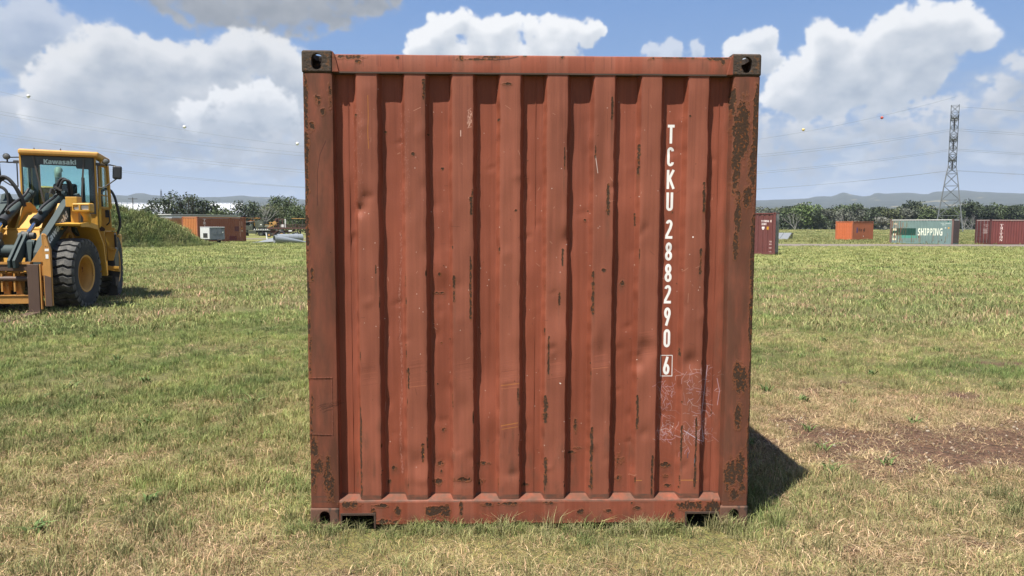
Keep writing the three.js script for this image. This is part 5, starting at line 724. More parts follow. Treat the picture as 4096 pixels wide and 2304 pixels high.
// ---------------------------------------------------------------- the other containers on the field
const DR = Math.PI / 180;
function sideTex(base, seed, draw, rust = 0.1) {       // 6.06 x 2.59 m, x to the right, y down, in metres
  const w = 1024, h = 440, c = canvasOf(w, h), g = c.getContext('2d'), im = g.createImageData(w, h);
  for (let j = 0; j < h; j++) for (let i = 0; i < w; i++) {
    const u = (i / w) * 6.06, v = (j / h) * 2.59, m = 1 + 0.14 * fbm(u * 1.2 + seed, v * 1.2, 3) + 0.10 * fbm(u * 9 + seed, v * 0.6, 3) + 0.05 * pn(u * 40, v * 40), r = sm(fbm(u * 3.5 + seed, v * 1.2 + seed, 5), 0.52 - rust, 0.62 - rust), o = (j * w + i) * 4;
    for (let q = 0; q < 3; q++) im.data[o + q] = toS(lerp(base[q] * m, [0.10, 0.05, 0.03][q], r)); im.data[o + 3] = 255;
  }
  g.putImageData(im, 0, 0); g.setTransform(w / 6.06, 0, 0, h / 2.59, 0, 0); draw?.(g, rng(seed)); return new THREE.MeshStandardMaterial({ map: texOf(c, true, false), roughness: 0.6 });
}
const say = (g, s, x, y, size, font = 'bold SZ sans-serif', wide) => { g.save(); g.translate(x, y); g.scale(size / 100, size / 100); g.font = font.replace('SZ', '100px'); if (wide) g.scale(wide / size * 100 / g.measureText(s).width, 1); g.fillText(s, 0, 0); g.restore(); };
function farContainer(label, pos, turn, col, o = {}) {
  const c = thing('shipping_container', label, 'shipping container', pos, turn), L = 6.06, W = 2.438, H = 2.591;
  const pm = o.plain ?? weathered(col, [0.09, 0.045, 0.028], o.rust ?? 0.12, o.seed, 0.6), sideM = sideTex(col, o.seed, o.draw, (o.rust ?? 0.1) * 0.9), endM = o.end ? weathered(o.end, [0.09, 0.045, 0.028], 0.12, o.seed + 3, 0.6) : pm;
  const scaleUV = (g, w, h) => { const uv = g.attributes.uv; for (let i = 0; i < uv.count; i++) uv.setXY(i, uv.getX(i) / w, uv.getY(i) / h); return g; };
  const sw = corrugated(L - 0.3, H - 0.3, 0.278, 0.075, 0.036); { const uv = sw.attributes.uv; for (let i = 0; i < uv.count; i++) uv.setXY(i, (uv.getX(i) + 0.15) / L, (uv.getY(i) + 0.15) / H); }
  sw.translate(-L / 2 + 0.15, 0.15, W / 2 - 0.05); mesh('side_wall', sw, sideM, c);
  const bw = corrugated(L - 0.3, H - 0.3, 0.278, 0.075, 0.036); bw.rotateY(Math.PI); bw.translate(L / 2 - 0.15, 0.15, -W / 2 + 0.05); mesh('side_wall', bw, pm, c);
  for (const s of [-1, 1]) {
    if (o.doors === s) {
      for (const q of [-1, 1]) {
        const d = mesh('door', [span(s * (L / 2 - 0.04) - 0.025, s * (L / 2 - 0.04) + 0.025, 0.16, H - 0.14, q > 0 ? 0.01 : -1.09, q > 0 ? 1.09 : -0.01), ...[0.45, 0.95, 1.45, 1.95].map((y) => span(s * (L / 2 - 0.005) - 0.015, s * (L / 2 - 0.005) + 0.015, y - 0.1, y + 0.1, q > 0 ? 0.1 : -1.0, q > 0 ? 1.0 : -0.1))], endM, c);
        for (const z of [0.28, 0.82]) mesh('locking_bar', rod([s * (L / 2 + 0.03), 0.12, q * z], [s * (L / 2 + 0.03), H - 0.08, q * z], 0.02), M.steel, d);
        if (o.doorText && q > 0) { const cv = canvasOf(256, 512), g = cv.getContext('2d'); g.fillStyle = `rgb(${col.map((v) => Math.round(toS(v))).join(',')})`; g.fillRect(0, 0, 256, 512); g.fillStyle = 'rgb(222,205,200)'; say(g, 'TCNU 140561 2', 16, 90, 30, 'bold SZ sans-serif', 226); say(g, '22G1', 120, 140, 30); for (const [y, n] of [[205, 3], [265, 3], [320, 2]]) for (let k = 0; k < n; k++) say(g, ['MAX.WT 30480 KG', 'TARE 2220 KG', 'CU.CAP 33.2 CU.M'][k], 14, y + k * 22, 20, 'bold SZ sans-serif', 215 - 25 * k); const pg = new THREE.PlaneGeometry(0.94, 1.75); pg.rotateY(s * Math.PI / 2); pg.translate(s * (L / 2 + 0.014), 1.42, 0.55); mesh('lettering', pg, new THREE.MeshStandardMaterial({ map: texOf(cv, true, false), roughness: 0.6 }), d); }
      }
    } else { const e = corrugated(W - 0.3, H - 0.3, 0.25, 0.104, 0.045); e.rotateY((s * Math.PI) / 2); e.translate(s * (L / 2 - 0.06), 0.15, s > 0 ? W / 2 - 0.15 : -W / 2 + 0.15); mesh('end_wall', e, endM, c); }
    for (const q of [-1, 1]) {
      mesh('corner_post', span(s * (L / 2 - 0.08) - 0.075, s * (L / 2 - 0.08) + 0.075, 0.12, H - 0.12, q * (W / 2 - 0.08) - 0.075, q * (W / 2 - 0.08) + 0.075), o.post ?? pm, c);
      for (const y of [0.059, H - 0.059]) { const b = new RoundedBoxGeometry(0.178, 0.118, 0.162, 2, 0.012); const hole = new THREE.CylinderGeometry(0.034, 0.034, 0.1, 12); hole.rotateX(Math.PI / 2); hole.translate(0, 0, q * 0.09); const hg = cut(b, hole); hg.translate(s * (L / 2 - 0.089), y, q * (W / 2 - 0.081)); mesh('corner_casting', metric(hg), o.post ?? pm, c); }
    }
    mesh('end_rail', span(s * (L / 2 - 0.08) - 0.06, s * (L / 2 - 0.08) + 0.06, H - 0.115, H - 0.015, -W / 2 + 0.162, W / 2 - 0.162), o.rail ?? pm, c); mesh('end_sill', span(s * (L / 2 - 0.08) - 0.06, s * (L / 2 - 0.08) + 0.06, 0.02, 0.15, -W / 2 + 0.162, W / 2 - 0.162), pm, c);
  }
  for (const q of [-1, 1]) { mesh('top_rail', span(-L / 2 + 0.178, L / 2 - 0.178, H - 0.10, H - 0.02, q * (W / 2 - 0.05) - 0.04, q * (W / 2 - 0.05) + 0.045), o.rail ?? pm, c); mesh('bottom_rail', span(-L / 2 + 0.178, L / 2 - 0.178, 0.03, 0.16, q * (W / 2 - 0.05) - 0.04, q * (W / 2 - 0.05) + 0.042), pm, c); }
  const roof = corrugated(W - 0.2, L - 0.2, 0.21, 0.08, 0.02); roof.rotateX(-Math.PI / 2); roof.translate(-W / 2 + 0.1, H - 0.045, L / 2 - 0.1); roof.rotateY(Math.PI / 2); mesh('roof', roof, o.rail ?? pm, c);
  return c;
}
const ink = (g, r, gg, b, a = 1) => { g.fillStyle = `rgba(${r},${gg},${b},${a})`; };
farContainer('dark maroon container with white digits 117856, half hidden behind the large red brown one', [14.75, 0, -43.45], -25 * DR, [0.125, 0.036, 0.034], {
  seed: 201, end: [0.13, 0.17, 0.19], doors: 1, draw: (g, R) => {
    ink(g, 235, 225, 225); say(g, 'TCNU', 4.35, 0.58, 0.17); say(g, '117856', 5.2, 0.58, 0.17, undefined, 0.46); ink(g, 205, 180, 175); g.fillRect(5.73, 0.45, 0.075, 0.14); ink(g, 235, 225, 225); say(g, '2261', 5.22, 0.76, 0.17, undefined, 0.3);
    g.fillRect(5.25, 0.86, 0.15, 0.12); g.fillRect(5.28, 0.99, 0.09, 0.06); ink(g, 200, 145, 25); g.fillRect(5.54, 0.86, 0.11, 0.18);
    g.strokeStyle = 'rgba(225,205,205,0.9)'; ink(g, 225, 205, 205); for (const [s, y] of [['TRX', 1.82], ['NU', 1.98], ['CUO5', 2.2], ['1101', 2.45]]) say(g, s, 5.70, y, 0.12, 'SZ sans-serif', 0.16);
    ink(g, 45, 14, 16, 0.8); for (const x of [5.28, 5.58]) g.fillRect(x, 2.12, 0.1, 0.02); ink(g, 110, 70, 60, 0.9); g.fillRect(5.57, 0.2, 0.05, 0.14);
  },
});
farContainer('bright orange container with a bottle shaped blue mark on its shaded side', [50.22, 0, -98.95], 38 * DR, [0.36, 0.105, 0.045], {
  seed: 217, rust: 0.02, end: [0.48, 0.125, 0.045], draw: (g) => { ink(g, 38, 58, 120); g.fillRect(1.15, 1.0, 0.4, 0.6); g.fillRect(1.27, 0.84, 0.2, 0.3); ink(g, 35, 24, 26); say(g, 'hapɔlyl', 1.75, 1.42, 0.62, undefined, 1.85); ink(g, 230, 225, 220); g.fillRect(3.2, 2.0, 0.07, 0.14); },  // sunlight put into the colour: end brighter orange, shaded side darker
});
farContainer('weathered teal container lettered SHIPPING with dark green painted over patches', [45.43, 0, -73.9], -45 * DR, [0.150, 0.222, 0.212], {
  seed: 233, rust: 0.08, post: weathered([0.15, 0.09, 0.075], RUST, 0.32, 238, 0.8), end: [0.09, 0.07, 0.065], rail: weathered([0.62, 0.62, 0.59], [0.2, 0.13, 0.1], 0.12, 239, 0.7), draw: (g, R) => {
    ink(g, 16, 62, 52); g.fillRect(0.05, 0.93, 2.5, 0.75); ink(g, 70, 145, 130, 0.85); g.fillRect(0.95, 1.68, 0.45, 0.28); g.fillRect(1.4, 1.70, 1.35, 0.26); ink(g, 95, 120, 115, 0.8); g.fillRect(1.6, 2.27, 0.92, 0.16);
    ink(g, 212, 206, 182); g.fillRect(0.36, 0.42, 0.32, 0.12); g.fillRect(0.32, 0.95, 0.34, 0.24); g.fillRect(0.32, 1.5, 0.32, 0.2); g.fillRect(0.3, 2.0, 0.36, 0.22); ink(g, 22, 72, 62); g.fillRect(0.3, 1.2, 0.4, 0.3);
    ink(g, 226, 228, 210); say(g, 'SHIPPING', 2.74, 1.67, 1.02, undefined, 2.36); ink(g, 96, 122, 119); for (const x of [3.02, 3.33, 3.62, 3.93, 4.22, 4.5, 4.82]) g.fillRect(x, 0.95, 0.022, 0.75);
    ink(g, 205, 215, 205, 0.75); say(g, 'TSLU 156088 8', 4.85, 0.47, 0.15, undefined, 0.95); say(g, '2210', 5.0, 0.62, 0.14); g.fillRect(5.26, 0.82, 0.13, 0.13); ink(g, 214, 158, 46); g.fillRect(5.55, 0.82, 0.13, 0.15); ink(g, 20, 90, 80); g.fillRect(5.5, 0.15, 0.1, 0.16);
    for (let i = 0; i < 46; i++) { const x = i < 30 ? R() * 1.7 : R() * 5.9, l = 0.15 + 0.8 * R(), y = i < 30 ? R() * 2 : 1.4 + R() * 0.9; ink(g, 96 + 60 * R(), 62 + 40 * R(), 44, 0.75); g.fillRect(x, y, 0.015 + 0.035 * R(), l); }
    for (const x of [0.2, 0.46, 0.76, 1.02]) { ink(g, 112, 68, 54, 0.9); g.fillRect(x, 0.15, 0.05, 2.3); } ink(g, 200, 180, 120, 0.7); for (let i = 0; i < 12; i++) g.fillRect(0.1 + R() * 0.9, 0.2 + R() * 2, 0.03, 0.25); ink(g, 62, 48, 40); for (const [x, y] of [[2.82, 1.75], [3.55, 2.3], [4.1, 2.3], [4.75, 2.2], [5.3, 2.25], [5.0, 2.05]]) g.fillRect(x, y, 0.06, 0.18);
  },
});
const tritonText = (g, x, y, s = 0.42) => { ink(g, 228, 212, 205); ['T', 'R', 'I', 'T', 'O', 'N'].forEach((q, k) => { const w = q === 'I' ? 0.16 : 0.36; g.save(); g.lineWidth = 0.01; say(g, q, x - w / 2, y + k * 0.305, 0.34, 'bold SZ serif', w); g.restore(); }); };
farContainer('maroon container lettered TRITON with barred doors, at the right edge of the field', [54.63, 0, -73.7], 0, [0.165, 0.043, 0.038], { seed: 251, rust: 0.02, doors: -1, doorText: true, post: weathered([0.085, 0.03, 0.028], RUST, 0.2, 257, 0.75), end: [0.135, 0.036, 0.034], rail: weathered([0.42, 0.30, 0.27], RUST, 0.1, 252, 0.7), draw: (g) => tritonText(g, 1.22, 0.72) });
farContainer('rust orange container with white T and R letters behind the weedy mound', [-29.7, 0, -74.83], 59 * DR, [0.235, 0.075, 0.038], {
  seed: 271, rust: 0.03, end: [0.45, 0.17, 0.055], rail: weathered([0.44, 0.15, 0.05], RUST, 0.05, 273, 0.6), draw: (g, R) => {  // sun and shade painted in: bright orange end, long side browner and darker
    tritonText(g, 0.86, 0.48); ink(g, 92, 44, 48); g.fillRect(4.6, 0.98, 0.55, 0.52); ink(g, 100, 34, 34); g.fillRect(3.85, 1.98, 0.98, 0.52); g.fillRect(5.86, 1.88, 0.2, 0.4);
    ink(g, 226, 190, 170); for (let k = 0; k < 11; k++) g.fillRect(5.24, 0.46 + k * 0.15, 0.05, 0.1); for (let k = 0; k < 4; k++) g.fillRect(5.5, 0.46 + k * 0.13, 0.05, 0.09); ink(g, 215, 140, 30); g.fillRect(5.48, 1.12, 0.11, 0.14); ink(g, 222, 200, 180); g.fillRect(5.48, 1.38, 0.11, 0.16); ink(g, 40, 16, 14); g.fillRect(5.24, 0.2, 0.03, 0.16);
    for (let i = 0; i < 26; i++) { ink(g, 120 + 50 * R(), 92 + 30 * R(), 62, 0.35); g.fillRect(0.05 + R() * 0.7, 0.2 + R() * 1.6, 0.12 * R(), 0.05 + 0.1 * R()); }
  },
});
farContainer('second orange container, mostly hidden behind the mound, below the long pale building', [-38.2, 0, -83.2], 59 * DR, [0.40, 0.16, 0.06], { seed: 291, rust: 0.06 });

// ---------------------------------------------------------------- left background: mound, generator, pipes, buildings, machinery
const moundH = (x, z) => { const dx = (x + 33.2) / (x > -33.2 ? 9.6 : 14), dz = (z + 58.5) / 7.6, d = Math.hypot(dx, dz); return 2.55 * (1 - sm(d, 0.05, 1.02)) * (1 + 0.22 * fbm(x * 0.35, z * 0.35, 3)) - 0.06; };
{
  const P = [], C = [], I = [], nx = 90, nz = 60;
  for (let j = 0; j <= nz; j++) for (let i = 0; i <= nx; i++) { const x = lerp(-48, -23, i / nx), z = lerp(-50.2, -66.8, j / nz); P.push(x, moundH(x, z), z); const k = 0.7 + 0.4 * fbm(x, z, 3); C.push(0.07 * k, 0.085 * k, 0.03 * k); }
  for (let j = 0; j < nz; j++) for (let i = 0; i < nx; i++) { const a = j * (nx + 1) + i, b = a + nx + 1; I.push(a, a + 1, b + 1, a, b + 1, b); }
  const g = new THREE.BufferGeometry(); g.setAttribute('position', new THREE.Float32BufferAttribute(P, 3)); g.setAttribute('color', new THREE.Float32BufferAttribute(C, 3)); g.setIndex(I); g.computeVertexNormals();
  tag(mesh('mound', g, new THREE.MeshStandardMaterial({ vertexColors: true, roughness: 1, side: THREE.DoubleSide })), 'earth mound overgrown with tall weeds behind the loader', 'mound', null, 'structure');
  const R = rng(404);
  function weed(n, h0, h1, w, seedy) {
    const Q = [], K = [], X = [];
    for (let i = 0; i < n; i++) {
      const a = R() * 6.283, d = 0.22 * Math.sqrt(R()), bx = Math.cos(a) * d, bz = Math.sin(a) * d, h = lerp(h0, h1, R()), f = R() * 6.283, dir = R() * 6.283, l = h * (0.25 + 0.55 * R()), b = Q.length / 3, sx = Math.cos(f) * w, sz = Math.sin(f) * w, cx = Math.cos(dir) * l, cz = Math.sin(dir) * l;
      for (const [q, y, e] of [[0, 0, 0.7], [0.18, 0.55, 1], [0.55, 0.9, 0.8]]) Q.push(bx + cx * q - sx * e, y * h, bz + cz * q - sz * e, bx + cx * q + sx * e, y * h, bz + cz * q + sz * e);
      Q.push(bx + cx, h * (0.75 + 0.25 * R()), bz + cz); const k = 0.7 + 0.6 * R(), pale = seedy && R() < 0.25; for (let q = 0; q < 7; q++) K.push((pale ? 2 : 1) * k, (pale ? 1.45 : 1) * k, (pale ? 1.9 : 1) * k);
      for (const [p, q] of [[0, 2], [2, 4]]) X.push(b + p, b + p + 1, b + q + 1, b + p, b + q + 1, b + q); X.push(b + 4, b + 5, b + 6);
    }
    const g = new THREE.BufferGeometry(); g.setAttribute('position', new THREE.Float32BufferAttribute(Q, 3)); g.setAttribute('color', new THREE.Float32BufferAttribute(K, 3)); g.setIndex(X); g.computeVertexNormals(); return g;
  }
  const gs = [weed(26, 0.5, 1.05, 0.012, true), weed(24, 0.45, 0.9, 0.016, false), weed(30, 0.3, 0.7, 0.013, true)], li = [[], [], []];
  for (let i = 0; i < 12500; i++) {
    const x = lerp(-47, -23.2, R()), z = lerp(-50.4, -66, R()), h = moundH(x, z); if (h < -0.02) continue; const n = fbm(x * 0.45, z * 0.45 + 7, 3), low = sm(h, 0.0, 0.7);
    const c = mix3(mix3([0.078, 0.125, 0.030], [0.195, 0.215, 0.070], clamp(0.5 + 1.2 * n, 0, 1)), [0.34, 0.29, 0.14], clamp(0.5 * fbm(x * 0.9 + 50, z * 0.9, 3) + 0.12 * R(), 0, 0.6)), k = 0.75 + 0.5 * R();
    li[R() < 0.45 ? 0 : R() < 0.5 ? 1 : 2].push([x, h - 0.03, z, (0.35 + 0.65 * low) * (0.7 + 0.55 * R()), R() * 6.28, c.map((q) => q * k)]);
  }
  const weeds = new THREE.Group(); weeds.name = 'weeds'; scene.add(weeds); tag(weeds, 'tall green weeds and seeding grass covering the mound', 'weeds', null, 'stuff');
  const mat = new THREE.MeshStandardMaterial({ vertexColors: true, roughness: 0.9, side: THREE.DoubleSide }), q = new THREE.Quaternion(), e = new THREE.Euler(), m = new THREE.Matrix4(), cc = new THREE.Color();
  gs.forEach((g, v) => { const im = new THREE.InstancedMesh(g, mat, li[v].length); im.name = 'weed_clump'; im.userData.kind = 'stuff'; li[v].forEach(([x, y, z, s, a, c], i) => { q.setFromEuler(e.set(0.2 * (R() - 0.5), a, 0.2 * (R() - 0.5))); im.setMatrixAt(i, m.compose(new THREE.Vector3(x, y, z), q, new THREE.Vector3(s, s, s))); im.setColorAt(i, cc.setRGB(...c)); }); weeds.add(im); });
}
{
  const grey = std([0.155, 0.175, 0.205], 0.45), greyW = weathered([0.155, 0.175, 0.205], [0.2, 0.2, 0.2], 0.0, 301, 0.5), pale = weathered([0.55, 0.56, 0.57], [0.25, 0.24, 0.22], 0.05, 303, 0.6);
  const g = thing('generator', 'grey towable generator with white end standing in front of the rust orange container', 'generator', [-27.84, 0, -69.2], 42 * DR);
  mesh('cabinet', span(-0.725, 0.725, 0.35, 1.50, -1.2, 1.2, 0.03), greyW, g); mesh('lid', span(-0.74, 0.74, 1.50, 1.56, -1.22, 1.22, 0.02), pale, g);
  mesh('end_panel', span(-0.745, -0.725, 0.4, 1.48, -1.15, 1.15), pale, g); mesh('radiator_grille', span(-0.755, -0.745, 0.5, 0.95, -0.4, 0.7), M.black, g);
  for (const [a, b] of [[-0.42, -0.02], [0.02, 0.42]]) { const d = mesh('service_door', span(a, b, 0.85, 1.46, 1.20, 1.212), grey, g); for (const y of [0.97, 1.38]) mesh('latch', span(b - 0.06, b - 0.02, y - 0.02, y + 0.02, 1.212, 1.225), M.black, d); }
  mesh('sticker', span(0.48, 0.58, 0.98, 1.1, 1.2, 1.206), M.white, g); mesh('nameplate', span(0.42, 0.7, 1.36, 1.42, 1.2, 1.206), M.black, g);
  for (const s of [-1, 1]) { const w = new THREE.CylinderGeometry(0.3, 0.3, 0.18, 24); w.rotateZ(Math.PI / 2); w.translate(s * 0.62, 0.3, 0); mesh('wheel', w, M.rubber, g); } mesh('tow_bar', [bar([0, 0.3, 1.2], [0.1, 0.35, 2.1], 0.08), bar([0.5, 0.3, 1.2], [0.1, 0.33, 2.0], 0.06)], M.darkSteel, g); mesh('chassis', span(-0.6, 0.6, 0.26, 0.35, -1.2, 1.2), M.black, g);

  // galvanised pipes and a bent sheet lying on the grass
  const zinc = weathered([0.20, 0.22, 0.24], [0.22, 0.21, 0.19], 0.06, 311, 0.5), zincD = weathered([0.17, 0.185, 0.2], [0.14, 0.12, 0.1], 0.1, 313, 0.6);
  function shell(path, n, mat, name, parent, seams) {    // rings of [x, y, z, rx, ry]
    const P = [], I = [], m = 36; const V0 = V(path[0]), V1 = V(path[path.length - 1]), ax = V1.clone().sub(V0).setY(0).normalize(), sd = new THREE.Vector3(-ax.z, 0, ax.x);
    for (const [x, y, z, rx, ry] of path) for (const th of [1, 0.93]) for (let k = 0; k < m; k++) { const a = (k / m) * 6.2832; P.push(x + sd.x * Math.cos(a) * rx * th, y + Math.sin(a) * ry * th, z + sd.z * Math.cos(a) * rx * th); }
    const row = 2 * m; for (let j = 0; j < path.length - 1; j++) for (let k = 0; k < m; k++) { const q = (k + 1) % m; for (const o of [0, m]) { const a = j * row + o + k, b = j * row + o + q, c = a + row, d = b + row; I.push(a, b, d, a, d, c); } }
    for (const j of [0, path.length - 1]) for (let k = 0; k < m; k++) { const q = (k + 1) % m, a = j * row + k, b = j * row + q, c = a + m, d = b + m; I.push(a, b, d, a, d, c); }
    const g = new THREE.BufferGeometry(); g.setAttribute('position', new THREE.Float32BufferAttribute(P, 3)); g.setIndex(I); return mesh(name, metric(toCreasedNormals(g, 0.6)), mat, parent);
  }
  const lineup = (a, b, n, f) => Array.from({ length: n + 1 }, (_, i) => { const t = i / n; return [lerp(a[0], b[0], t), 0, lerp(a[2], b[2], t), ...f(t)]; }).map(([x, , z, rx, ry]) => [x, ry, z, rx, ry]);
  const p1 = thing('metal_pipe', 'grey steel pipe with open round mouth tapering flat to the right', 'pipe', [-21.65, 0, -68.5]); shell(lineup([0, 0, 0], [2.75, 0, -1.9], 18, (t) => [0.36 * (1 - t) + 0.16 * t, 0.37 * Math.pow(1 - t, 0.8) + 0.03]), 18, zinc, 'pipe_shell', p1);
  const p2 = thing('metal_pipe', 'short ringed grey steel pipe lying behind the tapering one', 'pipe', [-22.3, 0.02, -71.6]); shell(lineup([0, 0, 0], [2.2, 0, -1.4], 16, (t) => [0.42, 0.42]), 16, zinc, 'pipe_shell', p2); for (const t of [0.45, 0.62, 0.8]) { const q = new THREE.TorusGeometry(0.425, 0.014, 6, 40); q.rotateY(Math.atan2(2.2, -1.4)); q.translate(2.2 * t, 0.43, -1.4 * t); mesh('seam', q, zincD, p2); }
  const sh = thing('metal_sheet', 'bent grey metal sheet lying left of the open pipe', 'metal sheet', [-22.8, 0, -69.6]); { const P = [], I = [], n = 24; for (let i = 0; i <= n; i++) { const t = i / n, x = lerp(-1.0, 1.15, t), y = 0.04 + 0.48 * Math.sin(Math.min(1, t * 1.15) * 1.5) ** 1.5 * (0.9 + 0.1 * Math.sin(t * 9)); for (const [z, k] of [[0.9, 0.15], [0.5, 0.75], [0.0, 1], [-0.6, 0.95]]) P.push(x, y * k + 0.02, z); } for (let i = 0; i < n; i++) for (let k = 0; k < 3; k++) { const a = i * 4 + k, b = a + 4; I.push(a, b, b + 1, a, b + 1, a + 1); } const q = new THREE.BufferGeometry(); q.setAttribute('position', new THREE.Float32BufferAttribute(P, 3)); q.setIndex(I); q.computeVertexNormals(); const mm = zincD.clone(); mm.side = THREE.DoubleSide; mesh('sheet', metric(q), mm, sh); mesh('folded_edge', tube([[-1.0, 0.06, 0.92], [0, 0.12, 0.9], [1.1, 0.16, 0.9]], 0.03), zinc, sh); }
  const st = thing('marker_stake', 'white stake leaning above the bent metal sheet', 'stake', [-22.72, 0, -69.9]); mesh('stake', bar([0, 0, 0], [-0.12, 0.95, 0], 0.09, 0.03), M.white, st); mesh('stake_cap', box(0.12, 0.06, 0.05, [-0.125, 0.98, 0]), M.white, st);

  // long pale building behind the containers
  const pb = thing('portable_building', 'long low pale grey building with a dark eave behind the orange containers', 'building', [-41.35, 0, -101.0], Math.atan2(7.86, 6.25));
  mesh('wall', span(-5.1, 5.1, 0.2, 3.02, -1.6, 1.6), weathered([0.50, 0.54, 0.58], [0.3, 0.3, 0.3], 0.0, 321, 0.6), pb); mesh('eave', span(-5.2, 4.6, 3.02, 3.12, -1.72, 1.72), std([0.10, 0.10, 0.11], 0.7), pb); mesh('roof', [span(-5.25, 4.5, 3.12, 3.2, -1.76, 1.76), span(4.6, 5.15, 3.02, 3.1, -1.7, 1.7)], weathered([0.62, 0.62, 0.60], [0.35, 0.33, 0.3], 0.1, 325, 0.7), pb);
  for (const x of [-3.4, 0.2, 3.6]) { const w = mesh('window', span(x - 0.45, x + 0.45, 1.4, 2.2, 1.6, 1.63), M.black, pb); mesh('frame', span(x - 0.5, x + 0.5, 1.34, 1.4, 1.6, 1.66), M.white, w); }

  // two white roofed sheds far behind, with scalloped bays
  const roofW = std([0.62, 0.63, 0.64], 0.6);
  for (const [lab, x, z, w, n, y0, top, t] of [['white roofed shed far behind, above the weedy mound', -232, -484, 40, 12, 7.4, 12.4, 0.42], ['white roofed shed far behind, between the dark oak and the dead branches', -175, -482, 21, 8, 7.6, 12.4, 0.3]]) {
    const s = thing('shed', lab, 'shed', [x, y0 - 1.5, z], t); mesh('wall', span(-w / 2, w / 2, 0, top - 6.2, -12, 8), std([0.7, 0.71, 0.72], 0.6), s);
    for (let i = 0; i < n; i++) { const b = new THREE.CylinderGeometry(w / n / 2, w / n / 2, 24.4, 14, 1, false, Math.PI / 2, Math.PI); b.rotateX(Math.PI / 2); b.rotateZ(Math.PI); b.scale(1, 0.8, 1); b.rotateX(0.30); b.translate(-w / 2 + (i + 0.5) * (w / n), top - 5.2, 0); const bb = clean(b); mesh('roof_bay', bb, roofW, s); }
  }

  // olive truck with crane boom
  const ol = weathered([0.068, 0.075, 0.052], [0.05, 0.045, 0.035], 0.1, 331, 0.7), yl = weathered([0.33, 0.19, 0.035], RUST, 0.25, 333, 0.7);
  const tr = thing('crane_truck', 'olive green military style truck carrying a yellow lattice boom, right of the rust orange container', 'truck', [-39.5, -0.05, -122.4]);
  mesh('cab', [span(-2.75, -1.35, 0.95, 1.75, -1.0, 1.0, 0.04), span(-2.7, -2.62, 1.75, 2.3, -0.95, 0.95), span(-1.43, -1.35, 1.75, 2.3, -0.95, 0.95), span(-2.7, -1.35, 2.3, 2.36, -1.0, 1.0)], ol, tr); mesh('hood', span(-4.4, -2.75, 0.95, 1.6, -0.8, 0.8, 0.08), ol, tr); mesh('fender', [box(1.3, 0.08, 0.4, [-3.2, 1.0, 0.95], [0, 0, 0.05], 0.02), box(0.5, 0.08, 0.4, [-2.4, 0.78, 0.95], [0, 0, -0.8], 0.02)], ol, tr); mesh('windscreen_cover', box(1.5, 0.03, 1.9, [-2.1, 2.4, 0], [0, 0, 0.06]), pale, tr);
  mesh('toolbox', span(-2.1, -0.75, 0.42, 0.92, 0.75, 1.15, 0.02), ol, tr); mesh('chassis', span(-3.6, 3.6, 0.62, 0.9, -0.5, 0.5), M.black, tr); mesh('bed', span(-1.3, 3.4, 0.92, 1.05, -1.1, 1.1), std([0.20, 0.2, 0.18], 0.8), tr); for (let i = 0; i < 7; i++) mesh('bed_bracket', span(-1.1 + i * 0.36, -0.95 + i * 0.36, 1.06, 1.22, 0.9, 1.1), M.white, tr);
  const cb = mesh('crane_house', span(-0.95, 0.45, 1.4, 2.52, -0.9, 0.9, 0.03), ol, tr); mesh('house_door', span(-0.35, 0.3, 1.5, 2.4, 0.9, 0.93), weathered([0.10, 0.108, 0.08], RUST, 0, 337, 0.7), cb); mesh('notice', span(-0.1, 0.16, 1.85, 2.0, 0.93, 0.94), M.white, cb);
  { const tk = new THREE.CapsuleGeometry(0.3, 0.9, 6, 18); tk.rotateZ(Math.PI / 2); tk.translate(1.1, 1.55, 0.5); mesh('air_tank', metric(clean(tk)), ol, tr); } mesh('turntable', rod([-0.1, 1.05, 0], [-0.1, 1.4, 0], 0.7, 24), M.darkSteel, tr);
  const bm = []; for (const [y, z] of [[2.75, 0.35], [3.2, 0.35], [2.75, -0.35], [3.2, -0.35]]) bm.push(bar([-6.2, y + 0.1, z], [-0.4, y - 0.35 + (y > 3 ? 0.1 : 0), z], 0.08)); for (let i = 0; i < 11; i++) { const x = -6 + i * 0.5; bm.push(bar([x, 2.83 - 0.075 * i * 0.5, 0.35], [x + 0.45, 3.24 - 0.06 * i * 0.5, 0.35], 0.05)); } mesh('boom', bm, yl, tr); mesh('hydraulic_ram', [rod([-6, 3.38, 0.1], [-1.2, 3.24, 0.1], 0.09, 12)], M.black, tr); for (const x of [-5, -3.9, -2.8, -1.9]) { const q = new THREE.TorusGeometry(0.13, 0.03, 6, 16); q.rotateY(Math.PI / 2); q.translate(x, 3.34, 0.1); mesh('ram_clamp', q, M.steel, tr); }
  mesh('boom_head', [span(-1.6, -0.35, 2.9, 3.1, -0.3, 0.3), bar([-2.6, 2.55, 0.4], [-1.4, 2.2, 0.4], 0.14), bar([-3.2, 2.4, 0.4], [-1.2, 2.62, 0.4], 0.1)], weathered([0.34, 0.13, 0.04], RUST, 0.2, 339, 0.7), tr); mesh('guard_frame', [bar([-1.05, 1.7, 0.9], [-1.05, 2.2, 0.9], 0.06), bar([-1.2, 2.2, 0.9], [-0.95, 2.2, 0.9], 0.06), bar([0.5, 1.9, 0.6], [2.6, 1.9, 0.6], 0.1), bar([2.0, 1.2, 0.6], [2.0, 2.0, 0.6], 0.1)], yl, tr);
  for (const x of [-3.3, 0.0, 1.1, 2.0]) for (const z of [-0.9, 0.9]) { const w = new THREE.TorusGeometry(0.38, 0.15, 12, 28); w.translate(x, 0.52, z); const k = mesh('wheel', w, M.rubber, tr); const h = new THREE.CylinderGeometry(0.26, 0.26, 0.14, 18); h.rotateX(Math.PI / 2); h.translate(x, 0.52, z); mesh('hub', h, ol, k); }

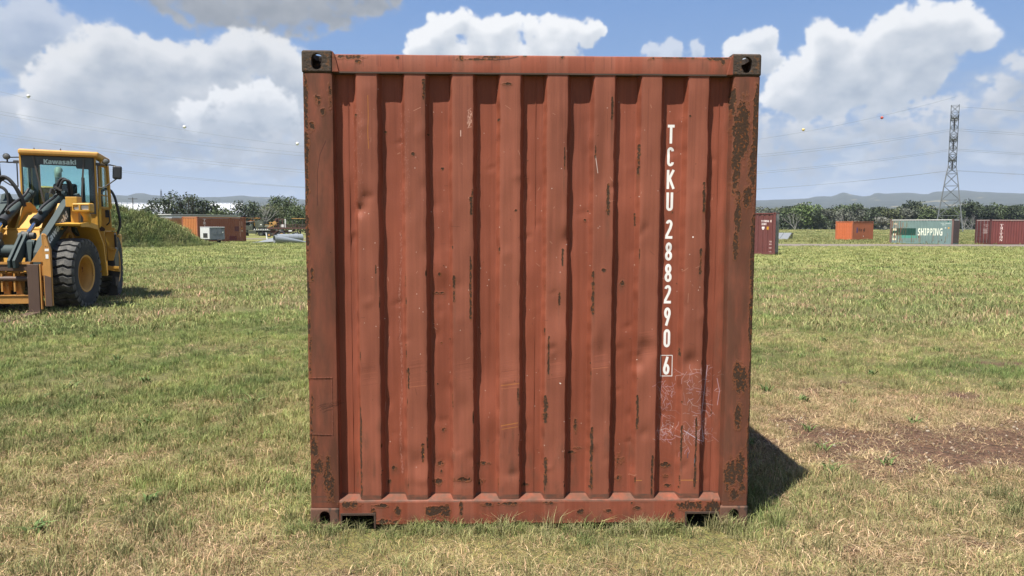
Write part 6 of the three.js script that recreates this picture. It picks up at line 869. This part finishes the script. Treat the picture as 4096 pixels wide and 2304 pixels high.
  // rusty trailer frame with railings, canopy and loose machinery on it
  const rs = weathered([0.085, 0.038, 0.028], [0.05, 0.03, 0.024], 0.15, 341, 0.85), ry = weathered([0.42, 0.23, 0.07], RUST, 0.18, 345, 0.7);
  const rt = thing('rusty_trailer', 'dark rust coloured trailer with railings and a yellow canopy, behind the grey pipes', 'trailer', [-32.67, -0.1, -110.5]);
  mesh('deck_beam', [span(-2.2, 4.2, 1.3, 1.55, 0.9, 1.0), span(-2.2, 4.2, 1.3, 1.55, -1.0, -0.9), span(-2.2, 4.2, 1.42, 1.5, -0.9, 0.9)], rs, rt); for (const y of [2.02, 1.78]) mesh('railing', bar([-1.0, y, 0.98], [4.2, y, 0.98], 0.05), rs, rt); for (let i = 0; i < 12; i++) mesh('railing_post', bar([-0.9 + i * 0.44, 1.55, 0.98], [-0.9 + i * 0.44, 2.02, 0.98], 0.05), rs, rt);
  { const pl = plate([[-1.4, 2.05], [-1.1, 2.05], [-0.7, 2.92], [-0.95, 2.95]], 1.4); pl.translate(0, 0, -0.7); mesh('chute', metric(clean(pl)), rs, rt); }
  for (const x of [-0.75, -0.55, 0.0, 0.42]) mesh('frame_post', bar([x, 1.5, 0.3], [x, 2.82, 0.3], 0.12), rs, rt); mesh('frame_beam', [bar([-0.8, 2.82, 0.3], [0.5, 2.78, 0.3], 0.14)], rs, rt); mesh('white_pipe', rod([0.52, 1.5, 0.6], [0.52, 2.85, 0.6], 0.08, 14), M.white, rt);
  for (const x of [1.65, 3.2]) for (const z of [-0.8, 0.8]) mesh('canopy_post', bar([x, 1.5, z], [x, 2.86, z], 0.07), M.darkSteel, rt); mesh('canopy', span(1.55, 3.4, 2.86, 2.95, -0.95, 0.95, 0.02), ry, rt);
  { const dr = new THREE.CylinderGeometry(0.3, 0.3, 0.5, 22); dr.rotateX(Math.PI / 2); dr.translate(-1.1, 2.2, 0.5); mesh('winch_drum', dr, ry, rt); } mesh('winch_frame', [bar([-2.0, 2.3, 0.5], [-0.6, 2.3, 0.5], 0.1), bar([-1.9, 1.5, 0.5], [-1.8, 2.3, 0.5], 0.12), bar([-2.1, 1.55, 0.8], [-1.3, 1.9, 0.8], 0.14)], ry, rt); mesh('white_tank', [span(-0.15, 0.35, 1.56, 1.95, 0.4, 0.8, 0.04)], M.white, rt);
  const tyreAt = (x, y, r, rim, n) => { const w = new THREE.TorusGeometry(r * 0.74, r * 0.27, 12, 30); w.translate(x, y, 1.05); const k = mesh('wheel', w, M.rubber, rt); const h = new THREE.CylinderGeometry(r * 0.48, r * 0.48, 0.16, 22); h.rotateX(Math.PI / 2); h.translate(x, y, 1.06); mesh('rim', h, rim, k); };
  tyreAt(0.05, 0.46, 0.55, ry); tyreAt(2.42, 0.5, 0.34, std([0.4, 0.42, 0.45], 0.5)); tyreAt(2.15, 0.52, 0.3, std([0.4, 0.42, 0.45], 0.5)); tyreAt(-1.85, 0.4, 0.34, ry);
  mesh('axle_parts', [box(1.6, 0.3, 1.2, [0.9, 1.0, 0.2], [0, 0, 0.1]), box(0.9, 0.5, 1.0, [-1.3, 0.9, 0.3], [0, 0, -0.2]), bar([-1.5, 0.3, 0.9], [-0.3, 1.3, 0.9], 0.12), bar([0.8, 0.4, 0.9], [1.8, 1.3, 0.9], 0.1)], rs, rt); mesh('number_board', [span(1.1, 1.6, 0.95, 1.12, 1.0, 1.03)], M.white, rt);

  // utility pole and far mast
  const up = thing('utility_pole', 'thin wooden utility pole with a crossarm beyond the mound', 'utility pole', [-78.6, -0.2, -158.9]); mesh('pole', rod([0, 0, 0], [0, 7.9, 0], 0.13, 8, 0.09), std([0.06, 0.05, 0.045], 0.9), up); mesh('crossarm', bar([-1.0, 7.6, 0], [1.0, 7.6, 0], 0.12), std([0.06, 0.05, 0.045], 0.9), up);
  const mast = thing('radio_mast', 'tall thin lattice mast far off on the left hills', 'mast', [-406.7, 18, -912.2]); const mb = []; for (const [sx, sz] of [[-1, -1], [1, -1], [1, 1], [-1, 1]]) mb.push(bar([sx * 1.6, 0, sz * 1.6], [sx * 0.4, 26, sz * 0.4], 0.35)); for (let i = 0; i < 9; i++) mb.push(bar([-1.5 + i * 0.12, i * 2.8, 1.5 - i * 0.12], [1.5 - i * 0.12, i * 2.8 + 2.8, 1.5 - i * 0.12], 0.25)); mesh('mast_frame', mb, std([0.12, 0.13, 0.14], 0.8), mast); mesh('mast_tip', bar([0, 25, 0], [0, 28, 0], 0.4), std([0.12, 0.13, 0.14], 0.8), mast);
}
{
  // tilted slab ramp on the right, and a house among the trees
  const r = thing('loading_ramp', 'pale grey tilted ramp on dark legs, right of the dark maroon container', 'ramp', [40, 0, -99.3]);
  const rmM = weathered([0.165, 0.175, 0.185], [0.25, 0.24, 0.23], 0.1, 351, 0.7);
  for (let i = 0; i < 5; i++) { const x0 = -4.9 + i * 1.17; const P = [[x0, 0.06, 0], [x0 + 1.12, 0.06, 0], [x0 + 1.12 + 1.45, 0.95, -2.1], [x0 + 1.45, 0.95, -2.1]]; const g = new THREE.BufferGeometry(), q = []; for (const d of [0, -0.1]) for (const p of P) q.push(p[0], p[1] + d, p[2]); g.setAttribute('position', new THREE.Float32BufferAttribute(q, 3)); g.setIndex([0, 1, 2, 0, 2, 3, 4, 6, 5, 4, 7, 6, 0, 4, 5, 0, 5, 1, 1, 5, 6, 1, 6, 2, 2, 6, 7, 2, 7, 3, 3, 7, 4, 3, 4, 0]); mesh('panel', metric(g), rmM, r); }
  for (const [x, z] of [[2.35, -2.05], [1.75, -1.2], [-3.2, -2.05]]) mesh('leg', bar([x, -0.02, z], [x, z < -2 ? 0.86 : 0.45, z], 0.13), M.black, r); mesh('top_beam', bar([-3.5, 0.82, -2.1], [2.6, 0.82, -2.1], 0.14), M.darkSteel, r);
  const h = thing('house', 'small white roofed house among the trees behind the teal container', 'house', [169.5, 1.5, -295], -0.5); mesh('wall', span(-3.5, 3.5, 0, 3.4, -2.5, 2.5), std([0.45, 0.45, 0.42], 0.8), h); for (const s of [-1, 1]) mesh('roof', box(7.6, 0.15, 3.1, [0, 4.25, s * 1.38], [s * 0.55, 0, 0]), M.white, h); const w = mesh('window', span(-1.2, 0.2, 1.3, 2.4, 2.5, 2.54), M.black, h); mesh('sill', span(-1.3, 0.3, 1.2, 1.3, 2.5, 2.58), M.white, w);
}
// ---------------------------------------------------------------- trees: trunk, limbs and a crown of separate leaf sprays
const BARK = std([0.085, 0.072, 0.06], 0.95), PALEWOOD = std([0.24, 0.23, 0.21], 0.9);
const LEAF = new THREE.MeshStandardMaterial({ vertexColors: true, roughness: 0.75, side: THREE.DoubleSide });
const PAL = { oak: [[0.022, 0.036, 0.014], [0.048, 0.066, 0.024]], mid: [[0.036, 0.058, 0.018], [0.075, 0.100, 0.026]], bright: [[0.055, 0.090, 0.020], [0.105, 0.150, 0.038]], grey: [[0.060, 0.070, 0.050], [0.125, 0.130, 0.092]], silver: [[0.12, 0.122, 0.10], [0.24, 0.235, 0.20]], olive: [[0.054, 0.068, 0.024], [0.120, 0.132, 0.05]] };
function limbs(R, h, w, n, thick, mat) {
  const out = [], tips = [], top = h * 0.45;
  out.push(tube([[0, -0.3, 0], [0.08 * R(), top * 0.5, 0.08 * R()], [0.2 * (R() - 0.5), top, 0.2 * (R() - 0.5)]], thick, 6, 6));
  for (let i = 0; i < n; i++) { const a = (i / n) * 6.283 + R(), y0 = top * (0.35 + 0.65 * R()), l = (0.55 + 0.45 * R()), e = [Math.cos(a) * w * 0.42 * l, h * (0.55 + 0.42 * R()), Math.sin(a) * w * 0.42 * l], m = [e[0] * 0.45, lerp(y0, e[1], 0.4), e[2] * 0.45]; out.push(tube([[0, y0, 0], m, e], thick * 0.4, 8, 5)); tips.push(e); for (let k = 0; k < 2; k++) { const q = [e[0] * 0.6 + (R() - 0.5) * w * 0.3, lerp(m[1], e[1], 0.7) + h * 0.18 * R(), e[2] * 0.6 + (R() - 0.5) * w * 0.3]; out.push(tube([m, [(m[0] + q[0]) / 2, (m[1] + q[1]) / 2 + 0.1, (m[2] + q[2]) / 2], q], thick * 0.22, 5, 4)); tips.push(q); } }
  return [out, tips];
}
function crownGeo(R, h, w, kind, tips, bottom, dens, leaf) {
  const P = [], C = [], pal = PAL[kind], clumps = [];
  const n = Math.round(9 + w * 1.6);
  for (let i = 0; i < n; i++) { const a = R() * 6.283, q = Math.sqrt(R()), y = lerp(bottom, 0.96, Math.pow(R(), 0.8)), prof = Math.sqrt(Math.max(0.08, 1 - ((y - 0.52) / 0.56) ** 2)); clumps.push([Math.cos(a) * q * w * 0.43 * prof, y * h - w * 0.08, Math.sin(a) * q * w * 0.43 * prof, w * (0.13 + 0.13 * R())]); }
  for (const t of tips) clumps.push([t[0], t[1], t[2], w * (0.1 + 0.1 * R())]);
  for (const [cx, cy, cz, r] of clumps) {
    const m = Math.round(dens * r * r * 26), tone = R();
    for (let i = 0; i < m; i++) {
      const a = R() * 6.283, u = R() * 2 - 1, s = Math.sqrt(1 - u * u), d = r * (0.55 + 0.5 * Math.cbrt(R())) * (1 + 0.25 * (R() - 0.5)), x = cx + Math.cos(a) * s * d, y = cy + u * d * 0.82, z = cz + Math.sin(a) * s * d; if (y < 0.05) continue;
      const l = leaf * (0.6 + 0.8 * R()), t1 = new THREE.Vector3(R() - 0.5, R() - 0.5, R() - 0.5).normalize(), t2 = new THREE.Vector3(R() - 0.5, R() - 0.2, R() - 0.5).cross(t1).normalize().multiplyScalar(l * 0.5); t1.multiplyScalar(l);
      P.push(x - t2.x, y - t2.y, z - t2.z, x + t2.x, y + t2.y, z + t2.z, x + t1.x * 0.9, y + t1.y * 0.9, z + t1.z * 0.9, x - t2.x, y - t2.y, z - t2.z, x - t1.x * 0.8, y - t1.y * 0.8, z - t1.z * 0.8, x + t2.x, y + t2.y, z + t2.z);
      const c = mix3(pal[0], pal[1], clamp(0.25 + 0.5 * tone + 0.5 * (R() - 0.4), 0, 1)), k = 0.8 + 0.4 * R(); for (let q = 0; q < 6; q++) C.push(c[0] * k, c[1] * k, c[2] * k);
    }
  }
  const g = new THREE.BufferGeometry(); g.setAttribute('position', new THREE.Float32BufferAttribute(P, 3)); g.setAttribute('color', new THREE.Float32BufferAttribute(C, 3)); g.computeVertexNormals(); return g;
}
function tree(label, x, z, h, w, kind, seed, o = {}) {
  const R = rng(seed), y = groundHeight(x, z), t = thing(o.name ?? 'tree', label, 'tree', [x, y - 0.05, z], 0, o.group);
  const [lg, tips] = limbs(R, h, w, o.limbs ?? 6, o.thick ?? h * 0.028, BARK);
  mesh('trunk', lg, o.pale ? PALEWOOD : BARK, t); mesh('crown', crownGeo(R, h, w, kind, tips, o.bottom ?? 0.22, o.dens ?? 1, o.leaf ?? 0.34), LEAF, t); return t;
}
function deadTree(label, x, z, h, w, seed, group, y) {
  const R = rng(seed), t = thing('dead_tree', label, 'tree', [x, y ?? groundHeight(x, z), z], 0, group), G = [], grow = (p, d, l, r, n) => { const e = p.clone().addScaledVector(d, l), m = p.clone().lerp(e, 0.5).add(new THREE.Vector3((R() - 0.5) * l * 0.2, (R() - 0.5) * l * 0.1, (R() - 0.5) * l * 0.2)); G.push(tube([p.toArray(), m.toArray(), e.toArray()], r, 5, 5)); if (n > 0) for (let k = 0; k < (n > 2 ? 3 : 2); k++) grow(e, d.clone().add(new THREE.Vector3((R() - 0.5) * 1.5, (R() - 0.25) * 0.9, (R() - 0.5) * 1.5)).normalize(), l * (0.6 + 0.25 * R()), r * 0.58, n - 1); };
  for (let k = 0; k < 4; k++) grow(new THREE.Vector3((R() - 0.5) * 0.3, -0.1, 0), new THREE.Vector3((R() - 0.5) * (w / h) * 1.7, 0.9, (R() - 0.5) * 1.2).normalize(), h * 0.36, h * 0.013, 3); mesh('branches', G, PALEWOOD, t); return t;
}
{
  // left group behind the containers
  const L = [
    ['small dark oak, leftmost of the clump above the weedy mound', -51.0, -110, 5.8, 3.6, 'oak'], ['tallest broad dark oak with open crown above the weedy mound', -50.0, -112.5, 6.6, 3.6, 'oak'], ['dark oak beside the tallest one, its right hand neighbour', -48.2, -113.4, 6.5, 3.8, 'oak'], ['dark oak left of the white shed gap', -46.45, -116, 6.1, 4.4, 'oak'], ['low dark bush oak below the small white shed', -43.2, -114, 4.3, 4.2, 'mid'],
    ['dark tree with bare dead branch, left of the bright tall tree', -42.2, -123, 6.0, 4.6, 'oak'], ['tall mid green tree peaking behind the rusty trailer', -43.4, -148, 7.8, 6.4, 'mid'], ['olive green bushy tree in front of the tall mid green one', -42.6, -137, 5.7, 6.4, 'olive'], ['mid green tree against the left edge of the large container', -38.3, -142, 5.9, 4.6, 'mid'], ['dark tree behind the crane truck boom', -41.0, -130, 4.9, 4.6, 'oak'],
    ['low dark tree behind the long pale building, left end', -54.5, -114, 4.0, 4.0, 'oak'], ['low dark tree behind the long pale building, middle', -48.6, -117, 4.2, 4.6, 'oak'], ['low dark tree behind the long pale building, right end', -45, -119, 4.3, 4.4, 'oak'], ['small far bush beyond the hand rail of the loader', -77.8, -149, 6.0, 3.2, 'oak'], ['thin small tree beside the utility pole', -81.0, -170, 6.2, 4.0, 'olive'], ['mid green tree behind the rusty trailer canopy', -36.5, -133, 4.6, 5.0, 'mid'],
  ];
  L.forEach(([lab, x, z, h, w, k], i) => tree(lab, x, z, h, w, k, 700 + i * 13, { bottom: 0.12, dens: h > 5.6 && k === 'oak' ? 2.6 : 3.4, leaf: 0.19, limbs: 6 }));
  deadTree('bare dead branches rising beside the tall mid green tree', -40.6, -127, 6.0, 2.2, 881, null, -0.1);
  // wood along the right of the field: front row
  const px = (X, d) => { const a = Math.atan((1874.6 + 0.2724 * X - 1288) / 1860) + 0.0231; return [EYE[0] + (d / Math.cos(a - 0.0231)) * Math.sin(a), EYE[2] - (d / Math.cos(a - 0.0231)) * Math.cos(a)]; };
  const F = [
    [330, 225, 5.4, 6.0, 'oak', 'dark low tree next to the dark maroon container'], [395, 230, 7.0, 6.5, 'mid', 'mid green tree left of the white dead tree'], [500, 232, 8.4, 8.0, 'bright', 'bright green tall tree behind the white dead tree'], [590, 230, 8.0, 7.0, 'bright', 'bright green tree, second of the bright pair'], [665, 228, 6.0, 6.2, 'oak', 'dark round shrub tree left of the orange container'], [735, 232, 6.6, 6.4, 'grey', 'grey green tree touching the orange container on its left'], [810, 238, 7.0, 7.0, 'olive', 'olive tree behind the left half of the orange container'], [900, 236, 6.8, 7.2, 'grey', 'grey tree above the orange container roof'], [990, 240, 8.4, 7.0, 'oak', 'dark green tree behind the orange container'], [1075, 236, 6.6, 7.0, 'grey', 'grey tree above the right end of the orange container'], [1150, 232, 6.4, 6.0, 'oak', 'dark low tree in the gap right of the orange container'], [1265, 222, 4.2, 5.0, 'silver', 'small silvery shrub tree left of the teal container'], [1215, 245, 8.0, 7.0, 'oak', 'tall dark tree above the gap between orange and teal containers'],
    [1340, 240, 7.2, 7.4, 'olive', 'olive tree above the left end of the teal container'], [1440, 242, 7.6, 8.0, 'grey', 'grey green tree above the dark green patch of the teal container'], [1560, 245, 7.0, 7.6, 'oak', 'dark tree left of the lattice tower legs'], [1680, 240, 6.6, 7.4, 'mid', 'mid green tree just left of the lattice tower legs'], [1790, 245, 7.0, 7.0, 'oak', 'dark tree between the lattice tower legs'], [1905, 242, 7.2, 7.0, 'mid', 'mid green tree right behind the lattice tower'], [2110, 246, 10.2, 10.0, 'oak', 'tallest rounded dark tree right of the lattice tower'], [2215, 244, 8.2, 8.0, 'oak', 'dark tree on the right shoulder of the tallest rounded one'], [2330, 246, 8.6, 8.4, 'mid', 'mid green tree above the door end of the TRITON container'], [2440, 246, 8.8, 8.6, 'oak', 'dark tree above the TRITON lettering'], [2560, 246, 8.6, 8.4, 'mid', 'mid green tree at the far right edge'],
  ];
  F.forEach(([X, d, h, w, k, lab], i) => { const [x, z] = px(X, d); tree(lab, x, z, h * 0.9, w, k, 900 + i * 17, { bottom: 0.08, dens: 1.0, leaf: 0.36 }); });
  // back row, each its own tree; nothing tells them apart
  const kinds = ['oak', 'olive', 'grey', 'mid', 'oak', 'grey', 'olive'], R = rng(31);
  const protos = kinds.map((k, i) => { const t = tree('tree crown in the even back row of the wood across the right side', 0, 0, 8.5, 8.5, k, 1300 + i * 7, { bottom: 0.1, dens: 0.85, leaf: 0.4, group: 'trees in the back row of the wood' }); scene.remove(t); return t; });
  let n = 0; names.tree -= kinds.length;
  for (let X = 150; X < 2700; X += 62) for (const d of [292, 340]) { const [x, z] = px(X + 40 * (R() - 0.5), d + 20 * R()), c = protos[Math.floor(R() * kinds.length)].clone(), s = 0.85 + 0.4 * R(); c.name = numbered('tree'); c.position.set(x, groundHeight(x, z) - 0.1, z); c.rotation.y = R() * 6.28; c.scale.set(s, s * (0.78 + 0.16 * R()), s); scene.add(c); n++; }
  for (const [X, d, h, w, lab] of [[450, 219, 5.6, 4.6, 'white bare dead tree in front of the bright green trees'], [905, 226, 5.2, 6.0, 'pale bare dead tree above the orange container'], [2000, 226, 4.6, 5.0, 'pale bare dead tree between the teal and TRITON containers'], [2075, 228, 4.8, 5.0, 'pale bare dead tree left of the TRITON container doors']]) { const [x, z] = px(X, d); deadTree(lab, x, z, h, w, 1500 + X); }
}
// ---------------------------------------------------------------- lattice tower and its wires
{
  const zn = std([0.13, 0.14, 0.15], 0.55, 0.3), T = thing('lattice_tower', 'tall grey steel lattice tower carrying the power lines on the right', 'power tower', [117, 0.3, -185], -0.56);
  const half = (y) => (y < 15.3 ? lerp(3.15, 1.2, y / 15.3) : y < 17 ? lerp(1.2, 0.88, (y - 15.3) / 1.7) : 0.88), cor = (y, k) => { const h = half(y); return [[-h, y, -h], [h, y, -h], [h, y, h], [-h, y, h]][k % 4]; };
  for (let k = 0; k < 4; k++) mesh('leg', [bar(cor(0, k), cor(15.3, k), 0.22), bar(cor(15.3, k), cor(17, k), 0.2), bar(cor(17, k), cor(32.6, k), 0.17)], zn, T);
  const lv = [0, 4.6, 8.6, 12.2, 15.3, 17, 18.6, 20.2, 21.8, 23.7, 25.3, 27, 29, 30.8, 32.5];
  for (let i = 0; i < lv.length - 1; i++) for (let k = 0; k < 4; k++) { mesh('brace', bar(cor(lv[i], k), cor(lv[i + 1], k + 1), 0.07), zn, T); mesh('brace', bar(cor(lv[i], k + 1), cor(lv[i + 1], k), 0.09), zn, T); mesh('strut', bar(cor(lv[i + 1], k), cor(lv[i + 1], k + 1), 0.075), zn, T); }
  for (const y of [18.6, 23.7, 29]) {
    const A = []; for (const s of [-1, 1]) { for (const x of [-0.9, 0.9]) { A.push(bar([x, y, s * 0.98], [x * 0.25, y + 0.15, s * 3.6], 0.13)); A.push(bar([x, y + 1.3, s * 0.98], [x * 0.25, y + 0.2, s * 3.6], 0.10)); } for (let i = 0; i < 4; i++) A.push(bar([-0.8 + i * 0.18, y + 0.02 * i, s * (1.1 + i * 0.6)], [0.8 - i * 0.18, y + 0.03, s * (1.6 + i * 0.6)], 0.08), bar([-0.8 + i * 0.18, y, s * (1.1 + i * 0.6)], [-0.7 + i * 0.18, y + 1.1 - 0.27 * i, s * (1.5 + i * 0.6)], 0.08), bar([0.8 - i * 0.18, y, s * (1.1 + i * 0.6)], [0.7 - i * 0.18, y + 1.1 - 0.27 * i, s * (1.5 + i * 0.6)], 0.08)); }
    mesh('crossarm', A, zn, T);
    for (const s of [-1, 1]) mesh('insulator', [rod([0, y, s * 3.4], [0, y - 2.3, s * 3.4], 0.13, 8), ...[0, 1, 2, 3, 4, 5, 6].map((i) => rod([0, y - 0.3 - i * 0.3, s * 3.4], [0, y - 0.38 - i * 0.3, s * 3.4], 0.21, 10))], std([0.04, 0.035, 0.035], 0.4), T);
  }
  const wire = std([0.22, 0.23, 0.24], 0.6, 0.3), A = [117, -185], B = [-185, -150];
  const P = (s, c, off) => [lerp(A[0], B[0], s), c[0] * s * s + c[1] * s + c[2], lerp(A[1], B[1], s) + off];
  const LI = [['upper front conductor of the power line', [73.07, -55.51, 27.04], 0, 0.026], ['upper rear conductor of the power line', [73.89, -56.45, 26.62], -0.3, 0.026], ['middle front conductor of the power line', [64.82, -48.77, 21.93], 0, 0.026], ['middle rear conductor of the power line', [65.19, -49.37, 21.58], -0.3, 0.026], ['lower front conductor of the power line', [55.09, -40.64, 16.52], 0, 0.026], ['lower rear conductor of the power line', [52.4, -39.27, 16.41], -0.3, 0.026], ['thin shield wire with pale marker balls above the conductors', [107.36, -85.98, 35.0], 0, 0.024]];
  LI.forEach(([lab, c, off, r], i) => {
    const pts = []; for (let s = 0; s <= 1.0001; s += 0.025) pts.push(P(s, c, off)); const e = c[2], right = [];
    for (let s = 0; s <= 1.0001; s += 0.1) right.push([lerp(117, 420, s), e + (i > 5 ? -2.4 : 0) + 30 * s * (s - 0.95) * (i > 5 ? 0.3 : 0.35), lerp(-185, -242, s) + off]);
    const g = [tube(pts, r, 120, 5), tube(right, r, 40, 5)]; tag(mesh('power_line', g, wire), lab, 'power line', null);
  });
  for (const [lab, s, h, col] of [['white marker ball on the shield wire at far left', 0.7196, 29.22, [0.62, 0.6, 0.55]], ['white marker ball on the shield wire above the loader cab', 0.6155, 23.42, [0.72, 0.71, 0.68]], ['white marker ball on the shield wire beside the large container', 0.536, 20.21, [0.75, 0.74, 0.72]], ['pale yellow marker ball on the shield wire right of the large container', 0.1352, 25.89, [0.62, 0.48, 0.18]], ['red marker ball on the shield wire nearest the lattice tower', 0.0662, 29.28, [0.42, 0.055, 0.025]]]) {
    const g = new THREE.SphereGeometry(0.36, 22, 16), b = thing('marker_ball', lab, 'marker ball', [lerp(A[0], B[0], s), h, lerp(A[1], B[1], s)]); mesh('ball', g, std(col, 0.5), b); mesh('clamp', [rod([-0.45, 0, 0], [-0.34, 0, 0], 0.06, 8), rod([0.34, 0, 0], [0.45, 0, 0], 0.06, 8)], M.darkSteel, b);
  }
}
renderer.render(scene, camera);
